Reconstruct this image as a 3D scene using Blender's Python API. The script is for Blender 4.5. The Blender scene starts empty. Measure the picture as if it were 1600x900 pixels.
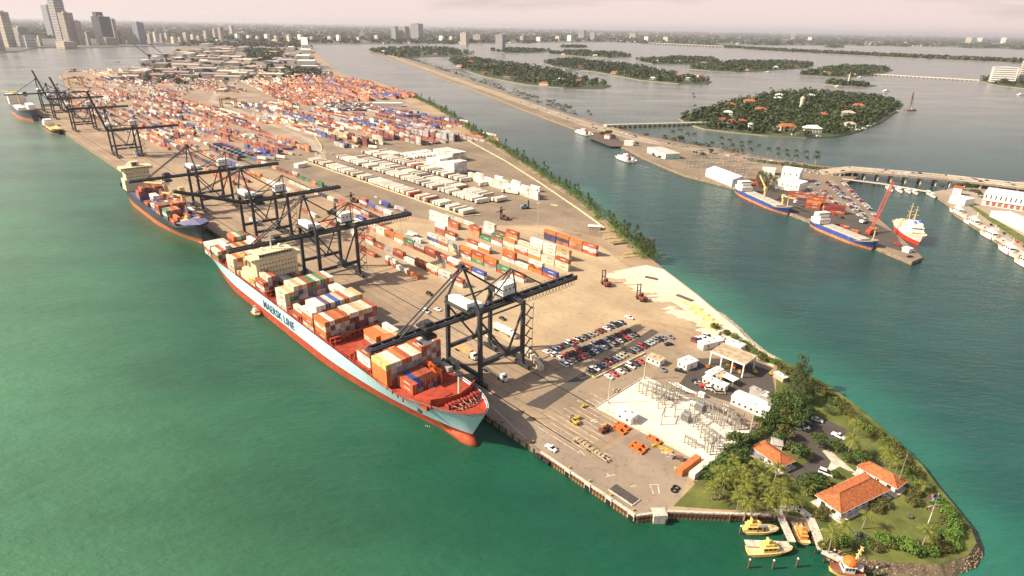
import bpy, math, random
from mathutils import Vector, Matrix
random.seed(7)
R = math.radians
SC = bpy.context.scene
COL = SC.collection

# ------------------------------------------------------------------ camera
CAM_H = 150.0
FPX, PITCH, ROLL = 960.0, R(23.0), R(1.1)          # focal length in pixels of a 1600 px wide frame
cr, sr = math.cos(ROLL), math.sin(ROLL)
cp, sp = math.cos(PITCH), math.sin(PITCH)
UP0 = Vector((0, sp, cp)); FW = Vector((0, cp, -sp)); RT0 = Vector((1, 0, 0))
RT = RT0 * cr + UP0 * sr
UP = -RT0 * sr + UP0 * cr
cam = bpy.data.cameras.new('camera'); cam.sensor_width = 36; cam.lens = 36 * FPX / 1600
cam.clip_start = 1; cam.clip_end = 200000
co = bpy.data.objects.new('camera', cam); COL.objects.link(co)
co.matrix_world = Matrix(((RT.x, UP.x, -FW.x, 0), (RT.y, UP.y, -FW.y, 0), (RT.z, UP.z, -FW.z, CAM_H), (0, 0, 0, 1)))
SC.camera = co

# ------------------------------------------------------------------ sun, sky, exposure
SUN_AZ, SUN_EL = R(187), R(38)                     # direction towards the sun, counter-clockwise from +X
sv = Vector((math.cos(SUN_AZ) * math.cos(SUN_EL), math.sin(SUN_AZ) * math.cos(SUN_EL), math.sin(SUN_EL)))
sun = bpy.data.lights.new('sun', 'SUN'); sun.energy = 5.0; sun.angle = R(0.6); sun.color = (1.0, 0.85, 0.65)
so = bpy.data.objects.new('sun', sun); COL.objects.link(so)
so.rotation_euler = sv.to_track_quat('Z', 'Y').to_euler(); so.location = sv * 500
W = bpy.data.worlds.new('World'); SC.world = W; W.use_nodes = True
wn, wl = W.node_tree.nodes, W.node_tree.links
wn.clear()
sky = wn.new('ShaderNodeTexSky'); sky.sky_type = 'NISHITA'; sky.sun_disc = False
sky.sun_elevation = SUN_EL; sky.sun_rotation = math.atan2(sv.x, sv.y)
sky.altitude = 100; sky.air_density = 1.0; sky.dust_density = 4.0; sky.ozone_density = 1.0
tc = wn.new('ShaderNodeTexCoord'); mp = wn.new('ShaderNodeMapping'); mp.inputs['Scale'].default_value = (1.2, 1.2, 9)
nz = wn.new('ShaderNodeTexNoise'); nz.inputs['Scale'].default_value = 2.2; nz.inputs['Detail'].default_value = 7; nz.inputs['Roughness'].default_value = .6
rp = wn.new('ShaderNodeMapRange'); rp.inputs[1].default_value = .35; rp.inputs[2].default_value = .7
rp.inputs[3].default_value = .10; rp.inputs[4].default_value = .2
mx = wn.new('ShaderNodeMix'); mx.data_type = 'RGBA'
mx.inputs[7].default_value = (6.7, 5.4, 5.0, 1)     # thin high cloud, pale pink
bg = wn.new('ShaderNodeBackground'); bg.inputs['Strength'].default_value = 0.085
wo = wn.new('ShaderNodeOutputWorld')
wl.new(tc.outputs['Generated'], mp.inputs[0]); wl.new(mp.outputs[0], nz.inputs['Vector']); wl.new(nz.outputs[0], rp.inputs[0])
sz = wn.new('ShaderNodeSeparateXYZ'); wl.new(tc.outputs['Generated'], sz.inputs[0])      # a thin cloud layer looks denser towards the horizon
ab = wn.new('ShaderNodeMath'); ab.operation = 'ABSOLUTE'; wl.new(sz.outputs[2], ab.inputs[0])
ad = wn.new('ShaderNodeMath'); ad.operation = 'ADD'; ad.inputs[1].default_value = .1; wl.new(ab.outputs[0], ad.inputs[0])
dv = wn.new('ShaderNodeMath'); dv.operation = 'DIVIDE'; dv.use_clamp = True; wl.new(rp.outputs[0], dv.inputs[0]); wl.new(ad.outputs[0], dv.inputs[1])
wl.new(dv.outputs[0], mx.inputs[0]); wl.new(sky.outputs[0], mx.inputs[6]); wl.new(mx.outputs[2], bg.inputs[0]); wl.new(bg.outputs[0], wo.inputs[0])
vs = SC.view_settings; vs.view_transform = 'Standard'; vs.look = 'None'; vs.gamma = 1; vs.use_curve_mapping = False
vs.exposure = 0.76
SC.cycles.max_bounces = 6; SC.cycles.volume_bounces = 0; SC.cycles.transparent_max_bounces = 8

# ------------------------------------------------------------------ survey: photo pixel -> point on a level plane
def ray(u, v):
    x, y = (u - 800) / FPX, -(v - 450) / FPX
    return RT * x + UP * y + FW
def G(u, v, z=3.0):
    d = ray(u, v); k = (z - CAM_H) / d.z
    return Vector((d.x * k, d.y * k, z))
OBS = [(-200, 27), (0, 28), (400, 29), (800, 33), (1200, 46), (1600, 65), (1800, 76)]
def hobs(u):
    for (a, b), (c, d) in zip(OBS, OBS[1:]):
        if u <= c: return b + (d - b) * (u - a) / (c - a)
    return OBS[-1][1]
def hline(u): return 42.4 + (u - 800) * math.tan(ROLL) * 1.0
def F(u, v, z=3.0):                                 # the same for far places: evens out the bowed horizon of the lens
    h = hobs(u); d = v - h
    k = max(0, 1 - d / 190)
    return G(u, max(v + (hline(u) - h) * k, hline(u) + 1.2), z)
# quay frame: s runs away from the viewer along the quay, t runs inland, z is height above the water
QA = R(-46.8)
QX = Vector((math.cos(QA), math.sin(QA), 0)); QT = Vector((-QX.y, QX.x, 0))
QO = G(1000, 800); QO.z = 0
def Q(s, t, z=3.0): return QO - QX * s + QT * t + Vector((0, 0, z))
def st(u, v, z=3.0):
    p = G(u, v, z) - QO
    return -p.dot(QX), p.dot(QT)

# ------------------------------------------------------------------ materials
MATS = {}
def M(name, col=(.5, .5, .5), rough=.7, metal=0, var=.12, scale=.6, bump=0, spec=.3, detail=4, stretch=None, col2=None, lo=.35, hi=.65):
    if name in MATS: return MATS[name]
    m = bpy.data.materials.new(name); m.use_nodes = True; MATS[name] = m
    nt = m.node_tree; n = nt.nodes; l = nt.links; b = n['Principled BSDF']
    b.inputs['Roughness'].default_value = rough; b.inputs['Metallic'].default_value = metal
    b.inputs['Specular IOR Level'].default_value = spec
    c = (*col, 1)
    if var or col2:
        t = n.new('ShaderNodeTexCoord'); z = n.new('ShaderNodeTexNoise')
        z.inputs['Scale'].default_value = scale; z.inputs['Detail'].default_value = detail; z.inputs['Roughness'].default_value = .62
        if stretch:
            q = n.new('ShaderNodeMapping'); q.inputs['Scale'].default_value = stretch
            l.new(t.outputs['Object'], q.inputs[0]); l.new(q.outputs[0], z.inputs['Vector'])
        else: l.new(t.outputs['Object'], z.inputs['Vector'])
        r = n.new('ShaderNodeMapRange'); r.inputs[1].default_value = lo; r.inputs[2].default_value = hi
        x = n.new('ShaderNodeMix'); x.data_type = 'RGBA'
        d = col2 or tuple(v * (1 - 2 * var) for v in col)
        u = col if col2 else tuple(min(1, v * (1 + var)) for v in col)
        x.inputs[6].default_value = (*d, 1); x.inputs[7].default_value = (*u, 1)
        l.new(z.outputs[0], r.inputs[0]); l.new(r.outputs[0], x.inputs[0]); l.new(x.outputs[2], b.inputs['Base Color'])
        if bump:
            k = n.new('ShaderNodeBump'); k.inputs['Strength'].default_value = bump; k.inputs['Distance'].default_value = .3
            l.new(z.outputs[0], k.inputs['Height']); l.new(k.outputs[0], b.inputs['Normal'])
    else: b.inputs['Base Color'].default_value = c
    return m
def MFOL(name, dark, light, scale=.25):              # foliage: light and dark clumps, tint varies per leaf
    if name in MATS: return MATS[name]
    m = bpy.data.materials.new(name); m.use_nodes = True; MATS[name] = m
    n = m.node_tree.nodes; l = m.node_tree.links; b = n['Principled BSDF']
    b.inputs['Roughness'].default_value = .65; b.inputs['Specular IOR Level'].default_value = .2
    g = n.new('ShaderNodeNewGeometry'); t = n.new('ShaderNodeTexCoord'); z = n.new('ShaderNodeTexNoise')
    z.inputs['Scale'].default_value = scale; z.inputs['Detail'].default_value = 3; l.new(t.outputs['Object'], z.inputs['Vector'])
    a = n.new('ShaderNodeMath'); a.operation = 'ADD'; l.new(g.outputs['Random Per Island'], a.inputs[0]); l.new(z.outputs[0], a.inputs[1])
    r = n.new('ShaderNodeMapRange'); r.inputs[1].default_value = .4; r.inputs[2].default_value = 1.5; l.new(a.outputs[0], r.inputs[0])
    x = n.new('ShaderNodeMix'); x.data_type = 'RGBA'; x.inputs[6].default_value = (*dark, 1); x.inputs[7].default_value = (*light, 1)
    l.new(r.outputs[0], x.inputs[0]); l.new(x.outputs[2], b.inputs['Base Color'])
    return m

# ------------------------------------------------------------------ mesh building
def xyz(p): return (p[0], p[1], p[2] if len(p) > 2 else 0.0)
class MB:
    def __init__(s): s.v, s.f, s.m = [], [], []
    def add(s, vs, fs, m=0):
        k = len(s.v); s.v += [tuple(p) for p in vs]
        s.f += [tuple(i + k for i in f) for f in fs]; s.m += [m] * len(fs)
    def box(s, c, d, rz=0, m=0, taper=1):
        ca, sa = math.cos(rz), math.sin(rz); o = []
        for zz in (-.5, .5):
            k = taper if zz > 0 else 1
            for xx, yy in ((-.5, -.5), (.5, -.5), (.5, .5), (-.5, .5)):
                a, b = xx * d[0] * k, yy * d[1] * k
                o.append((c[0] + a * ca - b * sa, c[1] + a * sa + b * ca, c[2] + zz * d[2]))
        s.add(o, [(3, 2, 1, 0), (4, 5, 6, 7), (0, 1, 5, 4), (1, 2, 6, 5), (2, 3, 7, 6), (3, 0, 4, 7)], m); return s
    def bx(s, x0, x1, y0, y1, z0, z1, m=0):
        return s.box(((x0 + x1) / 2, (y0 + y1) / 2, (z0 + z1) / 2), (abs(x1 - x0), abs(y1 - y0), abs(z1 - z0)), 0, m)
    def bar(s, p, q, w, h=None, m=0, n=None, w2=None):
        p, q = Vector(p), Vector(q); d = q - p
        if d.length < 1e-6: return s
        d.normalize(); h = h or w; w2 = w2 or 1
        a = Vector((0, 0, 1)) if abs(d.z) < .95 else Vector((1, 0, 0))
        x = d.cross(a).normalized(); y = x.cross(d)
        if n:
            o = []
            for e, k in ((p, 1), (q, w2)):
                o += [e + x * (math.cos(6.2832 * i / n) * w / 2 * k) + y * (math.sin(6.2832 * i / n) * h / 2 * k) for i in range(n)]
            s.add(o, [(i, (i + 1) % n, n + (i + 1) % n, n + i) for i in range(n)] + [tuple(range(n))[::-1], tuple(range(n, 2 * n))], m)
        else:
            o = []
            for e, k in ((p, 1), (q, w2)):
                o += [e + x * (i * w / 2 * k) + y * (j * h / 2 * k) for i, j in ((-1, -1), (1, -1), (1, 1), (-1, 1))]
            s.add(o, [(0, 1, 2, 3), (7, 6, 5, 4), (0, 4, 5, 1), (1, 5, 6, 2), (2, 6, 7, 3), (3, 7, 4, 0)], m)
        return s
    def tube(s, p, q, r, n=8, m=0, r2=None): return s.bar(p, q, 2 * r, 2 * r, m, n, (r2 / r) if r2 else 1)
    def path(s, pts, w, h=None, m=0, n=None):
        for a, b in zip(pts, pts[1:]): s.bar(a, b, w, h, m, n)
        return s
    def prism(s, poly, z0, z1, m=0, mt=None, bottom=False):
        poly = [(p[0], p[1]) for p in poly]
        ar = sum(a[0] * b[1] - b[0] * a[1] for a, b in zip(poly, poly[1:] + poly[:1]))
        if ar < 0: poly = poly[::-1]
        n = len(poly); k = len(s.v)
        s.v += [(x, y, z0) for x, y in poly] + [(x, y, z1) for x, y in poly]
        s.f.append(tuple(range(k + n, k + 2 * n))); s.m.append(m if mt is None else mt)
        for i in range(n):
            j = (i + 1) % n; s.f.append((k + i, k + j, k + n + j, k + n + i)); s.m.append(m)
        if bottom: s.f.append(tuple(range(k + n - 1, k - 1, -1))); s.m.append(m)
        return s
    def sheet(s, poly, z, m=0):
        poly = [(p[0], p[1]) for p in poly]
        ar = sum(a[0] * b[1] - b[0] * a[1] for a, b in zip(poly, poly[1:] + poly[:1]))
        if ar < 0: poly = poly[::-1]
        s.add([(x, y, z) for x, y in poly], [tuple(range(len(poly)))], m); return s
    def ribbon(s, pts, w, z, m=0):                     # flat strip of width w along points
        pts = [Vector((p[0], p[1], 0)) for p in pts]; L, Rr = [], []
        for i, p in enumerate(pts):
            d = (pts[min(i + 1, len(pts) - 1)] - pts[max(i - 1, 0)]).normalized(); nn = Vector((-d.y, d.x, 0))
            L.append(p + nn * w / 2); Rr.append(p - nn * w / 2)
        for i in range(len(pts) - 1):
            s.add([(*q.xy, z) for q in (Rr[i], Rr[i + 1], L[i + 1], L[i])], [(0, 1, 2, 3)], m)
        return s
    def gable(s, x0, x1, y0, y1, z0, z1, m=0, hip=0, over=0):  # ridge along x
        x0 -= over; x1 += over; y0 -= over; y1 += over; ym = (y0 + y1) / 2
        s.add([(x0, y0, z0), (x1, y0, z0), (x1, y1, z0), (x0, y1, z0), (x0 + hip, ym, z1), (x1 - hip, ym, z1)],
              [(0, 1, 5, 4), (2, 3, 4, 5), (3, 0, 4), (1, 2, 5), (3, 2, 1, 0)], m); return s
    def loft(s, rings, m=0, closed=True, caps=True, mf=None):
        n = len(rings[0]); k = len(s.v)
        for r in rings: s.v += [tuple(p) for p in r]
        for i in range(len(rings) - 1):
            for j in range(n if closed else n - 1):
                a, b = k + i * n + j, k + i * n + (j + 1) % n
                s.f.append((a, b, b + n, a + n)); s.m.append(mf(i, j) if mf else m)
        if caps:
            s.f.append(tuple(range(k + n - 1, k - 1, -1))); s.m.append(m)
            e = k + (len(rings) - 1) * n; s.f.append(tuple(range(e, e + n))); s.m.append(m)
        return s
    def mesh(s, name, mats):
        me = bpy.data.meshes.new(name); me.from_pydata(s.v, [], s.f)
        for x in (mats if isinstance(mats, (list, tuple)) else [mats]): me.materials.append(x)
        if any(s.m): me.polygons.foreach_set('material_index', s.m)
        me.update(); return me
    def build(s, name, mats, parent=None, loc=None, rz=0, smooth=False):
        me = s.mesh(name, mats)
        if smooth: me.polygons.foreach_set('use_smooth', [True] * len(me.polygons))
        return obj(name, me, parent, loc, rz)
def obj(name, data, parent=None, loc=None, rz=0):
    o = bpy.data.objects.new(name, data); COL.objects.link(o)
    if parent: o.parent = parent
    if loc is not None: o.location = loc
    if rz: o.rotation_euler = (0, 0, rz)
    return o
def tag(o, label=None, cat=None, group=None, kind=None):
    if label: o['label'] = label
    if cat: o['category'] = cat
    if group: o['group'] = group
    if kind: o['kind'] = kind
    return o
def thing(name, label, cat, loc=(0, 0, 0), rz=0, group=None):
    return tag(obj(name, None, None, loc, rz), label, cat, group)
def struct(o): o['kind'] = 'structure'; return o
def stuff(o, label, cat): return tag(o, label, cat, None, 'stuff')
def dup(root, loc, rz=0, label=None, scale=None):
    r = root.copy(); COL.objects.link(r); r.location = loc; r.rotation_euler = (0, 0, rz)
    if scale: r.scale = (scale,) * 3 if not isinstance(scale, tuple) else scale
    if label: r['label'] = label
    for ch in root.children:
        c = ch.copy(); COL.objects.link(c); c.parent = r
        for g in ch.children:
            d = g.copy(); COL.objects.link(d); d.parent = c
    return r
ORD = 'first second third fourth fifth sixth seventh eighth ninth tenth eleventh twelfth thirteenth fourteenth fifteenth sixteenth seventeenth eighteenth nineteenth twentieth'.split()
TENS = {2: 'twenty', 3: 'thirty', 4: 'forty', 5: 'fifty', 6: 'sixty', 7: 'seventy', 8: 'eighty', 9: 'ninety'}
def nth(i):                                            # i counts from 0
    if i < 20: return ORD[i]
    t, u = divmod(i + 1, 10)
    return {2: 'twentieth', 3: 'thirtieth', 4: 'fortieth', 5: 'fiftieth', 6: 'sixtieth', 7: 'seventieth', 8: 'eightieth', 9: 'ninetieth'}[t] if u == 0 else TENS[t] + '-' + ORD[u - 1]
def px(poly, z=3.0, far=False): return [(F if far else G)(u, v, z) for u, v in poly]
def inpoly(x, y, poly):
    c = False; n = len(poly)
    for i in range(n):
        a, b = poly[i], poly[i - 1]
        if (a[1] > y) != (b[1] > y) and x < (b[0] - a[0]) * (y - a[1]) / (b[1] - a[1]) + a[0]: c = not c
    return c
def segdist(x, y, poly):
    best = 1e18
    for i in range(len(poly)):
        a, b = poly[i - 1], poly[i]; dx, dy = b[0] - a[0], b[1] - a[1]
        k = max(0, min(1, ((x - a[0]) * dx + (y - a[1]) * dy) / (dx * dx + dy * dy + 1e-9)))
        best = min(best, (x - a[0] - k * dx) ** 2 + (y - a[1] - k * dy) ** 2)
    return best ** .5
U = random.uniform
# ================================================================== LAND AND WATER
PORT_PX = [(1045, 797), (1120, 800), (1205, 803), (1258, 812), (1276, 832), (1296, 855), (1330, 869), (1400, 879), (1470, 881), (1513, 868), (1526, 848),
           (1515, 820), (1490, 788), (1462, 755), (1440, 725), (1415, 700), (1375, 665), (1335, 630), (1290, 600), (1250, 575), (1215, 560), (1188, 545),
           (1163, 525), (1150, 510), (1120, 485), (1090, 460), (1060, 437), (1033, 417), (1000, 390), (960, 354), (905, 310), (850, 274), (800, 242),
           (740, 205), (690, 172), (640, 149), (612, 136), (585, 126)]
PORT_FAR = [(560, 119), (535, 113), (512, 95), (497, 80), (486, 68), (478, 60), (400, 60), (320, 64), (286, 69), (262, 80), (240, 90), (215, 103), (195, 113), (170, 125), (145, 139)]
PORT = [Q(0, -2)] + px(PORT_PX) + px(PORT_FAR, far=True) + [Q(1330, 40), Q(1330, -2)]
TERM_PX = [(585, 77), (640, 96), (700, 121), (760, 144), (820, 169), (870, 189), (910, 204), (936, 219), (978, 231), (1003, 245), (1035, 259), (1070, 273),
           (1145, 292), (1240, 335), (1330, 370), (1425, 409), (1442, 402), (1377, 345), (1318, 287), (1340, 277), (1340, 268), (1320, 263), (1270, 257), (1200, 246), (1130, 233),
           (1060, 222), (1000, 210), (950, 195), (900, 180), (850, 164), (790, 140), (720, 114), (660, 94), (606, 76)]
TERM = px(TERM_PX, 2.5, True)
COAST = px([(1455, 300), (1482, 318), (1490, 331), (1520, 351), (1560, 377), (1612, 415), (1750, 490), (1900, 420), (1800, 300), (1600, 284), (1530, 284), (1488, 294)], 2.5)
ISL_PX = dict(
    a=[(1060, 183), (1075, 192), (1100, 200), (1150, 206), (1200, 211), (1260, 214), (1305, 213), (1340, 205), (1375, 192), (1400, 175), (1412, 163), (1395, 158), (1350, 151), (1300, 146), (1250, 143), (1200, 147), (1150, 156), (1110, 168), (1075, 176)],
    b=[(698, 87), (715, 100), (760, 115), (820, 127), (880, 133), (940, 134), (955, 130), (920, 119), (870, 106), (800, 94), (740, 85)],
    c=[(848, 92), (870, 99), (930, 107), (1000, 121), (1060, 127), (1105, 128), (1112, 124), (1060, 114), (1000, 101), (940, 93), (890, 87)],
    d=[(992, 90), (1020, 95), (1080, 96), (1130, 94), (1110, 88), (1060, 86)],
    e=[(1073, 103), (1110, 107), (1150, 109), (1200, 107), (1260, 104), (1272, 100), (1230, 95), (1160, 93), (1110, 97)],
    f=[(1246, 115), (1290, 118), (1330, 120), (1370, 117), (1396, 110), (1370, 106), (1320, 104), (1280, 107)],
    g=[(1287, 130), (1310, 133), (1350, 135), (1370, 134), (1340, 130), (1300, 126)],
    h=[(855, 77), (900, 81), (950, 84), (988, 83), (970, 79), (900, 74)],
    i=[(575, 72), (590, 80), (620, 86), (660, 83), (720, 81), (740, 77), (700, 69), (620, 68)],
    j=[(1285, 72), (1300, 73.5), (1320, 73.5), (1318, 71.5)], k=[(1393, 73.5), (1410, 74.5), (1428, 74), (1410, 72.8)],
    l=[(870, 66.5), (895, 67.5), (921, 67), (895, 65.8)],
    m=[(1000, 62), (1100, 67.5), (1200, 75.5), (1400, 90.5), (1600, 104), (1600, 101.5), (1400, 88.5), (1200, 74), (1100, 66), (1000, 61)],
    n=[(1527, 128), (1560, 137), (1600, 142), (1700, 150), (1700, 128), (1600, 127)],
    o=[(760, 72), (790, 75), (830, 75), (860, 73), (800, 69)])
ISL = {k: px(v, 2.0, True) for k, v in ISL_PX.items()}
SHORE = [(-260, 90), (-100, 86), (0, 83), (38, 79), (50, 75), (95, 73.5), (150, 73), (200, 70.5), (290, 68), (380, 66), (480, 63.5), (560, 62.5), (640, 62), (760, 60), (860, 58.5), (950, 59), (1060, 62), (1200, 67), (1320, 70), (1450, 75), (1600, 84), (1800, 96)]
MAIN = px(SHORE, 2.5, True)

def land(name, poly, ztop, mt, msides):
    mb = MB(); mb.prism(poly, -1.5, ztop, 1, 0)
    return struct(mb.build(name, [mt, msides]))

# ---- water
def waterlines(a, b, step, lim, g=1.22):
    xs = [a + i * step for i in range(int((b - a) / step) + 1)]
    lo, hi, d = a, b, step
    while hi < lim or lo > -lim:
        d *= g; lo -= d; hi += d; xs = [lo] + xs + [hi]
    return xs
XS = waterlines(-560, 880, 12, 90000); YS = waterlines(40, 1060, 12, 90000)
YS = [y for y in YS if y > -3000]
mw = bpy.data.meshes.new('water'); nx, ny = len(XS), len(YS)
mw.from_pydata([(x, y, 0) for y in YS for x in XS], [], [(j * nx + i, j * nx + i + 1, (j + 1) * nx + i + 1, (j + 1) * nx + i) for j in range(ny - 1) for i in range(nx - 1)])
def sm(a, b, x): x = max(0, min(1, (x - a) / (b - a))); return x * x * (3 - 2 * x)
def mixc(a, b, k): return tuple(p + (q - p) * k for p, q in zip(a, b))
near = [p for p in PORT[:42]]
cols = []
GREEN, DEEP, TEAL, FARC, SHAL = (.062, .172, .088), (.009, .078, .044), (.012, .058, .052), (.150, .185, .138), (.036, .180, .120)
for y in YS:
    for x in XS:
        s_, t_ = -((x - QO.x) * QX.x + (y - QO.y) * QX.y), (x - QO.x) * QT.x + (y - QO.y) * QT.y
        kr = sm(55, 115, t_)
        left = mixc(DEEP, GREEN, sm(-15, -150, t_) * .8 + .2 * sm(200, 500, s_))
        left = mixc(left, FARC, sm(350, 1500, s_))  # far water paler: silt, plus the sky's reflection painted into the colour
        right = mixc(TEAL, (.175, .180, .158), sm(480, 1700, y))  # same for the far bay: silty flats and painted-in sky sheen
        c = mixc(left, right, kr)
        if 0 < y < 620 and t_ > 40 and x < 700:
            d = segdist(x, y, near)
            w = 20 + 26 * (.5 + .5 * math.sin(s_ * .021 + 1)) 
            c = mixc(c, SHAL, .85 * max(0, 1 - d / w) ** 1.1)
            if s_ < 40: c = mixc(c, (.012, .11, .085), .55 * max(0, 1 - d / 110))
        cols += [*c, 1]
at = mw.color_attributes.new('depth_sheen_tint', 'FLOAT_COLOR', 'POINT'); at.data.foreach_set('color', cols)
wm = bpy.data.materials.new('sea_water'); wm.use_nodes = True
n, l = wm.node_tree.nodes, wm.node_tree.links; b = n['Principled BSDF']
a = n.new('ShaderNodeVertexColor'); a.layer_name = 'depth_sheen_tint'
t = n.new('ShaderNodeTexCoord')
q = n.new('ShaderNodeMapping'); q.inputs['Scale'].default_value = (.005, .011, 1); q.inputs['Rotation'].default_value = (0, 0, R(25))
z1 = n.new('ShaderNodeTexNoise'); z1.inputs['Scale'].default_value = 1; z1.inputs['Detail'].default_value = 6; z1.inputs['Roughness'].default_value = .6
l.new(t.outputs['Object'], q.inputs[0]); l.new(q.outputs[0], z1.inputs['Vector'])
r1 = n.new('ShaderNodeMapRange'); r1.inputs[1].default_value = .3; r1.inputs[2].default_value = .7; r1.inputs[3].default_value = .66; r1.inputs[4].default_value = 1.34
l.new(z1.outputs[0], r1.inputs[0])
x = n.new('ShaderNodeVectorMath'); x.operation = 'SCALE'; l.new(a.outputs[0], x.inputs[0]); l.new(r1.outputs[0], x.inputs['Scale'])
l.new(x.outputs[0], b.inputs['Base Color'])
r2 = n.new('ShaderNodeMapRange'); r2.inputs[1].default_value = .3; r2.inputs[2].default_value = .7; r2.inputs[3].default_value = .14; r2.inputs[4].default_value = .26
l.new(z1.outputs[0], r2.inputs[0]); l.new(r2.outputs[0], b.inputs['Roughness'])
b.inputs['IOR'].default_value = 1.33
q2 = n.new('ShaderNodeMapping'); q2.inputs['Scale'].default_value = (.16, .34, 1); q2.inputs['Rotation'].default_value = (0, 0, R(20))
z2 = n.new('ShaderNodeTexNoise'); z2.inputs['Scale'].default_value = 1; z2.inputs['Detail'].default_value = 5; z2.inputs['Roughness'].default_value = .65
l.new(t.outputs['Object'], q2.inputs[0]); l.new(q2.outputs[0], z2.inputs['Vector'])
bu = n.new('ShaderNodeBump'); bu.inputs['Strength'].default_value = .6; bu.inputs['Distance'].default_value = 1.2
q3 = n.new('ShaderNodeMapping'); q3.inputs['Scale'].default_value = (.035, .075, 1); q3.inputs['Rotation'].default_value = (0, 0, R(38))
z3 = n.new('ShaderNodeTexNoise'); z3.inputs['Scale'].default_value = 1; z3.inputs['Detail'].default_value = 6; l.new(t.outputs['Object'], q3.inputs[0]); l.new(q3.outputs[0], z3.inputs['Vector'])
mm = n.new('ShaderNodeMath'); mm.operation = 'MULTIPLY_ADD'; mm.inputs[1].default_value = 1.6; l.new(z3.outputs[0], mm.inputs[0]); l.new(z2.outputs[0], mm.inputs[2]); l.new(mm.outputs[0], bu.inputs['Height']); l.new(bu.outputs[0], b.inputs['Normal'])
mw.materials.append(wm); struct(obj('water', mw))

# ---- ground materials
def ground_mat(name, base, dark, lines=None, s1=.02, s2=.35, amt=.55):
    m = bpy.data.materials.new(name); m.use_nodes = True; n, l = m.node_tree.nodes, m.node_tree.links; b = n['Principled BSDF']
    b.inputs['Roughness'].default_value = .85; b.inputs['Specular IOR Level'].default_value = .15
    t = n.new('ShaderNodeTexCoord'); mk = n.new('ShaderNodeMapping'); mk.inputs['Rotation'].default_value = (0, 0, -QA)
    l.new(t.outputs['Object'], mk.inputs[0])
    def noise(scale, det, stretch=(1, 1, 1)):
        q = n.new('ShaderNodeMapping'); q.inputs['Scale'].default_value = stretch; l.new(mk.outputs[0], q.inputs[0])
        z = n.new('ShaderNodeTexNoise'); z.inputs['Scale'].default_value = scale; z.inputs['Detail'].default_value = det; z.inputs['Roughness'].default_value = .65
        l.new(q.outputs[0], z.inputs['Vector']); return z.outputs[0]
    def rng(o, a, c, d=0, e=1):
        r = n.new('ShaderNodeMapRange'); r.inputs[1].default_value = a; r.inputs[2].default_value = c; r.inputs[3].default_value = d; r.inputs[4].default_value = e
        l.new(o, r.inputs[0]); return r.outputs[0]
    def mix(f, a, c):
        x = n.new('ShaderNodeMix'); x.data_type = 'RGBA'
        l.new(f, x.inputs[0])
        for i, v in ((6, a), (7, c)):
            if isinstance(v, tuple): x.inputs[i].default_value = (*v, 1)
            else: l.new(v, x.inputs[i])
        return x.outputs[2]
    c = mix(rng(noise(s1, 8), .40, .62), dark, base)                       # broad worn patches
    c2 = mix(rng(noise(s1 * 2, 5, (.14, 1, 1)), .5, .75, 0, amt), c, tuple(v * .55 for v in dark))   # wheel tracks along the quay
    c3 = mix(rng(noise(s2, 6), .54, .74, 0, .75), c2, tuple(v * .5 for v in dark))   # oil and tyre stains
    c3 = mix(rng(noise(s2 * 4, 3), .3, .7, 0, .3), c3, tuple(v * .7 for v in dark))
    if lines:
        sep = n.new('ShaderNodeSeparateXYZ'); l.new(mk.outputs[0], sep.inputs[0])
        mo = n.new('ShaderNodeMath'); mo.operation = 'PINGPONG'; mo.inputs[1].default_value = lines / 2; l.new(sep.outputs[1], mo.inputs[0])
        lt = n.new('ShaderNodeMath'); lt.operation = 'LESS_THAN'; lt.inputs[1].default_value = .22; l.new(mo.outputs[0], lt.inputs[0])
        ml = n.new('ShaderNodeMath'); ml.operation = 'MULTIPLY'; l.new(lt.outputs[0], ml.inputs[0]); l.new(rng(noise(.15, 4), .3, .6, .1, .7), ml.inputs[1])
        c3 = mix(ml.outputs[0], c3, tuple(v * .38 for v in dark))
    l.new(c3, b.inputs['Base Color'])
    return m
G_TAN = ground_mat('limerock_pavement', (.445, .325, .21), (.31, .225, .148))
G_APRON = ground_mat('apron_concrete', (.425, .315, .212), (.28, .21, .148), lines=5.2)
G_ASPH = ground_mat('worn_asphalt', (.31, .24, .17), (.21, .165, .12))
G_LOT = ground_mat('dusty_lot', (.38, .295, .205), (.26, .205, .145))
G_DARK = ground_mat('dark_asphalt', (.115, .10, .088), (.085, .073, .065))
G_SAND = ground_mat('white_sand', (.80, .70, .53), (.62, .52, .38), amt=.1)
G_GRAV = ground_mat('white_gravel', (.82, .74, .60), (.72, .63, .50), amt=.1)
G_WHARF = ground_mat('old_wharf_concrete', (.36, .285, .21), (.25, .20, .15))
G_ROAD = ground_mat('pale_road', (.43, .355, .27), (.33, .275, .21))
GRASS = M('lawn', (.15, .165, .04), .9, 0, .25, .12, col2=(.065, .085, .02), detail=6)
SEAWALL = M('seawall_concrete', (.26, .205, .145), .9, 0, .25, .3, stretch=(1, 1, 3))
DIRT = M('shore_soil', (.16, .125, .08), .95, 0, .25, .4)
CONC = M('pale_concrete', (.58, .51, .42), .85, 0, .15, .5)
FAR_GROUND = M('far_suburb_ground', (.06, .075, .07), .95, 0, .3, .004, col2=(.17, .16, .15), detail=8)
GARDEN = M('island_gardens', (.075, .10, .045), .95, 0, .3, .03, col2=(.03, .05, .018))

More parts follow.
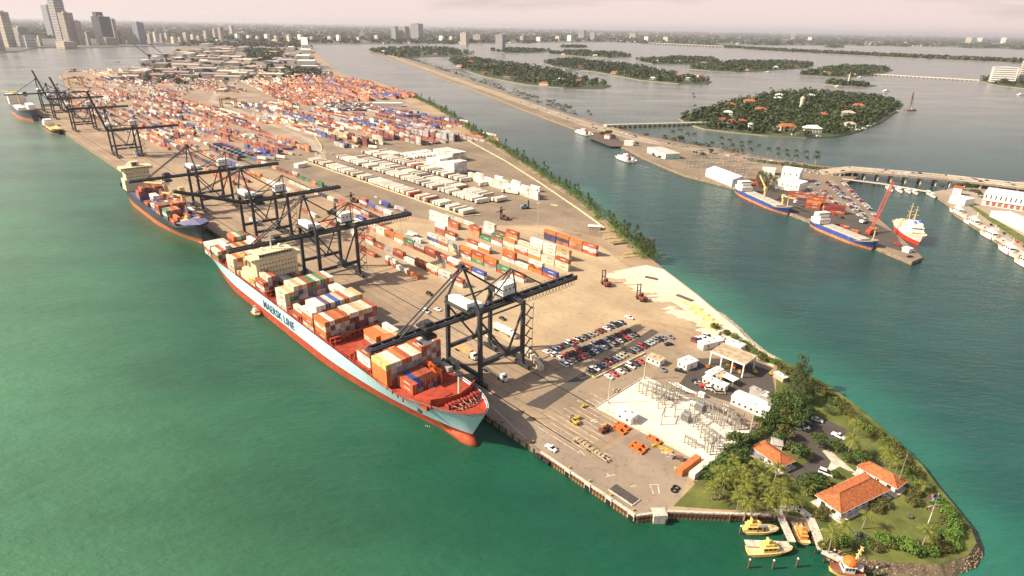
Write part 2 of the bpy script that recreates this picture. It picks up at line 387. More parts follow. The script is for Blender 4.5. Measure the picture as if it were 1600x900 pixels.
land('port_island_ground', PORT, 3.0, G_TAN, SEAWALL)
land('ferry_terminal_ground', TERM, 2.5, G_ASPH, SEAWALL)
land('coast_station_ground', COAST, 2.5, G_ROAD, SEAWALL)
for k, p in ISL.items(): land('island_ground', p, 2.0, GARDEN, M('island_seawall', (.27, .235, .17), .9))
mb = MB(); mb.prism(MAIN + [Vector((90000, 60000, 0)), Vector((60000, 89000, 0)), Vector((-70000, 89000, 0)), Vector((-89000, 40000, 0))], -1, 2.5, 0)
struct(mb.build('mainland_ground', FAR_GROUND))

# ---- leaf clumps: many small leaf faces spread through a crown's volume
def clump(mb, x, y, z, rx, ry, rz, n, size, m=0, up=.35):
    for _ in range(n):
        while True:
            a, b_, c = U(-1, 1), U(-1, 1), U(-1, 1); d = a * a + b_ * b_ + c * c
            if .25 < d <= 1 and (c > -.55): break
        nx_, ny_, nz_ = a + U(-.6, .6), b_ + U(-.6, .6), c + up + U(-.6, .6)
        v = Vector((nx_, ny_, nz_)).normalized(); w = v.cross(Vector((U(-1, 1), U(-1, 1), U(-1, 1)))).normalized(); e = v.cross(w)
        s1, s2 = size * U(.6, 1.25), size * U(.45, 1)
        p = Vector((x + a * rx, y + b_ * ry, z + c * rz))
        mb.add([p + w * s1, p + e * s2, p - w * s1 * U(.6, 1), p - e * s2], [(0, 1, 2, 3)], m)
FOL_A = MFOL('island_foliage', (.012, .025, .009), (.066, .088, .029), .04)
FOL_B = MFOL('tree_foliage', (.018, .036, .010), (.085, .13, .030), .2)
FOL_C = MFOL('bush_foliage', (.035, .075, .012), (.13, .22, .035), .25)
FOL_P = MFOL('palm_foliage', (.045, .072, .012), (.25, .255, .045), .3)
FOL_Q = MFOL('pine_foliage', (.022, .040, .014), (.085, .115, .040), .3)
BARK = M('bark', (.17, .125, .085), .95, 0, .2, 1.5)
def wooded(poly, n, hr=(4, 7), size=2.6, leaves=16, edge=0, keep=None):
    mb = MB(); xs = [p[0] for p in poly]; ys = [p[1] for p in poly]; k = 0; tries = 0
    while k < n and tries < n * 12:
        tries += 1
        x, y = U(min(xs), max(xs)), U(min(ys), max(ys))
        if not inpoly(x, y, poly) or segdist(x, y, poly) < edge: continue
        if keep and not keep(x, y): continue
        h = U(*hr); clump(mb, x, y, 2 + h * .75, h * U(.75, 1.1), h * U(.75, 1.1), h * .75, leaves, size); k += 1
    return mb
HOLES = []   # house lots on the near island kept free of trees
def clear_of(x, y): return all((x - a) ** 2 + (y - b) ** 2 > c * c for a, b, c in HOLES)
# ================================================================== FAR SHORE: CITY, ISLANDS
WHITE = M('white_paint', (.80, .77, .70), .6, 0, .08, .5)
CREAM = M('cream_render', (.66, .57, .43), .8, 0, .12, .05)
TANW = M('tan_stone', (.48, .39, .30), .8, 0, .12, .05)
GREYW = M('grey_facade', (.42, .40, .39), .5, 0, .1, .05)
DARKG = M('dark_glass_facade', (.085, .10, .125), .25, 0, .1, .05, spec=.5)
BLUEG = M('blue_grey_facade', (.34, .37, .40), .4, 0, .1, .05, spec=.5)
WIN = M('window_glass', (.035, .04, .045), .15, 0, 0, spec=.6)
TILE = M('orange_roof_tile', (.42, .135, .05), .85, 0, .2, 1.2, stretch=(1, 1, 1))
TILE2 = M('red_roof', (.42, .085, .05), .85, 0, .2, .6)
GREYR = M('flat_grey_roof', (.40, .37, .33), .9, 0, .15, .3)
def depth(p): return (p - Vector((0, 0, CAM_H))).dot(FW)
def tower(u0, u1, vt, vb, mat, label, step=None, group=None, name='tower_block', cat='tower', bands=True, dp=.8, rz=None, hat=None):
    p = F((u0 + u1) / 2, vb, 2.5); d = depth(p); w = (u1 - u0) / FPX * d * .76; h = (vb - vt) / FPX * d / cp
    rz = R(-30) if rz is None else rz
    r = thing(name, label, cat, (p.x, p.y, 2.5), rz, group)
    dd = w * dp
    mb = MB(); mb.bx(-w / 2, w / 2, -dd / 2, dd / 2, 0, h)
    if step: mb.bx(-w / 2 * step, w / 2 * step, -dd / 2 * step, dd / 2 * step, h, h * 1.12)
    mb.build('wall', mat, r)
    mb = MB(); mb.bx(-w * .2, w * .15, -dd * .2, dd * .2, h * (1.12 if step else 1), h * (1.12 if step else 1) + max(3, h * .04)); mb.build('plant_room', GREYW, r)
    if hat: mb = MB(); mb.bx(-w * .5, -w * .05, -dd * .3, dd * .3, h + .2, h * 1.16); mb.build('crown_block', mat, r)
    if bands:
        nb = max(3, min(int(h / 7), 26)); k = h / nb; fl = MB()
        for i in range(nb):
            z0 = i * k + k * .35; z1 = i * k + k * .85
            fl.bx(-w / 2 + w * .05, w / 2 - w * .05, -dd / 2 - .25, -dd / 2, z0, z1)
            fl.bx(w / 2, w / 2 + .25, -dd / 2 + dd * .05, dd / 2 - dd * .05, z0, z1); fl.bx(-w / 2 - .25, -w / 2, -dd / 2 + dd * .05, dd / 2 - dd * .05, z0, z1)
        fl.build('window_bands', WIN if mat is DARKG else M('tinted_window_band', (.20, .21, .22), .3), r)
    return r
tower(-8, 9, 46, 81, CREAM, 'cream tower block cut by the edge of the picture')
tower(8, 27, 28, 74, CREAM, 'tall slim cream tower on the bay shore, leftmost whole tower')
tower(26, 50, 47, 71, GREYW, 'low wide grey block beside the slim cream tower')
tower(34, 58, 58, 74, WHITE, 'small white waterfront block near the slim cream tower')
tower(76, 98, 16, 58, BLUEG, 'pale blue-grey tower just behind the tallest tower')
tower(90, 113, -26, 66, GREYW, 'tallest grey tower, its top above the picture', step=.8)
tower(102, 124, 27, 69, TANW, 'tan tower in front of the tallest grey tower')
tower(122, 134, 38, 69, CREAM, 'narrow cream block beside the tan tower')
tower(90, 121, 66, 75, CREAM, 'low cream waterfront hotel below the tallest tower', bands=True, name='waterfront_hotel', cat='hotel')
tower(152, 180, 31, 67, DARKG, 'dark slab tower with a small crown block on top', hat=True)
tower(156, 184, 59, 69, TANW, 'tan podium block at the foot of the dark slab tower')
tower(177, 186, 33, 60, TANW, 'pale slim tower behind the dark slab tower')
tower(200, 215, 47, 66, CREAM, 'cream mid-rise beside the dark blue slab')
tower(212, 230, 38, 67, BLUEG, 'blue-grey slab tower with pale end wall')
tower(612, 623, 38, 57, GREYW, 'dark-banded slab, first of the three bayfront slabs', group='bayfront slabs beyond the channel')
tower(624, 640, 38, 57, TANW, 'tan slab, middle of the three bayfront slabs', group='bayfront slabs beyond the channel')
tower(642, 662, 34, 56, BLUEG, 'tall pale slab, last of the three bayfront slabs', group='bayfront slabs beyond the channel')
tower(719, 733, 47, 63, CREAM, 'cream tower on the far shore past the causeway end')
tower(739, 756, 48, 58, TANW, 'wide tan block on the far shore behind the causeway')
tower(774, 790, 51, 73, GREYW, 'grey apartment tower standing alone on the water edge')
tower(1543, 1586, 112, 132, WHITE, 'wide white apartment block on the beach side shore', dp=.4)
tower(1588, 1606, 104, 133, CREAM, 'cream tower cut by the picture edge on the beach side shore')
tower(626, 631, 42, 57, WHITE, 'thin white tower in front of the bayfront slabs')
tower(557, 564, 53, 60, WHITE, 'small white block on the far channel shore')
tower(903, 915, 42, 54, GREYW, 'grey mid-rise on the far mainland shore behind the islands')
tower(921, 931, 46, 56, GREYW, 'dark twin mid-rise beside the grey mid-rise on the far shore')
tower(983, 995, 47, 54, CREAM, 'cream block standing alone on the far mainland shore')
i = 0
for u, a, b, m_ in [(188, 50, 66, TANW), (194, 55, 67, CREAM), (236, 52, 65, CREAM), (244, 50, 63, WHITE), (254, 52, 64, TANW), (262, 51, 63, WHITE), (272, 56, 65, CREAM), (282, 56, 63, TANW), (292, 50, 63, CREAM), (303, 52, 62, WHITE),
                    (313, 54, 63, TANW), (324, 47, 60, CREAM), (337, 44, 58, CREAM), (346, 42, 59, TANW), (363, 38, 52, CREAM), (372, 50, 59, WHITE), (390, 52, 60, WHITE), (403, 53, 60, CREAM), (418, 50, 59, WHITE), (432, 52, 60, TANW),
                    (452, 52, 60, CREAM), (470, 50, 59, WHITE), (488, 53, 60, TANW), (516, 52, 59, CREAM), (530, 50, 58, WHITE), (590, 50, 58, CREAM), (690, 50, 58, WHITE), (705, 51, 58, CREAM), (815, 50, 57, TANW), (842, 51, 57, WHITE),
                    (872, 50, 57, CREAM), (890, 49, 57, WHITE), (1010, 52, 58, WHITE), (1040, 53, 59, CREAM), (1238, 51, 61, GREYW), (1264, 57, 63, WHITE), (1512, 64, 71, CREAM), (1530, 65, 71, WHITE), (1566, 66, 74, WHITE), (64, 58, 72, CREAM), (140, 52, 70, TANW)]:
    tower(u - U(3, 5), u + U(3, 5), a, b, m_, f'{ {WHITE.name: "white", CREAM.name: "cream", TANW.name: "tan", GREYW.name: "grey"}[m_.name]} mid-rise block, {nth(i)} from the left along the far skyline', group='small mid-rise blocks of the far skyline', name='mid_rise_block', cat='building', bands=(b - a > 9))
    i += 1
# the far suburbs: one mass of small roofs and tree canopy out to the horizon
mb = MB(); tm = MB()
for k in range(7600):
    u = U(-120, 1720); h = hobs(u); v = h + 1.6 + 30 * U(0, 1) ** 1.7
    p = F(u, v, 2.5)
    if not inpoly(p.x, p.y, MAIN + [Vector((90000, 60000)), Vector((60000, 89000)), Vector((-70000, 89000)), Vector((-89000, 40000))]): continue
    d = p.length / 1000
    if k % 9 < 7: clump(tm, p.x, p.y, 6, U(30, 80) * (.4 + d * .12), U(20, 50) * (.4 + d * .12), U(7, 13), 7, 14 + d * 2.4)
    else: mb.box((p.x, p.y, 6), (U(15, 50), U(15, 40), U(6, 17)), U(0, 3), random.choice([0, 0, 1, 2]))
stuff(mb.build('suburb_roofs', [WHITE, CREAM, TANW]), 'scattered pale roofs of the far suburbs out to the horizon', 'suburb')
stuff(tm.build('suburb_treeline', FOL_A), 'dark tree canopy of the far suburbs out to the horizon', 'trees')

# ---- islands with houses and woods
def house(p, w, d, h, rz, wall, roof, label, group=None, name='island_house', hip=True, storeys=1):
    r = thing(name, label, 'house', (p.x, p.y, 2.0), rz, group)
    mb = MB(); mb.bx(-w / 2, w / 2, -d / 2, d / 2, 0, h); mb.build('wall', wall, r)
    mb = MB(); mb.gable(-w / 2, w / 2, -d / 2, d / 2, h + .004, h + d * .26, 0, d * .45 if hip else 0, .8); mb.build('roof', roof, r)
    nw = max(2, int(w / 5))
    for i_ in range(nw):
        x = -w / 2 + w * (i_ + .5) / nw
        for s_ in range(storeys):
            z0 = .9 + s_ * 3.1
            mb = MB(); mb.bx(x - 1, x + 1, -d / 2 - .12, -d / 2 - .01, z0, z0 + 1.6); mb.build('window', WIN, r)
    HOLES.append((p.x, p.y - d * 1.3, max(w, d) * .95)); HOLES.append((p.x, p.y, max(w, d) * .75))
    return r
for i, (u, v, w, wl_, rf, txt) in enumerate([
        (1127, 191, 34, WHITE, TILE2, 'white island villa with red roof, first of three by the small bridge'), (1142, 194, 34, WHITE, TILE2, 'white island villa with red roof, middle of three by the small bridge'),
        (1158, 193, 30, CREAM, TILE2, 'cream island villa with red roof, last of three by the small bridge'), (1228, 203, 62, CREAM, TILE, 'long cream villa with orange roof on the near island shore'),
        (1268, 206, 60, WHITE, WHITE, 'large white two-storey villa with white roof on the near island shore'), (1172, 199, 16, WHITE, WHITE, 'narrow white villa near the seawall of the near island'),
        (1171, 161, 60, CREAM, TILE, 'orange-roofed villa on the far side of the near island'), (1140, 166, 50, CREAM, TILE, 'orange-roofed villa near the bridge side of the near island'),
        (1188, 174, 50, CREAM, TILE, 'cream villa among trees in the middle of the near island'), (1340, 170, 60, CREAM, TILE, 'sprawling cream villa by the far end of the near island'),
        (1324, 181, 56, WHITE, TANW, 'white villa among trees towards the far end of the near island'), (1327, 199, 40, WHITE, TANW, 'white villa near the boat docks of the near island'),
        (1284, 183, 40, CREAM, TILE, 'orange roof showing among trees in the near island centre'), (1217, 151, 44, WHITE, WHITE, 'small white house on the back shore of the near island'), (1266, 152, 40, WHITE, WHITE, 'white house on the back shore near the monument islet'),
        (1137, 179, 36, WHITE, WHITE, 'white flat-roofed house behind the three red-roofed villas'), (1215, 156, 40, CREAM, WHITE, 'white house amid trees behind the island tower')]):
    p = F(u, v, 2.0); rs = .38
    house(p, w * rs * 1.1, w * rs * .55 + 4, 6.5 if w < 60 else 7, R(U(-14, 6)), wl_, rf, txt, 'villas on the near island', storeys=2)
k = 0
WHERE = dict(b='island left of the open bay', c='long island in mid bay', e='farther bay island', f='island by the low causeway', d='thin far bay island', h='thin island behind the long island', i='landing at the causeway end')
for key, spots in dict(b=[(735, 92), (770, 97), (758, 111), (718, 99), (836, 121), (875, 122), (905, 125), (792, 118), (850, 129)],
                       c=[(950, 104), (985, 109), (1035, 108), (1095, 117), (1020, 121), (1075, 122), (905, 100), (1060, 116), (960, 111)],
                       e=[(1125, 105), (1165, 107), (1210, 104), (1240, 102), (1100, 95)], f=[(1300, 116), (1330, 118), (1290, 114), (1365, 113)],
                       d=[(1025, 92), (1060, 93), (1095, 93)], h=[(880, 79), (930, 82), (960, 82)], i=[(640, 78), (680, 79), (600, 76)]).items():
    for j, (u, v) in enumerate(spots):
        p = F(u, v, 2.0); q_ = U(.8, 1.3) * (1 + p.length / 9000)
        house(p, 18 * q_, 10 * q_, 6, R(U(-20, 10)), random.choice([WHITE, WHITE, CREAM]), random.choice([TILE, TILE, WHITE, TILE2]),
              f'waterside villa, {nth(j)} listed along the {WHERE[key]}'.replace(' listed', ''), 'villas on the bay islands')
for key, nn, hr, sz in [('a', 900, (6, 10), 3.0), ('b', 560, (8, 13), 4.0), ('c', 560, (8, 13), 4.5), ('d', 260, (9, 14), 6), ('e', 420, (8, 14), 5.5), ('f', 330, (8, 13), 5), ('g', 90, (5, 8), 4),
                        ('h', 240, (9, 15), 7), ('i', 260, (8, 14), 6), ('j', 60, (9, 14), 9), ('k', 60, (9, 14), 9), ('l', 60, (9, 14), 9), ('m', 900, (9, 15), 11), ('n', 150, (7, 12), 5), ('o', 160, (9, 15), 7)]:
    mb = wooded(ISL[key], nn, hr, sz, 20 if key == 'a' else 14, 6 if key in 'abcef' else 1, clear_of)
    stuff(mb.build('island_woods', FOL_A), {'a': 'dense dark trees covering the near residential island', 'm': 'thin line of trees along the distant long causeway'}.get(key, f'dark tree cover of the bay island, woodland {nth("abcdefghijklmno".index(key))} in order of nearness'), 'trees')
# water tower, monument
def stepped(name, label, cat, u, vb, hpx, prof, mat, far=True):
    p = F(u, vb, 2.0); d = depth(p); h = hpx / FPX * d / cp
    r = thing(name, label, cat, (p.x, p.y, 2.0)); n_ = 12
    rings = [[(h * rr * math.cos(6.2832 * i_ / n_), h * rr * math.sin(6.2832 * i_ / n_), h * zz) for i_ in range(n_)] for zz, rr in prof]
    MB().loft(rings).build('shaft', mat, r)
    mb = MB(); z0, r0 = prof[-1]; mb.tube((0, 0, h * z0), (0, 0, h * (z0 + .06)), h * max(.02, r0 * .5), 8); mb.build('cap', mat, r)
    for i_ in range(3): mb = MB(); mb.box((0, -h * (prof[0][1] * .93), h * (.25 + i_ * .2)), (h * .05, h * .05, h * .06)); mb.build('window', WIN, r)
    mb = MB(); mb.tube((0, 0, 0), (0, 0, h * .05), h * prof[0][1] * 1.3, 12); mb.build('base', mat, r)
    return r
stepped('water_tower', 'round white water tower rising above the near island trees', 'tower', 1251, 172, 19, [(0, .16), (.3, .15), (.75, .15), (.9, .17), (1, .12)], CREAM)
stepped('obelisk_monument', 'pale obelisk standing on the small islet in the bay', 'monument', 1325, 131, 15, [(0, .16), (.12, .15), (.14, .10), (.85, .06), (1, .005)], CREAM)
# ================================================================== PORT GROUND
def sheet(name, pts, z, mat): mb = MB(); mb.sheet(pts, z); return struct(mb.build(name, mat))
sheet('quay_apron', [Q(30, 1.5), Q(30, 47), Q(1330, 47), Q(1330, 1.5)], 3.012, G_APRON)
sheet('quay_edge_pavement', [Q(26, -1.9), Q(26, 9.2), Q(330, 9.2), Q(330, -1.9)], 3.022, G_WHARF)
sheet('quay_end_pavement', [Q(0.5, -1.8), Q(30, -1.9), Q(26, 40), Q(33, 52), Q(16, 49), Q(4, 39), Q(-6, 14), Q(-3, 2)], 3.018, G_WHARF)
sheet('yard_asphalt', px([(330, 236), (480, 222), (560, 214), (700, 208), (745, 215), (800, 247), (850, 282), (905, 318), (945, 352), (940, 372), (860, 352), (760, 352), (700, 350), (600, 330), (560, 318), (470, 275), (400, 262)]), 3.010, G_ASPH)
sheet('far_yard_pavement', [Q(600, 47.5), Q(600, 160), Q(690, 250), Q(640, 420), Q(900, 545), Q(1120, 640), Q(1700, 800), Q(2300, 980), Q(2300, 200), Q(1330, 60), Q(1330, 47.5)], 3.006, ground_mat('far_yard_asphalt', (.40, .30, .22), (.27, .205, .15), amt=.5))
sheet('far_terminal_pavement', px([(196, 114), (260, 81), (288, 69.5), (320, 64.3), (400, 60.4), (477, 60.4), (484, 69), (498, 96), (522, 115), (480, 121), (400, 124), (300, 127), (215, 128)], far=True), 3.02, ground_mat('grey_terminal_pavement', (.30, .245, .20), (.175, .15, .13), s1=.004, s2=.02, amt=.4))
sheet('lot_asphalt', px([(822, 606), (862, 578), (1030, 512), (1052, 520), (1060, 545), (1120, 540), (1190, 560), (1212, 590), (1205, 640), (1182, 668), (1090, 640), (1012, 586), (940, 632), (880, 648)]), 3.014, G_LOT)
sheet('lot_lane', px([(820, 632), (905, 586), (1018, 514), (1030, 519), (925, 588), (850, 640)]), 3.026, G_DARK)
sheet('garage_forecourt', px([(1060, 602), (1090, 560), (1150, 560), (1205, 580), (1212, 612), (1180, 640), (1120, 622)]), 3.028, G_DARK)
PAD = px([(932, 637), (1009, 589), (1177, 675), (1104, 726)])
sheet('substation_gravel', PAD, 3.034, G_GRAV)
SAND = px([(958, 424), (1010, 414), (1037, 421), (1060, 439), (1090, 462), (1120, 487), (1150, 512), (1160, 527), (1130, 524), (1100, 505), (1060, 478), (1020, 455), (985, 440)])
sheet('sand_bank', SAND, 3.016, G_SAND)
for i in range(26):
    f = i / 25; u, v = 962 + f * 165 + U(-5, 4), 428 + f * 96 + U(-6, 5); c_ = G(u, v); rr = U(1.5, 5.5)
    sheet('sand_patch', [c_ + Vector((rr * U(.6, 1.3) * math.cos(a_ * .7) * 1.6 - rr * U(-.3, .3), rr * U(.6, 1.3) * math.sin(a_ * .7), 0)) for a_ in range(9)], 3.040 + i * .0012, G_SAND)
sheet('rubble_bank', px([(1150, 511), (1163, 526), (1188, 546), (1214, 561), (1208, 574), (1182, 560), (1150, 540), (1128, 524), (1140, 517)]), 3.031, G_SAND)
sheet('pale_yard', px([(600, 345), (700, 352), (860, 356), (940, 385), (990, 425), (1060, 480), (1090, 515), (1010, 500), (870, 545), (800, 540), (700, 440), (580, 385)]), 3.008, ground_mat('dusty_limerock', (.52, .395, .25), (.38, .29, .185), amt=.4))
LAWN = px([(1052, 791), (1085, 757), (1105, 728), (1150, 690), (1180, 672), (1218, 640), (1212, 605)] + PORT_PX[PORT_PX.index((1330, 869)):PORT_PX.index((1215, 560)) + 1][::-1] + [(1298, 853), (1279, 830), (1260, 810), (1205, 799), (1120, 796)])
sheet('lawn', LAWN, 3.020, GRASS)
def z7(pts): return px([(1050 + x * .2222, 560 + y * .2222) for x, y in pts])
sheet('pilot_driveway', z7([(870, 515), (990, 430), (1060, 418), (1225, 500), (1205, 590), (1150, 600), (1058, 640), (1115, 720), (1100, 770), (1030, 850), (880, 870), (815, 800), (930, 740), (1000, 700), (975, 640), (860, 580), (700, 560), (600, 570), (560, 540), (700, 520)]), 3.030, G_DARK)
sheet('entrance_path', z7([(1055, 650), (1100, 640), (1290, 800), (1240, 790), (1180, 760), (1100, 800), (1092, 780), (1120, 725)]), 3.038, CONC)
# worn lane lines at the near end of the apron, bollards and the quay's fender wall
PAINT = M('worn_white_paint', (.62, .56, .46), .8, 0, .25, .5)
mb = MB()
for i in range(13): mb.ribbon([Q(34, 8 + i * 2.9), Q(58 - (i % 3) * 2, 8 + i * 2.9)], .28, 3.03)
for a, b in [((946, 745), (963, 741)), ((948, 739), (951, 743)), ((1014, 757), (1028, 757)), ((1028, 757), (1030, 771)), ((1016, 758), (1021, 772)), ((905, 703), (914, 712)), ((938, 706), (957, 713)), ((984, 760), (994, 759))]:
    mb.ribbon([G(*a), G(*b)], .35, 3.032)
struct(mb.build('lane_markings', PAINT))
PILE = M('rusted_steel_pile', (.30, .15, .075), .8, .2, .35, .9, stretch=(1, 1, .4))
PILED = M('dark_steel_pile', (.10, .06, .04), .8, .2, .3, .9)
BOLL = M('yellow_bollard', (.55, .36, .06), .7, 0, .2, 2)
BLACK = M('black_rubber', (.018, .018, .018), .8, 0, .2, 2)
FEND = M('fender_white', (.55, .50, .42), .8, 0, .2, 1)
def wallrun(a, b, label, name='sheet_pile_wall', zt=2.5, step=1.3):
    a, b = Vector(a), Vector(b); d = b - a; L = d.length; rz = math.atan2(d.y, d.x)
    r = thing(name, label, 'wall', (a.x, a.y, 0), rz)
    n_ = max(1, int(L / step)); w = L / n_
    m1 = None
    for i_ in range(n_):
        if m1 is None:
            mb = MB(); mb.add([(0, 0, -1), (w * .25, -.35, -1), (w * .75, -.35, -1), (w, 0, -1), (0, 0, zt), (w * .25, -.35, zt), (w * .75, -.35, zt), (w, 0, zt)],
                              [(0, 1, 5, 4), (1, 2, 6, 5), (2, 3, 7, 6), (4, 5, 6, 7)]); m1 = mb.mesh('pile', PILE)
        obj('pile', m1, r, (i_ * w, -.12, 0))
    mb = MB(); mb.bx(0, L, -.55, .3, zt, 3.12); mb.build('capping_beam', FEND, r)
    mb = MB(); mb.bx(0, L, -.62, -.5, zt * .55, zt * .55 + .3); mb.build('waler', PILED, r)
    return r
wallrun(Q(44, -2.05), Q(0, -2.05), 'rusty sheet pile quay wall at the near end of the wharf')
wallrun(Q(0, -2.05), G(1045, 798), 'short rusty sheet pile wall round the wharf corner')
wallrun(G(1045, 798), G(1205, 804), 'sheet pile seawall with pale cap along the pilot station lawn')
for i, s_ in enumerate([1.5, 11, 20.5, 30]):
    r = thing('mooring_fender', f'pale fender pier on the near quay wall, {nth(i)} from the corner', 'fender', Q(s_, -2.7, 0), QA, 'fender piers on the near quay wall')
    mb = MB(); mb.bx(-1.3, 1.3, -.2, .5, .6, 3.35); mb.build('post', FEND, r)
    mb = MB(); mb.bx(-.8, .8, -.6, -.2, .5, 2.4); mb.build('rubber_pad', BLACK, r)
    mb = MB(); mb.tube((-.4, 1.4, 3.0), (-.4, 1.4, 3.6), .22, 8); mb.tube((-.4, 1.4, 3.6), (-.4, 1.4, 3.85), .36, 8); mb.build('bollard', BOLL, r)
bo = None
for i in range(16):
    s_ = 50 + i * 17.5
    t_ = thing('bollard', f'mooring bollard on the quay edge, {nth(i)} from the near end of the wharf', 'bollard', Q(s_, -.6, 3.02), QA, 'mooring bollards along the quay')
    if bo is None:
        mb = MB(); mb.tube((0, 0, 0), (0, 0, .6), .3, 8); bo = mb.mesh('post', BOLL); mb = MB(); mb.tube((0, 0, .6), (0, 0, .85), .5, 8); bo2 = mb.mesh('cap', BOLL); mb = MB(); mb.bx(-.6, .6, -.6, .6, 0, .08); bo3 = mb.mesh('base', PILED)
    obj('post', bo, t_); obj('cap', bo2, t_); obj('base', bo3, t_)
mb = MB(); mb.bx(-(330 - 44), 0, -.12, .0, -1, 2.6, 0); mb.bx(-(330 - 44), 0, -.5, .35, 2.62, 3.14, 0)
for i in range(70): mb.bx(-4 - i * 4, -3.3 - i * 4, -.45, -.12, .2, 2.6, 1)
tag(mb.build('quay_wall', [SEAWALL, PILED], None, Q(44, -2.02, 0), QA), 'long concrete quay wall beneath the moored ships', 'wall')
mb = MB(); mb.bx(-(1330 - 330), 0, -.5, .35, -1, 3.14, 0)
tag(mb.build('quay_wall', [SEAWALL, PILED], None, Q(330, -2.02, 0), QA), 'far stretch of quay wall with pale edge below the farthest cranes', 'wall')
# crane rail, kerbs
RAIL = M('crane_rail', (.05, .045, .04), .6, .5, .1, 1)
mb = MB()
for t_ in (10.5, 36): mb.bx(-1280, -40, t_ - .25, t_ + .25, 0, .06)
struct(mb.build('crane_rail_path', RAIL, None, Q(0, 0, 3.02), QA))
def kerb(pts, label, w=.9, h=.8, mat=None, name='kerb_wall'):
    mb = MB(); pts = [Vector((p[0], p[1], 0)) for p in pts]
    for a, b in zip(pts, pts[1:]): mb.bar((a.x, a.y, 3 + h / 2), (b.x, b.y, 3 + h / 2), w, h)
    return tag(mb.build(name, mat or M('yellowed_kerb', (.62, .50, .30), .85, 0, .2, .3)), label, 'kerb')
kerb([Q(598, 168), Q(306, 170.5), Q(300, 184)], 'long yellowish kerb along the front row of parked trailers', 1.3, .7)
kerb(px([(690, 199), (735, 222), (790, 252), (845, 287), (905, 328), (945, 357)]), 'pale kerb wall between the yard and the channel tree line', .9, .9)
kerb(px([(492, 213), (502, 228), (503, 237)]), 'short pale kerb beside the curving yard road', 1.2, .8)
kerb(px([(906, 579), (930, 591), (1000, 556), (1007, 552)]), 'low wall between the car lot and the lower row of cars', .7, .7)
# curving yard road
CURVE = px([(500, 250), (500, 238), (488, 222), (462, 208), (425, 195), (390, 180), (355, 165), (330, 158), (340, 145), (365, 132), (382, 118)])
mb = MB(); mb.ribbon(CURVE, 13, 3.024); struct(mb.build('yard_road', G_ROAD))
mb = MB(); mb.ribbon(CURVE, .5, 3.034); struct(mb.build('yard_road_line', PAINT))
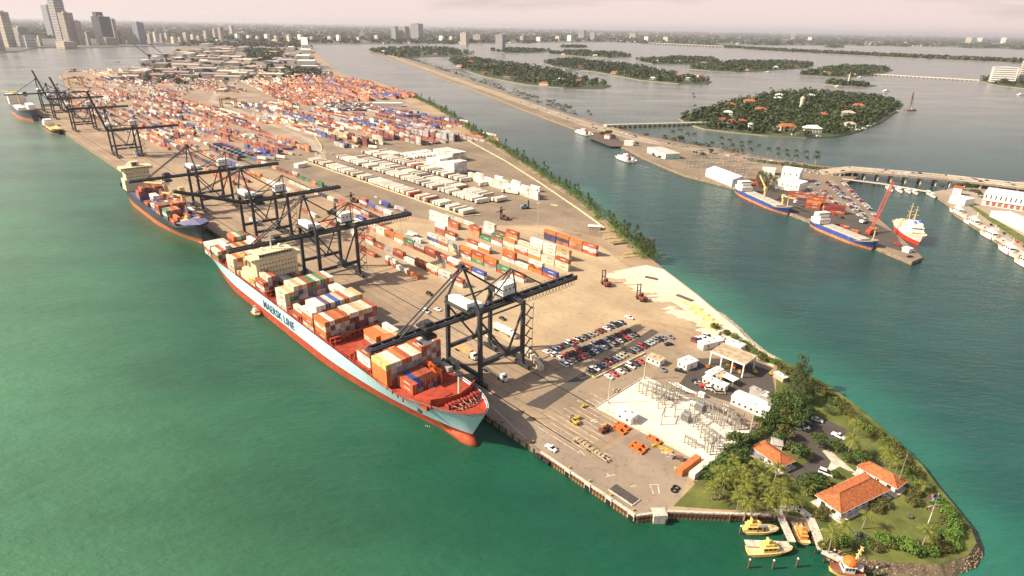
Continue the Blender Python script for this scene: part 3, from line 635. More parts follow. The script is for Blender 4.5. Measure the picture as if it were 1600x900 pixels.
# ================================================================== SHIP-TO-SHORE CRANES
STEEL = M('crane_black_steel', (.042, .045, .052), .55, 0, .2, .4, spec=.4)
HOUSE = M('crane_house_white', (.82, .80, .75), .5, 0, .05, .6)
def crane(sc, label, boom=0.0, detail=True):
    r = thing('quay_crane', label, 'crane', Q(sc, 0, 3), QA, 'ship-to-shore cranes along the quay')
    YS_, YL, X, ZT = 10.5, 36.0, 11.6, 33.0
    def part(name, f, mat=STEEL):
        mb = MB(); f(mb); return mb.build(name, mat, r)
    for y in (YS_, YL):
        for sx in (-1, 1): part('leg', lambda m: m.bar((sx * X, y, 3.0), (sx * X * .97, y, ZT + (3 if y == YS_ else 1)), 1.7, 1.5))
        part('sill_beam', lambda m: m.bx(-X, X, y - .7, y + .7, 3.6, 5.4))
        part('top_beam', lambda m: m.bx(-X, X, y - .8, y + .8, ZT - 1.0 + (2 if y == YS_ else 0), ZT + 1.0 + (2 if y == YS_ else 0)))
        for sx in (-1, 1):
            def bog(m):
                m.bx(sx * X - 4.6, sx * X + 4.6, y - .7, y + .7, 1.3, 2.1); m.bx(sx * X - 1.2, sx * X + 1.2, y - .55, y + .55, 2.1, 3.4)
                for k in range(6): m.tube((sx * X - 4 + k * 1.6, y - .45, .62), (sx * X - 4 + k * 1.6, y + .45, .62), .58, 8)
                for k in (-3, 3): m.bx(sx * X + k - 1.1, sx * X + k + 1.1, y - .5, y + .5, .5, 1.6)
            part('wheel_bogie', bog)
    for sx in (-1, 1):
        part('portal_beam', lambda m: m.bar((sx * X, YS_, 10.2), (sx * X, YL, 10.2), 1.5, 1.7))
        part('diagonal_brace', lambda m: m.bar((sx * X, YS_ + .5, ZT - 2), (sx * X, YS_ + 15.5, 10.8), .75, .75))
        part('diagonal_brace', lambda m: m.bar((sx * X, YL - .5, ZT - 3), (sx * X, YS_ + 16.2, 10.8), .75, .75))
        part('upper_beam', lambda m: m.bar((sx * X, YS_, ZT - .3), (sx * X, YL, ZT - .3), .55, .6))
        part('apex_strut', lambda m: m.bar((sx * X * .95, YS_, ZT + 3), (sx * 1.2, 10, 53), .8, .8))
        part('rear_mast_strut', lambda m: m.bar((sx * X * .6, YL, ZT + 1), (sx * .8, 39, 45), .6, .6))
        part('forestay', lambda m: m.bar((sx * 1, 10, 52.6), (sx * 1.4, 8 - 31 * math.cos(boom), 31 + 31 * math.sin(boom)), .5, .5) if boom < .8 else m.bar((sx * 2, 10, 52.6), (sx * 2.4, 8 - 14 * math.cos(boom), 31 + 14 * math.sin(boom)), .5, .5))
        part('backstay', lambda m: m.bar((sx * 1.6, 10, 52.6), (sx * 2.4, 34, 35), .6, .6))
        part('backstay', lambda m: m.bar((sx * 1.0, 39, 45), (sx * 1.5, 61, 31), .5, .5))
        part('mast_brace', lambda m: m.bar((sx * .9, 39, 44.6), (sx * 5, 20, 34), .45, .45))
    part('apex_platform', lambda m: (m.bx(-3, 3, 8.6, 11.6, 52.4, 53.2), m.bx(-1, 1, 9, 11, 53.2, 54.3), m.bar((-2.6, 10, 53.2), (-2.6, 10, 54.6), .15), m.bar((2.6, 10, 53.2), (2.6, 10, 54.6), .15)))
    def girder(m):
        for sx in (-1, 1): m.bx(sx * 1.5 - .4, sx * 1.5 + .4, 8, 83.5, 28.6, 30.9)
        for k in range(13): m.bx(-1.1, 1.1, 10 + k * 6, 10.8 + k * 6, 29.4, 30.6)
        m.bx(-1.1, 1.1, 8.5, 83, 28.9, 29.1); m.bx(-2.9, -1.9, 9, 80, 30.5, 30.6); m.bx(1.9, 2.9, 9, 80, 30.5, 30.6)
    part('main_girder', girder)
    if detail:
        def rails(m):
            for sx in (-2.9, 2.9):
                m.bar((sx, 9, 31.6), (sx, 80, 31.6), .1); 
                for k in range(24): m.bar((sx, 9 + k * 3.08, 30.6), (sx, 9 + k * 3.08, 31.6), .08)
        part('walkway_railing', rails)
    bm = MB()
    for sx in (-1, 1): bm.bx(sx * 1.45 - .38, sx * 1.45 + .38, -44, 0, -.95, .95)
    for k in range(9): bm.bx(-1.07, 1.07, -43.8 + k * 5.2, -43.2 + k * 5.2, -.5, .6)
    bm.bx(-1.07, 1.07, -43.2, -.3, -.8, -.6); bm.bx(-2, 2, -44.8, -44, -1.1, .5); bm.bx(1.85, 2.7, -43.9, -2, .5, .62)
    b = bm.build('boom', STEEL, r); b.location = (0, 8, 30); b.rotation_euler = (-boom, 0, 0)
    def house(m):
        m.bx(-2.6, 2.8, 31.4, 39.8, 34.2, 39.4)
    h = part('machinery_house', house, HOUSE)
    for k in range(3): mb = MB(); mb.bx(2.8, 2.86, 32.6 + k * 2.4, 33.5 + k * 2.4, 36.6, 37.5); mb.build('window', WIN, h)
    mb = MB(); mb.bx(-3.0, 3.2, 31, 40.2, 33.4, 34.2); mb.build('house_frame', STEEL, h)
    h2 = part('electrical_house', lambda m: (m.bx(-8, 5, 8.6, 12.8, 35.2, 37.9), m.bx(2, 7, 12.9, 15.8, 35.0, 37.2)), HOUSE)
    mb = MB(); mb.bx(-9.6, 8.8, 7.4, 17.2, 34.2, 35.0); mb.build('platform', STEEL, h2)
    if boom < .8:
        yt = -9 if abs(boom) < .01 else 20
        tr = part('trolley', lambda m: (m.bx(-3.6, 3.6, yt - 3, yt + 3, 31.2, 32.2), m.bx(-3.4, 3.6, yt - 2.4, yt + 2.6, 26.6, 28.0), m.bx(-2, 2, yt - 2, yt + 2, 32.2, 33.6)))
        mb = MB(); mb.bx(-1.6, 2.6, yt - 4.2, yt + .6, 24.2, 26.6); mb.build('operator_cab', HOUSE, tr)
        mb = MB(); mb.bx(-1.5, 2.5, yt - 4.3, yt - 4.2, 24.7, 26.2); mb.build('window', WIN, tr)
        for sx in (-1.8, 1.8): mb = MB(); mb.bar((sx, yt - 1, 26.6), (sx, yt - 1, 33.4 - 9), .12); mb.build('hoist_rope', STEEL, tr)
    if detail:
        def stairs(m):
            for k in range(11):
                y0, y1 = (37.4, 40.2) if k % 2 else (40.2, 37.4)
                m.bar((X + .6, y0, 3 + k * 2.65), (X + .6, y1, 5.65 + k * 2.65), .5, .3); m.bx(X - .2, X + 1.6, 40, 41, 5.5 + k * 2.65, 5.7 + k * 2.65) if k % 2 else m.bx(X - .2, X + 1.6, 36.9, 37.5, 5.5 + k * 2.65, 5.7 + k * 2.65)
            m.bar((X + 1.4, 40.8, 3), (X + 1.4, 40.8, 32), .16)
        part('stair', stairs)
        def loops(m):
            for k in range(16):
                y = 44 + k * 2.3
                m.path([(2.6, y, 28.8), (2.6, y + .5, 26.8), (2.6, y + 1.6, 26.8), (2.6, y + 2.1, 28.8)], .14)
        part('festoon_cable', loops)
        for sx in (-1, 1): part('portal_plate', lambda m: m.bx(sx * X + .78, sx * X + .84, 21, 24, 9.8, 10.6), HOUSE)
    return r
crane(106, 'black quay crane over the bow end of the red-decked ship, nearest crane')
crane(255, 'black quay crane beside the ship bridge, second from the near end of the quay')
crane(352, 'black quay crane with boom tilted slightly up over the gap between ships', boom=R(19))
crane(466, 'black quay crane with boom lowered over the dark-hulled ship')
crane(754, 'black quay crane with raised boom, nearest of the three with booms up', boom=R(76))
crane(990, 'black quay crane with raised boom, middle of the three with booms up', boom=R(76))
crane(1145, 'black quay crane with raised boom, farthest of the three with booms up', boom=R(76))
crane(1250, 'black quay crane with lowered boom at the far end of the quay', detail=False)
# ================================================================== SHIPS AND BOATS
def hull(L, B, zd, zboot, rise=3, bowl=.24, sternl=.08, rake=6, bulb=0, bulwark=1.0, transom=.75, zb=-1.5, ns=40, sheer_from=.78, stern_rise=0, flare=1.3):
    """x from stern 0 to bow L; returns (hull mesh builder with slots topside/boot/inner, deck(u) height function, breadth(u))"""
    lev = [zb, 0.0, zboot * .6, zboot, None, None, None]
    def zt(u): return zd + rise * sm(sheer_from, 1.0, u) + stern_rise * sm(.15, 0, u)
    def bd(u):                                         # half breadth at the top
        a = 1 - max(0, (u - (1 - bowl)) / bowl) ** 3.0; c = 1 - (1 - transom) * max(0, (sternl - u) / sternl) ** 2
        return B / 2 * max(a, 0) ** .6 * c
    def bw(u):                                         # half breadth at the water
        bl = min(.5, bowl * flare * 1.25); a = 1 - max(0, (u - (1 - bl)) / bl) ** 1.7; sl = sternl * 2.6; c = 1 - (1 - transom * .4) * max(0, (sl - u) / sl) ** 1.6
        return B / 2 * max(a, 0) * max(c, .02)
    rings = []
    us = [i / ns for i in range(ns + 1)]; us = [1 - (1 - u) ** 1.15 for u in us]
    for u in us:
        top = zt(u) + bulwark; z = [zb, 0, zboot * .55, zboot, zboot + (top - zboot) * .35, zboot + (top - zboot) * .7, top]
        row = []
        for j, zz in enumerate(z):
            w = max(0, min(1, (zz) / top)); f = w ** 1.25
            x = u * (L - rake * (1 - max(0, (zz - zboot * .5) / (top - zboot * .5)) ** .8 if zz > zboot * .5 else L * 0 + rake) ) if False else u * (L - rake * (1 - max(0, min(1, zz / top)) ** .9))
            h = bw(u) * (1 - f) + bd(u) * f
            row.append((x, h, zz))
        rings.append(row)
    mb = MB(); nl = 7
    for sgn in (1, -1):
        k = len(mb.v); mb.v += [(x, sgn * h, zz) for row in rings for x, h, zz in row]
        for i in range(ns):
            for j in range(nl - 1):
                a, b = k + i * nl + j, k + (i + 1) * nl + j
                f = (a, b, b + 1, a + 1) if sgn < 0 else (a, a + 1, b + 1, b)
                mb.f.append(f); mb.m.append(1 if j < 3 else 0)
    r0 = rings[0]                                       # transom
    mb.add([(x, h, z) for x, h, z in r0] + [(x, -h, z) for x, h, z in r0], [(j, j + 7, j + 8, j + 1) for j in range(3)], 1)
    mb.add([(x, h, z) for x, h, z in r0] + [(x, -h, z) for x, h, z in r0], [(j, j + 7, j + 8, j + 1) for j in range(3, 6)], 0)
    if bulb:
        rr = []
        for i in range(9):
            a = i / 8; x = L - rake - bulb * 1.8 + a * bulb * 2.6; rad = bulb * .42 * math.sqrt(max(.0, 1 - (max(0, a - .55) / .46) ** 2)) + .02
            rr.append([(x, rad * math.cos(6.2832 * k / 10), .3 + rad * 1.15 * math.sin(6.2832 * k / 10)) for k in range(10)])
        mb.loft(rr, 1)
    dk = MB(); dv = []
    for i, u in enumerate(us):
        zdk = zt(u); x = u * (L - rake * (1 - (zdk / (zdk + bulwark)) ** .9)); dv.append((x, bd(u) * .985, zdk))
    k = len(dk.v); dk.v += [(x, h, z) for x, h, z in dv] + [(x, -h, z) for x, h, z in dv]; n_ = len(dv)
    for i in range(n_ - 1): dk.f.append((i, n_ + i, n_ + i + 1, i + 1)); dk.m.append(0)
    for sgn in (1, -1):                                 # inner face of the bulwark
        k = len(dk.v); dk.v += [(x, sgn * h * .99, z) for x, h, z in dv] + [(x, sgn * h * .99, z + bulwark * .97) for x, h, z in dv]
        for i in range(n_ - 1): dk.f.append((k + i, k + i + 1, k + n_ + i + 1, k + n_ + i)); dk.m.append(0)
    return mb, dk, zt, bd
def ship_root(name, label, cat, stern, bow, group=None):
    d = bow - stern; return thing(name, label, cat, (stern.x, stern.y, 0), math.atan2(d.y, d.x), group), math.hypot(d.x, d.y)
def part(r, name, mat, f):
    mb = MB(); f(mb); return mb.build(name, mat, r)
def windows(parent, x, y0, y1, zs, n_, w=.7, h=.7, dirx=1, mat=None):  # row(s) of portholes on a face of constant x
    for zz in zs:
        for i_ in range(n_):
            y = y0 + (y1 - y0) * (i_ + .5) / n_
            mb = MB(); mb.bx(x, x + .06 * dirx, y - w / 2, y + w / 2, zz - h / 2, zz + h / 2); mb.build('window', mat or WIN, parent)
def side_windows(parent, y, x0, x1, zs, n_, w=.7, h=.7, sgn=-1):
    for zz in zs:
        for i_ in range(n_):
            x = x0 + (x1 - x0) * (i_ + .5) / n_
            mb = MB(); mb.bx(x - w / 2, x + w / 2, min(y, y + .06 * sgn), max(y, y + .06 * sgn), zz - h / 2, zz + h / 2); mb.build('window', WIN, parent)
def hull_mat(name, col, stain=(.35, .2, .1)):           # topside paint with thin rust weeps running down
    return M(name, col, .38, 0, 0, .5, col2=tuple(.6 * c + .4 * s for c, s in zip(col, stain)), stretch=(.8, .8, .08), lo=.29, hi=.42, spec=.4, detail=5)
BOOT = M('red_antifouling', (.35, .034, .016), .7, 0, 0, .6, col2=(.36, .11, .04), stretch=(.35, .35, 1.2), lo=.3, hi=.6, detail=6)
DECKR = M('red_deck', (.37, .055, .027), .75, 0, .18, .35, detail=6)
CREAMP = M('ship_cream_paint', (.70, .60, .38), .55, 0, .06, .5)
YELP = M('ship_yellow_paint', (.66, .50, .22), .55, 0, .1, .8)
# ---- the big container ship with pale blue hull
LB = hull_mat('pale_blue_hull', (.45, .68, .745), (.45, .38, .25))
SH_L, SH_C = 277.0, -16.0                                # length and centre line (t)
shipA, _ = ship_root('container_ship', 'large pale blue container ship with red deck moored at the quay', 'ship', Q(337, SH_C, 0), Q(60, SH_C, 0))
hb, dk, ztA, bdA = hull(SH_L, 28.4, 11.8, 4.6, rise=5.0, bowl=.235, sternl=.10, rake=11, bulb=7, bulwark=1.1, transom=.72, sheer_from=.80, ns=64, flare=1.25)
hu = hb.build('hull', [LB, BOOT], shipA, smooth=True)
part(hu, 'bulb_draught_marks', M('draught_white', (.7, .66, .6), .6), lambda m: [m.bx(251 + i * .7, 251.3 + i * .7, -9.2 + i * .35, -9.1 + i * .35, 2.8, 3.2) for i in range(3)])
dk.build('deck', DECKR, shipA)
def text(parent, body, size, loc, rot, mat, extrude=.02, name='lettering', space=1.0, bold=0):
    c = bpy.data.curves.new(name, 'FONT'); c.body = body; c.size = size; c.extrude = extrude; c.space_character = space; c.offset = bold; c.materials.append(mat)
    o = bpy.data.objects.new(name, c); COL.objects.link(o)
    me = bpy.data.meshes.new_from_object(o.evaluated_get(bpy.context.evaluated_depsgraph_get())); bpy.data.objects.remove(o)
    o = bpy.data.objects.new(name, me); COL.objects.link(o); o.parent = parent; o.location = loc; o.rotation_euler = rot; return o
NAVY = M('navy_lettering', (.035, .06, .12), .5, 0, 0)
# hull side faces -t; ship axis x runs stern to bow, so its starboard (+y) side faces the quay
lt = text(hu, 'MAERSK LINE', 6.2, (106, -14.36, 6.0), (R(90), 0, 0), NAVY, .03, space=1.06, bold=.09)
part(hu, 'anchor_pocket', M('dark_hawse', (.03, .03, .03)), lambda m: m.bx(249.6, 252.2, -11.9, -11.2, 10.6, 11.3))
# name in small dark marks at the bow foot
part(hu, 'bow_name', NAVY, lambda m: [m.bx(262.5 + i * .75, 263.0 + i * .75, -2.1 + i * .28, -1.9 + i * .28, 5.6, 6.3) for i in range(5)])
# hatch coamings, lashing bridges and side passage posts
CO = MB()
for s0, s1 in [(105, 118), (122.5, 135), (140, 153), (157, 183), (187, 199), (200, 213.5), (214.5, 227), (227.5, 239.5), (270.5, 284.5), (297, 325.5)]:
    CO.bx(337 - s1, 337 - s0, -12.6, 12.6, 11.85, 13.05)
CO.build('hatch_coaming', DECKR, shipA)
for i, s0 in enumerate((118.6, 136, 154, 184.5, 198.8, 225.8, 240.4, 285.6)):
    def lash(m):
        for k in range(12): m.bx(337 - s0 - .5, 337 - s0 + .5, -13.6 + k * 2.47 - .2, -13.6 + k * 2.47 + .2, 11.9, 16.2)
        m.bx(337 - s0 - .6, 337 - s0 + .6, -13.8, 13.8, 16.2, 16.5); m.bx(337 - s0 - .6, 337 - s0 + .6, -13.8, 13.8, 14, 14.15)
    part(shipA, 'lashing_bridge', DECKR, lash)
def posts(m):
    for k in range(58): m.bx(20 + k * 3.9, 20.5 + k * 3.9, -13.9, -13.4, 12.0, 13.9)
    m.bx(20, 247, -13.95, -13.75, 13.7, 13.95)
part(shipA, 'side_railing', DECKR, posts)
# forecastle: breakwater, mast, winches
def brk(m):
    pts = [(257.5, -10.9), (260.2, -5.5), (261.4, 0), (260.2, 5.5), (257.5, 10.9)]
    for a, b in zip(pts, pts[1:]): m.bar((a[0], a[1], 17), (b[0], b[1], 17), .4, 4.4)
    for p in pts: m.bar((p[0] - 3, p[1] * .95, 14.4), (p[0] - .2, p[1], 17.6), .3, .5)
part(shipA, 'breakwater', DECKR, brk)
part(shipA, 'forecastle_house', DECKR, lambda m: (m.bx(246.5, 255, -11, 1.5, 12.5, 15.6), m.bx(249, 256, 2.2, 10, 12.5, 15)))
mast = part(shipA, 'foremast', CREAMP, lambda m: (m.tube((258.6, 2.2, 13.6), (258.6, 2.2, 25.5), .62, 10, r2=.5),))
part(mast, 'crosstree', STEEL, lambda m: (m.tube((258.6, 2.2, 25.5), (258.6, 2.2, 26), 1.7, 8), m.tube((258.6, 2.2, 26), (258.6, 2.2, 32), .18, 6), m.bar((257, 2.2, 26.6), (260.2, 2.2, 26.6), .2)))
for i, (x, y) in enumerate([(263.2, -5.6), (263.6, -1.8), (264, 2.6), (263.4, 6.2)]):
    def win(m):
        m.tube((x - .2, y - 1.5, 17), (x - .2, y + 1.5, 17), .8, 10)
        for k in (-1.6, 0, 1.6): m.tube((x - .2, y + k - .12, 17), (x - .2, y + k + .12, 17), 1.35, 12)
        m.bx(x + .4, x + 1.8, y - .9, y + .9, 15.8, 17.2)
    part(shipA, 'mooring_winch', M('winch_red', (.34, .06, .04), .6, 0, .2, 1), win)
def bits(m):
    for k in range(9):
        y = -5.4 + k * 1.35; m.tube((268.2 - abs(y) * .25, y, 16.2), (268.2 - abs(y) * .25, y, 17.6), .28, 8); m.tube((268.2 - abs(y) * .25, y, 17.6), (268.2 - abs(y) * .25, y, 17.8), .42, 8)
part(shipA, 'mooring_bitts', STEEL, bits)
part(shipA, 'mooring_ropes', M('pale_rope', (.55, .48, .36), .9), lambda m: [m.bar((263.4, -5.6 + k * 2.6, 17.4), (269, -4 + k * 1.7, 17.3), .14) for k in range(5)])
part(shipA, 'mooring_line', M('pale_rope'), lambda m: [m.bar((268, 7.2 - k * .7, 17.4), (263 + k * 21, 14.6, 3.6), .13) for k in range(2)])
# orange cell-guide gear on the hatch ahead of the forward bays
part(shipA, 'lashing_gear', M('lashing_orange', (.62, .15, .04), .6, 0, .2, 1), lambda m: (m.bx(231.5, 243.6, 4.3, 5.2, 13.4, 18.6), [m.box((232.5 + k * 1.25, 4.8 + (k % 3 - 1) * .5, 19.2), (.9, 1.2, 1.1), k) for k in range(9)]))
part(shipA, 'hatch_cover', DECKR, lambda m: m.bx(231, 246, 5.6, 13.2, 12.4, 14.0))
part(shipA, 'deck_gear_box', M('grey_gear', (.42, .41, .38), .7), lambda m: (m.bx(233, 239.4, 11.4, 13.8, 13.6, 16.2)))
# accommodation block
dh = part(shipA, 'deckhouse', CREAMP, lambda m: (m.bx(84.8, 97.6, -12.2, 11.4, 11.9, 28.6), m.bx(86, 97.8, -13.4, 13.6, 28.6, 29.0)))
windows(dh, 97.62, -10.5, 10.5, (18.2, 21.2, 24.2, 26.6), 12, .62, .75)
side_windows(dh, -12.22, 86, 96.5, (15, 18, 21, 24, 26.6), 4, .6, .75)
br = part(shipA, 'bridge', CREAMP, lambda m: (m.bx(86.6, 96.4, -9.5, 9.5, 29.0, 32.2), m.bx(86, 97.2, -14.2, 14.2, 29.0, 30.2), m.bx(86.4, 96.8, -10, 10, 32.2, 32.5)))
part(br, 'bridge_windows', WIN, lambda m: [m.bx(96.42, 96.5, -9.2 + k * 1.55, -7.95 + k * 1.55, 30.6, 31.8) for k in range(12)])
part(br, 'radar_mast', WHITE, lambda m: (m.tube((91, 0, 32.5), (91, 0, 40), .5, 8, r2=.25), m.bar((91, -2.6, 37.5), (91, 2.6, 37.5), .25), m.bar((91, -1.6, 39), (91, 1.6, 39), .3, .4), m.tube((90, -5, 32.5), (90, -5, 34), .8, 8), m.tube((90, 5, 32.5), (90, 5, 34.2), .9, 8)))
part(shipA, 'funnel', M('funnel_red', (.52, .09, .05), .6, 0, .1, .5), lambda m: (m.bx(76, 84.4, -5.5, 5.5, 11.9, 27.4), m.bx(77, 83.5, -4.2, 4.2, 27.4, 30.5)))
part(shipA, 'aft_accommodation', CREAMP, lambda m: (m.bx(71, 84, -12.2, -6, 11.9, 16.2), m.bx(74, 84, -12, -7, 16.2, 19.4), m.bx(60, 68.5, -12.8, -9.5, 12, 15.2)))
part(shipA, 'stores_crane', YELP, lambda m: (m.tube((72.6, -9.6, 16.2), (72.6, -9.6, 27.5), .6, 8), m.bar((72.6, -9.6, 27), (82.6, -12.4, 25.2), .8, .9), m.bar((72.6, -9.6, 27.6), (62.6, -12.6, 26.2), .7, .8)))
part(shipA, 'lifeboat', M('lifeboat_orange', (.75, .27, .05), .5), lambda m: m.loft([[(88 + 7.2 * i / 6, -13.6 + 1.15 * math.sin(3.1416 * min(.95, max(.08, i / 6))) ** .5 * math.cos(6.2832 * k / 8), 16.6 + 1.2 * math.sin(3.1416 * min(.95, max(.08, i / 6))) ** .5 * math.sin(6.2832 * k / 8)) for k in range(8)] for i in range(7)]))
part(shipA, 'gangway', M('gangway_alloy', (.6, .58, .52), .4, .4), lambda m: m.bar((88, 14, 12.6), (104, 16.6, 4.2), .9, .35))
# orange pilot boat lying at its side
def small_boat(name, label, stern, bow, B, hullm, deckm, cabm, H=1.5, cab=(.25, .6), cabh=2.0, cat='boat', group=None, extras=None, flying=True):
    r, L = ship_root(name, label, cat, stern, bow, group)
    hb_, d_, _, _ = hull(L, B, H, .45, rise=H * .35, bowl=.45, sternl=.05, rake=L * .07, bulwark=.25, transom=.92, zb=-.4, ns=12, sheer_from=.4, flare=1.0)
    hb_.build('hull', [hullm, M('boot_dark', (.12, .05, .04), .7)], r, smooth=False); d_.build('deck', deckm, r)
    c = part(r, 'cabin', cabm, lambda m: (m.bx(L * cab[0], L * cab[1], -B * .33, B * .33, H, H + cabh), m.bx(L * cab[0] - .2, L * cab[1] + .25, -B * .36, B * .36, H + cabh, H + cabh + .15)))
    part(c, 'cabin_windows', WIN, lambda m: (m.bx(L * cab[1], L * cab[1] + .04, -B * .28, B * .28, H + cabh * .5, H + cabh * .88), [m.bx(L * cab[0] + .3 + k * (L * (cab[1] - cab[0]) - .4) / 3, L * cab[0] + (L * (cab[1] - cab[0]) - .4) / 3 * (k + .8) + .2, sg * B * .33 - .03, sg * B * .33 + .03, H + cabh * .5, H + cabh * .88) for k in range(3) for sg in (-1, 1)]))
    if flying: part(r, 'flying_bridge', cabm, lambda m: (m.bx(L * (cab[0] + .04), L * (cab[1] - .08), -B * .26, B * .26, H + cabh + .15, H + cabh + 1.1), m.bx(L * (cab[0] + .1), L * (cab[0] + .13), -B * .2, B * .2, H + cabh + 1.1, H + cabh + 2.6)))
    part(r, 'bow_rail', M('rail_steel', (.6, .58, .54), .3, .6), lambda m: [m.bar((L * (.6 + k * .08), sg * B * (.46 - .085 * k ** 1.3 * .6), H + .3), (L * (.6 + (k + 1) * .08), sg * B * (.46 - .085 * (k + 1) ** 1.3 * .6), H + .95), .07) for k in range(4) for sg in (-1, 1)])
    if extras: extras(r, L)
    return r
ORB = M('boat_orange', (.78, .33, .10), .5, 0, .06, 1); YEL = M('boat_yellow', (.80, .60, .17), .5, 0, .06, 1); BDK = M('boat_buff_deck', (.70, .52, .28), .7, 0, .1, 1)
small_boat('launch', 'small orange launch alongside the big ship hull', Q(241, -33, 0), Q(232.5, -33, 0), 3.2, ORB, BDK, WHITE, 1.0, (.25, .6), 1.4)
# ---- dark hulled geared container ship
DKH = hull_mat('charcoal_hull', (.045, .05, .065), (.3, .2, .1))
shipB, LBs = ship_root('geared_container_ship', 'dark blue geared container ship with cream deck cranes behind the big ship', 'ship', Q(575, -15, 0), Q(372, -15, 0))
hb, dk, ztB, bdB = hull(LBs, 23.5, 9.4, 3.8, rise=5.2, bowl=.25, sternl=.12, rake=9, bulb=3, bulwark=1.0, transom=.65, sheer_from=.83, ns=48)
hb.build('hull', [DKH, M('orange_antifouling', (.50, .15, .06), .7, 0, .15, .4)], shipB, smooth=True); dk.build('deck', M('slate_deck', (.10, .10, .15), .7, 0, .1, .5), shipB)
part(shipB, 'forecastle_cover', M('slate_blue_cover', (.16, .16, .28), .6, 0, .08, .4), lambda m: m.add([(176, -10.5, 13.2), (176, 10.5, 13.2), (190, 8.4, 14.4), (198.5, 0, 15.2), (190, -8.4, 14.4), (183, 0, 16.6)], [(0, 4, 5), (4, 3, 5), (3, 2, 5), (2, 1, 5), (1, 0, 5)]))
dhB = part(shipB, 'deckhouse', CREAMP, lambda m: (m.bx(26, 39, -11.3, 11.3, 9.4, 20), m.bx(27, 39, -9.5, 9.5, 20, 28), m.bx(28, 40.5, -12.6, 12.6, 28, 30.6)))
windows(dhB, 39.02, -9, 9, (22, 25), 8, .7, .8); windows(dhB, 40.52, -10, 10, (29.5,), 9, 1.5, .9)
part(shipB, 'funnel', CREAMP, lambda m: (m.bx(18, 25.5, -5, 5, 9.4, 27), m.bx(19, 24.5, -3.6, 3.6, 27, 31)))
part(shipB, 'bridge_mast', CREAMP, lambda m: (m.bx(31, 36, -3.4, 3.4, 30.6, 34.5), m.tube((33, 3, 34.5), (33, 3, 41), .35, 8), m.bar((33, -2, 38), (33, 6, 38), .25)))
part(shipB, 'bridge_mast_panel', WIN, lambda m: m.bx(36.02, 36.1, -2.2, 1.4, 31, 34))
for x, yb, a in [(84, 9.4, R(-158)), (133, 9.0, R(-164))]:
    c = part(shipB, 'deck_crane', YELP, lambda m: (m.bx(x - 1.4, x + 1.4, yb - 1.6, yb + 1.2, 9.4, 25), m.bx(x - 1.8, x + 1.8, yb - 2.2, yb + 1.6, 25, 29)))
    part(c, 'jib', YELP, lambda m: m.bar((x, yb - 1.5, 23), (x + 33 * math.cos(a), yb + 33 * math.sin(a) * .55 - 2, 19.5), 1.1, 1.2))
part(shipB, 'foremast', YELP, lambda m: (m.bx(168, 171.5, -1.7, 1.7, 10, 15), m.tube((169.6, 0, 15), (169.6, 0, 23), .4, 8), m.bx(170, 178, -6, -1, 12.4, 14), m.bx(171, 177, 2, 7, 12.4, 13.8)))
# ---- two small blue coasters and the red and white ship across the channel
BLU = hull_mat('royal_blue_hull', (.035, .075, .27), (.3, .2, .12)); ORBOOT = M('orange_boot', (.52, .20, .09), .7, 0, .2, .5)
def coaster(label, stern, bow, B, cranes=(), house=True, hatch=True, mastx=None):
    r, L = ship_root('coaster', label, 'ship', stern, bow, 'blue coasters at the ferry terminal quay')
    hb_, d_, _, _ = hull(L, B, 4.6, 2.0, rise=2.6, bowl=.2, sternl=.1, rake=4, bulwark=.9, transom=.7, ns=26, sheer_from=.8, stern_rise=1.5)
    hb_.build('hull', [BLU, ORBOOT], r, smooth=True); d_.build('deck', M('buff_deck', (.42, .36, .27), .8, 0, .15, .5), r)
    part(r, 'hatch_cover', M('grey_hatch', (.46, .42, .35), .8, 0, .12, .4), lambda m: [m.bx(L * .26 + k * L * .115, L * .26 + (k + .96) * L * .115, -B * .36, B * .36, 4.6, 6.1) for k in range(5)])
    h = part(r, 'deckhouse', WHITE, lambda m: (m.bx(L * .05, L * .2, -B * .42, B * .42, 5.2, 9.2), m.bx(L * .07, L * .18, -B * .34, B * .34, 9.2, 12), m.bx(L * .09, L * .17, -B * .44, B * .44, 12, 14)))
    windows(h, L * .2 + .02, -B * .36, B * .36, (7.8, 10.6), 5, .7, .8); part(h, 'bridge_windows', WIN, lambda m: m.bx(L * .17, L * .17 + .06, -B * .38, B * .38, 12.9, 13.6))
    part(r, 'funnel', M('funnel_blue', (.06, .16, .5), .5), lambda m: m.bx(L * .035, L * .07, -1.4, 1.4, 6, 13))
    part(r, 'mast', YELP, lambda m: (m.tube((L * .13, 0, 14), (L * .13, 0, 20), .3, 6), m.bar((L * .13, -2, 17.6), (L * .13, 2, 17.6), .2), m.tube((L * .93, 0, 7), (L * .93, 0, 17.5), .45, 6), m.bar((L * .93, -2.6, 16.6), (L * .93, 2.6, 16.6), .5)))
    for x, yb, q_, zz in cranes:
        c = part(r, 'deck_crane', YELP, lambda m: (m.tube((L * x, yb, 5), (L * x, yb, 13), .9, 8), m.bx(L * x - 1.3, L * x + 1.3, yb - 1.3, yb + 1.3, 12, 15)))
        part(c, 'jib', YELP, lambda m: m.bar((L * x, yb, 14), (L * x + q_, yb + 1, zz), .9, 1))
    return r
coaster('blue coaster with two yellow deck cranes near the white shed', G(1151, 300, 0), G(1234, 338, 0), 13.5, [(.48, 3, -14, 23), (.80, 3, 15, 15)])
coaster('blue coaster with white aft bridge moored near the red lattice crane', G(1268, 352, 0), G(1368, 393, 0), 12.5)
RH = hull_mat('bright_red_hull', (.62, .045, .03)); 
rs, L = ship_root('supply_ship', 'red and white ship with buff masts moored off the pier tip', 'ship', G(1402, 355, 0), G(1437, 386, 0))
hb, dk, _, _ = hull(L, 12.5, 5.2, 3.5, rise=2.2, bowl=.34, sternl=.1, rake=3.5, bulwark=1.2, transom=.8, ns=22, sheer_from=.5)
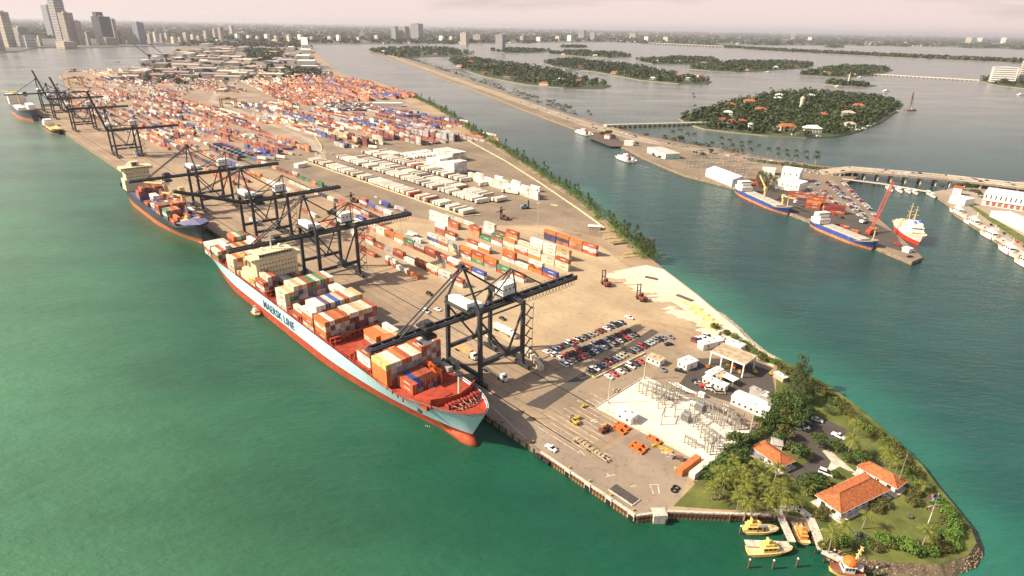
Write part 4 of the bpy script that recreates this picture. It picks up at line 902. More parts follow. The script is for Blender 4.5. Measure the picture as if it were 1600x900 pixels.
hb.build('hull', [M('white_topside', (.76, .72, .66), .5), RH], rs, smooth=True); dk.build('deck', BDK, rs)
h = part(rs, 'deckhouse', WHITE, lambda m: (m.bx(L * .44, L * .8, -4.8, 4.8, 5.6, 9), m.bx(L * .5, L * .77, -4.4, 4.4, 9, 12), m.bx(L * .52, L * .75, -3.6, 3.6, 12, 14.4)))
windows(h, L * .8 + .02, -4, 4, (7.6,), 6, .8, .7); windows(h, L * .77 + .02, -4, 4, (10.8,), 7, .9, .9)
part(rs, 'aft_house', CREAMP, lambda m: (m.bx(L * .1, L * .42, -4.6, 4.6, 5.4, 8.6), m.bx(L * .2, L * .4, -3.4, 3.4, 8.6, 10.6)))
for x in (.36, .56):
    part(rs, 'mast', YELP, lambda m: (m.tube((L * x, 0, 9), (L * x, 0, 26), .5, 8, r2=.25), m.bar((L * x, -2.4, 19), (L * x, 2.4, 19), .4), m.bar((L * x, -1.6, 23), (L * x, 1.6, 23), .35), m.bar((L * x, 0, 20), (L * x - 5, 0, 13), .3)))
for xx, yy in ((.66, 2.2), (.72, -2)): part(rs, 'radar_dome', M('dome_blue', (.1, .2, .6), .4), lambda m: m.tube((L * xx, yy, 14.4), (L * xx, yy, 16), 1.1, 10))
# ---- car ferries, tender, tug, barge and far ships
def ferry(label, stern, bow, B=12):
    r, L = ship_root('car_ferry', label, 'ferry', stern, bow)
    hb_, d_, _, _ = hull(L, B, 2.6, .9, rise=.4, bowl=.16, sternl=.16, rake=2, bulwark=.9, transom=.5, ns=16)
    hb_.build('hull', [WHITE, M('ferry_boot', (.03, .05, .1), .6)], r); d_.build('deck', M('ferry_deck', (.3, .28, .26), .8), r)
    h = part(r, 'side_house', WHITE, lambda m: (m.bx(L * .2, L * .75, B * .24, B * .44, 2.6, 5.4), m.bx(L * .2, L * .75, -B * .44, -B * .24, 2.6, 5.4), m.bx(L * .3, L * .62, -B * .44, B * .44, 5.4, 5.8)))
    side_windows(h, -B * .44 - .01, L * .22, L * .72, (4.4,), 7, 1.2, .8)
    p_ = part(r, 'wheelhouse', WHITE, lambda m: m.bx(L * .4, L * .54, -B * .22, B * .22, 5.8, 8.4)); part(p_, 'wheelhouse_windows', WIN, lambda m: (m.bx(L * .54, L * .54 + .05, -B * .2, B * .2, 7, 8), m.bx(L * .41, L * .53, -B * .22 - .05, -B * .22, 7, 8)))
    part(r, 'funnel', M('ferry_red', (.5, .08, .06), .5), lambda m: (m.bx(L * .3, L * .36, -1.2, 1.2, 5.8, 9), m.bx(L * .28, L * .7, -B * .45, -B * .43, 2.4, 2.9)))
    return r
ferry('white car ferry under way in the channel with a wake', G(991, 256, 0), G(963, 246, 0))
ferry('white car ferry docked at the ferry slip by the causeway', G(924, 214, 0), G(899, 206, 0))
WK = M('wake_foam', (.30, .36, .35), .6, 0, 0, .1, col2=(.06, .11, .11), detail=6, lo=.45, hi=.7, stretch=(1, 1, 1))
mb = MB()
for off, ln in ((-3.4, 1), (3.4, 1)):
    a = G(992, 257, 0); dv = (G(992, 257, 0) - G(963, 246, 0)).normalized(); nn = Vector((-dv.y, dv.x, 0))
    pts = [a + dv * (k * 9) + nn * (off * (1 + k * .13)) for k in range(9)]
    for i in range(8):
        w0, w1 = 1.2 * (1 - i / 9), 1.2 * (1 - (i + 1) / 9)
        mb.add([(*(pts[i] + nn * w0).xy, .02), (*(pts[i] - nn * w0).xy, .02), (*(pts[i + 1] - nn * w1).xy, .02), (*(pts[i + 1] + nn * w1).xy, .02)], [(0, 1, 2, 3)])
stuff(mb.build('ferry_wake_foam', WK), 'pale foam streaks of the wake behind the moving ferry', 'wake')
NAVYH = hull_mat('navy_hull', (.07, .10, .16))
fs, L = ship_root('bulk_ship', 'navy ship with white upper works beyond the raised cranes', 'ship', Q(1330, -17, 0), Q(1150, -17, 0))
hb, dk, _, _ = hull(L, 26, 13, 4, rise=4, bowl=.22, sternl=.1, rake=8, bulwark=1, transom=.7, ns=24); hb.build('hull', [NAVYH, ORBOOT], fs, smooth=True); dk.build('deck', M('buff_deck'), fs)
part(fs, 'deckhouse', WHITE, lambda m: (m.bx(18, 36, -12, 12, 13, 27), m.bx(20, 36, -13.4, 13.4, 27, 30))); part(fs, 'funnel', YELP, lambda m: m.bx(8, 16, -4, 4, 13, 32))
part(fs, 'white_superstructure', WHITE, lambda m: (m.bx(90, 140, -12.2, -3, 13.2, 18), m.bx(100, 135, 2, 11, 13.2, 21)))
part(fs, 'deck_crane', YELP, lambda m: (m.tube((60, 0, 13), (60, 0, 34), 1.2, 8), m.bar((60, 0, 31), (30, -18, 36), 1.3, 1.3)))
bg_, L = ship_root('workboat', 'small work ship with yellow hold moored astern of the navy ship', 'ship', Q(1085, -9, 0), Q(985, -9, 0))
hb, dk, _, _ = hull(L, 15, 4.2, 1.5, rise=2, bowl=.2, sternl=.1, rake=5, bulwark=.9, ns=18); hb.build('hull', [M('dark_grey_hull', (.06, .06, .06), .5), ORBOOT], bg_); dk.build('deck', YELP, bg_)
part(bg_, 'deckhouse', WHITE, lambda m: (m.bx(8, 26, -6, 6, 5, 9.5), m.bx(10, 22, -5, 5, 9.5, 12.4))); part(bg_, 'hold_coaming', YELP, lambda m: (m.bx(36, 80, -5.5, -4.6, 4.2, 6), m.bx(36, 80, 4.6, 5.5, 4.2, 6), m.bx(36, 37, -4.6, 4.6, 4.2, 6), m.bx(79, 80, -4.6, 4.6, 4.2, 6)))
small_boat('tug', 'dark tug steaming across the bay beyond the raised booms', F(126, 112, 0), F(107, 114, 0), 11, M('tug_black', (.05, .05, .05), .6), BDK, GREYW, 4, (.4, .7), 7)
mb = MB(); mb.ribbon([F(127, 112, 0), F(140, 108.5, 0), F(162, 105, 0)], 9, .02); stuff(mb.build('tug_wake_foam', WK), 'thin pale wake trailing behind the distant tug', 'wake')
small_boat('yacht', 'white motor yacht moored at the near island bridge', G(1121, 200, 0), G(1107, 196, 0), 9, WHITE, WHITE, WHITE, 3, (.2, .7), 3.4)
# sailing barge by the island
r = thing('crane_barge', 'small barge with a tall derrick off the far tip of the near island', 'barge', F(1421, 174, 0), R(20))
part(r, 'hull', M('barge_rust', (.18, .11, .08), .8), lambda m: m.bx(-13, 13, -6, 6, -.4, 2.4)); part(r, 'derrick', M('barge_rust'), lambda m: (m.bar((0, 0, 2.4), (-2, 0, 38), 1.6, 1.6), m.bar((9, 0, 2.4), (-2, 0, 36), .5), m.bar((-10, 0, 2.4), (-2, 0, 36), .5)))
part(r, 'deckhouse', GREYW, lambda m: m.bx(5, 10, -4, 3, 2.4, 6))
for i, (u, v) in enumerate([(155, 114), (176, 96), (205, 108), (1340, 121), (1380, 143), (1305, 135), (1391, 184 - 8), (1197, 110), (1590, 152)]):
    p = F(u, v, 0); small_boat('motor_boat', f'tiny white motor boat on open water, {nth(i)} of those scattered over the bay', p, p + Vector((14 + p.length / 250, 6, 0)), 5 + p.length / 800, WHITE, WHITE, WHITE, 2.2, (.3, .65), 2.4, group='small boats scattered over the bay', flying=False)
# ---- pilot station boats
PBY = M('pilot_boat_yellow', (.82, .58, .16), .45, 0, .05, 1)
pb1 = small_boat('pilot_boat', 'yellow pilot boat with tall cabin moored nearest the seawall', G(1161, 831, 0), G(1216, 831, 0), 3.7, PBY, BDK, PBY, 1.1, (.06, .5), 1.9, group='yellow pilot boats')
small_boat('pilot_boat', 'larger yellow pilot boat on the outer side of the finger dock', G(1167, 865, 0), G(1237, 861, 0), 4.2, PBY, BDK, PBY, 1.2, (.3, .62), 1.8, group='yellow pilot boats')
small_boat('pilot_boat', 'slim yellow pilot boat moored between the two docks', G(1257, 853, 0), G(1238, 812, 0), 3.6, PBY, BDK, ORB, 1.1, (.12, .45), 1.5, group='yellow pilot boats')
def dome(r, L):
    part(r, 'orange_canopy', M('canopy_orange', (.80, .17, .03), .5), lambda m: m.loft([[(L * .42 + 2.1 * math.cos(6.2832 * k / 12) * math.cos(a), 2.1 * math.sin(6.2832 * k / 12) * math.cos(a), 4.4 + 1.9 * math.sin(a)) for k in range(12)] for a in (0, .35, .7, 1.05, 1.35, 1.54)]))
    part(r, 'mast', YELP, lambda m: (m.bar((L * .3, 0, 3.8), (L * .18, 0, 10.5), .5, .5), [m.bar((L * (.285 - .03 * k), -1, 5.5 + k * 1.5), (L * (.285 - .03 * k), 1, 5.5 + k * 1.5), .2) for k in range(4)]))
small_boat('work_launch', 'workboat with big orange dome at the end of the walkway', G(1345, 897, 0), G(1292, 893, 0), 5.8, PBY, M('maroon_deck', (.25, .09, .06), .7), WHITE, 1.7, (.3, .62), 2.3, extras=dome, flying=False)
# ---- coast station cutters
for i, (a, b) in enumerate([((1487, 329), (1508, 343)), ((1509, 346), (1535, 361)), ((1535, 365), (1564, 382)), ((1564, 388), (1590, 406)), ((1589, 408), (1618, 426))]):
    def gear(r, L):
        part(r, 'mast', WHITE, lambda m: (m.tube((L * .5, 0, 5), (L * .5, 0, 12), .25, 6), m.bar((L * .5, -1.5, 9.5), (L * .5, 1.5, 9.5), .25)))
        part(r, 'red_stripe', M('stripe_red', (.6, .06, .04), .5), lambda m: [m.bx(L * .66, L * .7, sg * 3.05 - .08, sg * 3.05 + .08, .8, 2.7) for sg in (-1, 1)])
        part(r, 'deck_gear', M('lifeboat_orange'), lambda m: (m.bx(L * .06, L * .16, -1.6, 1.4, 2.6, 3.8), m.bx(L * .72, L * .78, -.8, .8, 2.9, 4.2)))
    small_boat('patrol_cutter', f'white patrol cutter at the coast station quay, {nth(i)} from the bridge end', G(*a, 0), G(*b, 0), 6.4, WHITE, M('cutter_grey_deck', (.5, .48, .44), .7), WHITE, 2.5, (.25, .62), 3.0, group='white patrol cutters', extras=gear)
for i, (a, b) in enumerate([((1385, 293), (1394, 301)), ((1400, 295), (1409, 303)), ((1415, 297), (1422, 304)), ((1424, 298), (1433, 306)), ((1446, 300), (1455, 308)), ((1452, 304), (1461, 311))]):
    small_boat('harbour_boat', f'small white boat inside the breakwater, {nth(i)} from the terminal side', G(*a, 0), G(*b, 0), 3.6, WHITE, M('cutter_grey_deck'), WHITE, 1.5, (.3, .65), 1.9, group='small boats inside the breakwater', flying=False)
for i, (u, v) in enumerate([(1344, 203), (1352, 199), (1362, 195), (1334, 205), (1233, 213), (1272, 215)]):
    p = G(u, v, 0); small_boat('island_boat', f'small white boat at the near island docks, {nth(i)} from the seawall corner', p, p + Vector((12, 3, 0)), 4, WHITE, WHITE, WHITE, 1.6, (.3, .65), 1.8, group='boats at the near island docks', flying=False)
# ================================================================== CONTAINERS
CCOL = dict(rust=(.40, .095, .040), orange=(.62, .20, .055), white=(.78, .73, .63), cream=(.66, .58, .43), tan=(.58, .38, .17), grey=(.38, .37, .35), maroon=(.22, .045, .035), blue=(.055, .09, .34), green=(.07, .22, .11), yellow=(.62, .50, .14), lime=(.48, .45, .17), purple=(.13, .08, .16), navy=(.04, .045, .12))
CNAME = dict(rust='rust-red', orange='orange', white='white', cream='cream', tan='tan', grey='grey', maroon='maroon', blue='blue', green='green', yellow='yellow', lime='yellow-green', purple='dark purple', navy='navy')
def paint(name, col):                                   # corrugated, faded and streaked container paint
    m = bpy.data.materials.new(name); m.use_nodes = True; n, l = m.node_tree.nodes, m.node_tree.links; b = n['Principled BSDF']
    b.inputs['Roughness'].default_value = .55; b.inputs['Specular IOR Level'].default_value = .3
    t = n.new('ShaderNodeTexCoord'); oi = n.new('ShaderNodeObjectInfo')
    q = n.new('ShaderNodeMapping'); q.inputs['Scale'].default_value = (.5, .5, .13); l.new(t.outputs['Object'], q.inputs[0])
    ad = n.new('ShaderNodeVectorMath'); ad.operation = 'ADD'; l.new(q.outputs[0], ad.inputs[0]); l.new(oi.outputs['Location'], ad.inputs[1])
    z = n.new('ShaderNodeTexNoise'); z.inputs['Scale'].default_value = 1.4; z.inputs['Detail'].default_value = 5; l.new(ad.outputs[0], z.inputs['Vector'])
    r = n.new('ShaderNodeMapRange'); r.inputs[1].default_value = .35; r.inputs[2].default_value = .7; l.new(z.outputs[0], r.inputs[0])
    x = n.new('ShaderNodeMix'); x.data_type = 'RGBA'; x.inputs[6].default_value = (*[c * .72 + .012 for c in col], 1); x.inputs[7].default_value = (*[min(1, c * 1.1 + .01) for c in col], 1); l.new(r.outputs[0], x.inputs[0])
    hsv = n.new('ShaderNodeHueSaturation'); rv = n.new('ShaderNodeMapRange'); rv.inputs[3].default_value = .78; rv.inputs[4].default_value = 1.12; l.new(oi.outputs['Random'], rv.inputs[0]); l.new(rv.outputs[0], hsv.inputs['Value']); l.new(x.outputs[2], hsv.inputs['Color'])
    l.new(hsv.outputs[0], b.inputs['Base Color'])
    w = n.new('ShaderNodeTexWave'); w.inputs['Scale'].default_value = 1.1; l.new(t.outputs['Object'], w.inputs['Vector'])
    k = n.new('ShaderNodeBump'); k.inputs['Strength'].default_value = .5; k.inputs['Distance'].default_value = .05; l.new(w.outputs[0], k.inputs['Height']); l.new(k.outputs[0], b.inputs['Normal'])
    return m
CMAT = {k: paint('container_' + k, v) for k, v in CCOL.items()}
def mark_mat(name, ink):
    m = bpy.data.materials.new(name); m.use_nodes = True; n, l = m.node_tree.nodes, m.node_tree.links; b = n['Principled BSDF']; b.inputs['Base Color'].default_value = (*ink, 1); b.inputs['Roughness'].default_value = .6; return m
INK = mark_mat('container_ink', (.05, .045, .05)); INKW = mark_mat('container_white_ink', (.7, .66, .6))
CW, CH = 2.44, 2.58
def cmesh(col, L, letters=True):
    mb = MB(); w, h = CW / 2, CH
    mb.bx(-L / 2 + .08, L / 2 - .08, -w + .05, w - .05, .06, h - .05, 0)
    for sx in (-1, 1):
        for sy in (-1, 1): mb.bx(sx * L / 2 - .0, sx * (L / 2 - .18), sy * w, sy * (w - .16), 0, h, 0)
    mb.bx(L / 2 - .08, L / 2 - .05, -.05, .05, .2, h - .2, 1)
    for y in (-.75, -.35, .35, .75): mb.bx(L / 2 - .07, L / 2 - .03, y - .03, y + .03, .15, h - .15, 0)
    if letters:
        lm = 1
        for sy in (-1, 1):
            x = -L * .06
            for k in range(7): mb.bx(x + k * .62, x + k * .62 + .42, sy * (w - .045), sy * (w - .03), h * .62, h * .84, lm)
    return mb.mesh('container', [CMAT[col], INKW if col in ('rust', 'maroon', 'blue', 'green', 'navy', 'purple') else INK])
CMESH = {}
def cm(col, L):
    k = (col, L)
    if k not in CMESH: CMESH[k] = cmesh(col, L, letters=(col in ('white', 'cream', 'grey', 'tan') or col in ('rust', 'blue', 'green', 'navy')))
    return CMESH[k]
CAND = []      # every container: (priority, position, rz, colour, length, label, group)
HID = []       # the same without a label, always in the mass
CAMP = Vector((0, 0, CAM_H))
def cadd(p, rz, col, L, label, group, show=1.0): CAND.append((show * 100 / ((p - CAMP).length ** 2), p, rz, col, L, label, group))
# ---- on the big ship
T0 = -28.6
def ship_bay(bayname, s0, L, base, rows, tops, pal, sides=None, t0=T0, zoff=None, pitch=2.5, group='containers on the big pale blue ship'):
    rng = random.Random(sum(map(ord, bayname)) + int(s0))
    for i, n_ in enumerate(rows):
        if not n_: continue
        t_ = t0 + i * pitch; zo = (zoff[i] if zoff else 0)
        for k in range(n_):
            top = (k == n_ - 1)
            vis_side = (i == 0 or rows[i - 1] <= k)
            col = tops[i % len(tops)] if top else (sides[k] if (sides and vis_side and i == 0 and k < len(sides)) else rng.choice(pal))
            show = (1.0 if top else 0) + (.9 if vis_side else 0) + .35
            p = Q(s0 + L / 2, t_, base + zo + k * CH)
            lab = f"{CNAME[col]} container, {bayname}, {'top' if top else ORD[k]} tier, {nth(i)} row from water side"
            cadd(p, QA, col, L, lab, group, show)
PAL1 = ['rust', 'grey', 'cream', 'orange', 'rust', 'grey', 'maroon', 'tan', 'cream', 'blue', 'grey']
ship_bay('big ship bow bay', 93.2, 11.4, 13.2, [2, 2, 2, 2, 2], ['rust', 'blue', 'rust', 'rust', 'rust'], ['rust', 'grey', 'blue', 'grey', 'maroon'], ['rust', 'rust'], t0=-24.4)
ship_bay('big ship second bay', 105.6, 11.4, 13.1, [4, 4, 4, 4, 4, 4, 4, 5, 5, 5, 5], ['lime', 'cream', 'white', 'orange', 'rust', 'white', 'cream', 'rust', 'orange', 'white', 'orange'], ['grey', 'rust', 'grey', 'cream', 'grey', 'orange', 'rust'], ['orange', 'orange', 'orange'])
ship_bay('big ship part-empty bay', 122.8, 11.2, 13.1, [0, 3, 2, 0, 0, 0, 3, 3, 3, 2, 2], ['white', 'rust', 'white', 'rust', 'rust', 'rust', 'orange', 'orange', 'tan', 'white', 'cream'], ['white', 'rust', 'grey'], ['white'])
ship_bay('big ship half-filled bay', 138.5, 11.2, 13.1, [0, 0, 0, 0, 0, 0, 2, 2, 2, 1, 2], ['orange', 'orange', 'orange', 'orange', 'orange', 'orange', 'orange', 'orange', 'tan', 'orange', 'white'], ['orange', 'tan', 'cream'], None)
ship_bay('big ship tall middle bay', 157.4, 11.4, 13.1, [4, 4, 4, 4, 4, 4, 4, 4, 4, 4, 4], ['orange', 'white', 'rust', 'orange', 'rust', 'cream', 'white', 'tan', 'cream', 'cream', 'rust'], ['grey', 'rust', 'cream', 'maroon', 'grey', 'maroon', 'rust'], ['rust', 'orange', 'cream'], zoff=[0, 0, 0, 0, 0, .7, .7, .7, .7, .7, .7])
ship_bay('big ship white-topped bay', 170.6, 11.4, 13.1, [4, 5, 5, 5, 5, 5, 5, 5, 5, 5, 5], ['white', 'white', 'white', 'purple', 'cream', 'blue', 'cream', 'rust', 'cream', 'cream', 'tan'], ['grey', 'orange', 'rust', 'navy', 'grey', 'cream', 'purple'], ['cream', 'rust', 'orange'])
ship_bay('big ship low bay', 186.6, 11.2, 13.1, [1, 2, 1, 1, 0, 0, 0, 0, 0, 4, 4], ['rust', 'white', 'maroon', 'rust', 'rust', 'rust', 'rust', 'rust', 'rust', 'white', 'white'], ['white', 'rust'], None)
ship_bay('big ship green-topped bay', 200.6, 11.6, 13.1, [4, 4, 5, 5, 5, 5, 5, 5, 5, 5, 5], ['cream', 'tan', 'cream', 'tan', 'cream', 'rust', 'green', 'cream', 'green', 'orange', 'white'], ['grey', 'grey', 'cream', 'rust', 'rust', 'green', 'blue', 'grey'], ['cream', 'white', 'cream'])
ship_bay('bay before big ship bridge', 227.6, 11.4, 13.1, [3, 4, 4, 1, 0, 2, 2, 2, 2, 0, 0], ['rust', 'cream', 'rust', 'white', 'white', 'white', 'grey', 'navy', 'rust', 'cream', 'cream'], ['grey', 'maroon', 'navy', 'rust', 'grey', 'green'], ['rust', 'white'])
ship_bay('bay behind big ship bridge', 271.0, 11.6, 11.9, [4, 4, 4, 4, 4, 4, 4, 4, 4, 4, 4], ['cream', 'orange', 'tan', 'rust', 'cream', 'white', 'rust', 'cream', 'cream', 'rust', 'white'], ['grey', 'cream', 'rust', 'tan', 'orange'], ['cream', 'cream', 'cream'])
ship_bay('big ship last-but-one bay', 297.4, 11.6, 11.9, [3, 3, 4, 3, 3, 3, 3, 3, 3, 4, 4], ['cream', 'rust', 'white', 'rust', 'cream', 'rust', 'lime', 'rust', 'cream', 'white', 'rust'], ['green', 'maroon', 'maroon', 'grey'], ['orange', 'green'])
ship_bay('big ship sternmost bay', 311.4, 11.6, 11.9, [3, 3, 3, 3, 3, 0, 4, 4, 4, 4], ['white', 'white', 'cream', 'white', 'cream', 'cream', 'orange', 'cream', 'green', 'rust'], ['white', 'maroon', 'rust', 'grey'], ['white', 'rust'])
# ---- on the dark hulled ship
GB = 'containers on the dark geared ship'
ship_bay('dark ship fore hold', 404, 11.6, 10.6, [1, 2, 1, 1, 2, 0, 1, 1], ['rust', 'orange', 'purple', 'rust', 'rust', 'rust', 'blue', 'rust'], ['rust', 'white'], None, t0=-24, group=GB)
ship_bay('dark ship second hold', 417, 11.6, 10.6, [3, 3, 3, 3, 2, 0, 2, 2], ['green', 'orange', 'rust', 'orange', 'purple', 'rust', 'navy', 'white'], ['rust', 'green', 'maroon'], ['green', 'white'], t0=-24.6, group=GB)
ship_bay('dark ship middle hold', 436, 11.6, 10.6, [3, 3, 3, 2, 3, 3, 3, 3, 2], ['rust', 'rust', 'green', 'maroon', 'rust', 'orange', 'rust', 'rust', 'white'], ['rust', 'maroon', 'blue'], ['orange', 'rust'], t0=-25, group=GB)
ship_bay('dark ship fourth hold', 449, 11.6, 10.6, [2, 3, 3, 2, 2, 3, 3, 3, 3], ['cream', 'blue', 'rust', 'white', 'cream', 'rust', 'white', 'rust', 'cream'], ['rust', 'grey'], ['blue', 'rust'], t0=-25, group=GB)
ship_bay('dark ship fifth hold', 470, 11.6, 10.6, [1, 1, 3, 3, 2, 3, 2, 2, 3], ['rust', 'maroon', 'white', 'white', 'grey', 'rust', 'cream', 'rust', 'grey'], ['rust', 'maroon', 'grey'], None, t0=-25, group=GB)
ship_bay('dark ship hold before bridge', 492, 11.6, 10.6, [3, 4, 4, 4, 3, 4, 4, 4, 3], ['rust', 'rust', 'maroon', 'rust', 'rust', 'rust', 'maroon', 'rust', 'rust'], ['rust', 'maroon', 'blue', 'rust', 'white'], ['blue', 'rust'], t0=-25, group=GB)
# ---- rows on the ground in the near yard (rows run along s; lists are stacks from the near end to the far end, bottom to top)
SH = dict(r='rust', o='orange', w='white', c='cream', t='tan', g='grey', m='maroon', b='blue', e='green', y='yellow', n='navy', l='lime', p='purple')
def yard_row(rowname, s0, t_, spec, L=12.19, pitch=12.9, ang=0, dt=0, group='containers stacked in the near yard'):
    for i, stk in enumerate(spec.split()):
        if stk == '-': continue
        for k, ch in enumerate(stk):
            top = k == len(stk) - 1
            p = Q(s0 + i * pitch + L / 2, t_ + dt * i, 3.02 + k * (CH + .02))
            cadd(p, QA, SH[ch], L, f"{CNAME[SH[ch]]} container, {rowname}, {nth(i)} stack from near end, {'topmost' if top and k else 'lowest' if k == 0 else 'middle'}", group, 1.35 if top else .95)
yard_row('yard row with white triples', 175.4, 158.6, 'cct www cww c cor r wwc - w c g')
yard_row('short orange and navy row', 170, 180.5, 'rwr roo rno nno')
yard_row('second yard row from channel', 163, 144.2, 'ccr cc owc rw ywo wre e oor - rr wcw wcw')
yard_row('third yard row from channel', 157, 126.6, 'rb orw w wro - ow wr - wr rrw')
yard_row('middle yard row', 168, 108.5, 'wr re gro eor wro ccg wrc wbw - w')
yard_row('long yard row behind cranes', 187, 92.5, 'wb or rw gr mr mg re wo ro cc ow - w')
yard_row('front yard row', 186, 74.5, 'wr gw rc mr w mr g r wr r cc w m r - w r')
yard_row('low row by crane rails', 215, 62, 'o w rw - r m')
yard_row('stack by the top loader', 300, 96, 'rr gr -  wb', group='containers stacked in the near yard')
yard_row('block by main yard road', 340, 122, 'gw rg rb rwr', group='containers stacked in the near yard')
yard_row('block farther from yard road', 352, 108, 'rg wr or rr', group='containers stacked in the near yard')
cadd(Q(91, 42.5, 3.02), QA - R(24), 'cream', 12.19, 'cream container standing nearest the car park behind the crane', 'containers stacked in the near yard', 9)
cadd(Q(101, 46.5, 3.02), QA - R(24), 'cream', 6.1, 'short cream container at the corner of the car park', 'containers stacked in the near yard', 9)
a, b = G(1059.7, 744.5), G(1088, 723); ra = math.atan2(b.y - a.y, b.x - a.x)
cadd((a + b) / 2 + Vector((.6, .9, .02)), ra, 'orange', 12.19, 'orange container lying by the hedge beside the substation', 'containers by the hedge', 9)
cadd((a + b) / 2 + Vector((4.6, -.8, .02)), ra, 'white', 12.19, 'white container lying by the hedge beside the orange one', 'containers by the hedge', 9)
cadd(G(445, 391), QA + R(70), 'white', 9, 'white container standing on its own beneath the second crane', 'containers in the near yard', 2)
# white triple-stacked wall near the channel trees
for i in range(8):
    for k in range(3):
        cadd(Q(310 + i * 13.2, 257 + i * .35, 3.02 + k * CH), QA, random.choice(['cream', 'white', 'cream']), 12.19, f"pale container, triple wall by channel trees, {nth(i)} stack from near end, {['lowest', 'middle', 'topmost'][k]}", 'white container wall', 1.3)
for i in range(8):
    for k in range(2 if i % 3 else 3): cadd(Q(318 + i * 13.2, 263 + i * .35, 3.02 + k * CH), QA, 'white', 12.19, '', '', .1)
for i in range(5): 
    for k in range(2 - i % 2): cadd(Q(330 + i * 13.4, 279, 3.02 + k * CH), QA, 'white', 12.19, '', '', .1)
for i in range(4):
    for j in range(7):
        for k in range(5 - (i % 2)): cadd(Q(442 + i * 12.8, 262 + j * 2.6, 3.02 + k * CH), QA, 'white', 12.19, '', '', .1)
for i in range(3):
    for j in range(8):
        for k in range(4): cadd(Q(494 + i * 12.8, 300 + j * 2.6, 3.02 + k * CH), QA, random.choice(['white', 'cream']), 12.19, '', '', .1)
for i in range(2):
    for j in range(9):
        for k in range(2): cadd(Q(528 + i * 18, 270 + j * 4.5, 3.02 + k * CH), QA, 'white', 12.19, '', '', .1)
# ---- farther yards: blocks and rows of stacks, seen as one mass
FARPAL = ['rust'] * 6 + ['orange'] * 4 + ['maroon'] * 5 + ['white'] + ['cream'] * 3 + ['grey'] * 4 + ['blue'] * 2 + ['green'] + ['tan'] * 2 + ['navy'] * 2
def far_rows(s0, s1, t0, t1, dt, density, hmax, pal=FARPAL, pitch=13.4, skew=0):
    t_ = t0
    while t_ < t1:
        s_ = s0 + U(0, 20); run = 0; main = random.choice(pal); h = 1
        while s_ < s1:
            if run <= 0:
                gap = U(0, 1) > density; run = random.randint(2, 6) if gap else random.randint(3, 9); on = not gap; main = random.choice(pal); h = random.choice([1, 1, 2, 2, hmax])
            run -= 1
            if on:
                for k in range(max(1, min(hmax, h + random.choice([-1, 0, 0, 0])))):
                    HID.append((Q(s_, t_ + skew * (s_ - s0) + U(-.15, .15), 3.02 + k * CH), QA, main if U(0, 1) < .6 else random.choice(pal), 12.19))
            s_ += pitch
        t_ += dt
BLUES = ['blue'] * 3 + ['navy', 'rust', 'rust', 'maroon', 'orange', 'white']
far_rows(395, 1000, 64, 128, 15.5, .42, 2)
far_rows(640, 1150, 136, 215, 12.5, .62, 3)
far_rows(760, 1500, 70, 128, 16, .5, 2)
far_rows(900, 1430, 218, 262, 11, .75, 2, FARPAL + ['cream'] * 6)
far_rows(1050, 1600, 60, 230, 15, .6, 2, FARPAL + ['maroon'] * 8 + ['grey'] * 4)
far_rows(690, 1010, 262, 390, 9, .8, 3)
far_rows(1000, 1180, 300, 380, 9, .8, 3)
far_rows(1400, 2000, 150, 420, 22, .6, 2, ['maroon', 'rust', 'grey', 'navy', 'maroon', 'tan'])
far_rows(640, 668, 245, 300, 2.6, 1, 4, FARPAL)
far_rows(655, 700, 300, 336, 7, .9, 4)
far_rows(600, 690, 335, 400, 2.7, .97, 4, ['grey', 'rust', 'maroon', 'rust', 'grey'])
far_rows(690, 760, 395, 440, 2.7, .9, 3, ['maroon', 'grey', 'rust', 'blue'])
far_rows(560, 640, 410, 470, 9, .7, 1)
for t_ in range(375, 650, 34):                                           # tall orange blocks beyond
    far_rows(1090, 1640, t_, t_ + 17, 2.9, .9, 4, ['rust', 'rust', 'maroon', 'rust', 'orange', 'maroon', 'grey', 'tan', 'white'] if t_ < 480 else ['rust', 'orange', 'rust', 'tan', 'orange', 'maroon', 'blue'], skew=.24)
far_rows(1500, 2100, 470, 700, 13, .75, 2, ['rust', 'maroon', 'grey', 'white', 'tan'], skew=.22)
far_rows(700, 1000, 395, 520, 14, .55, 2, ['rust', 'maroon', 'grey', 'white', 'blue'])
far_rows(1700, 2300, 250, 520, 24, .5, 2, ['maroon', 'grey', 'tan', 'white'])
for i in range(8): HID.append((Q(672 + i * 12.6, 127 + i * .2, 3.02), QA + R(62), 'blue', 12.19))
for i in range(6): HID.append((G(372 + i * 19, 247 - i * 3.1), R(12), random.choice(['blue', 'navy', 'blue']), 17))
# the 300 that show largest become things of their own, the rest one mass
CAND.sort(key=lambda c: -c[0]); seen_l = set(); nthing = 0
for pr_, p, rz, col, L, lab, grp in CAND:
    if nthing < 300 and lab and lab not in seen_l and (not lab.startswith('pale container, triple') or nthing < 300):
        seen_l.add(lab); nthing += 1
        tag(obj('container', cm(col, L), None, p, rz), lab, 'container', grp)
    else: HID.append((p, rz, col, L))
def mass(name, items, label):
    keys = list(CCOL); mb = MB()
    for p, rz, col, L in items: mb.box((p.x, p.y, p.z + CH / 2), (L, CW, CH - .04), rz, keys.index(col))
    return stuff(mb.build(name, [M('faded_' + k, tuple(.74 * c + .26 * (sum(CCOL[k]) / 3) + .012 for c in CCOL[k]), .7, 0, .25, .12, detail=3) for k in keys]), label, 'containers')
mass('stacked_containers_mass', HID, 'mass of stacked containers filling the farther yards and lower ship tiers')
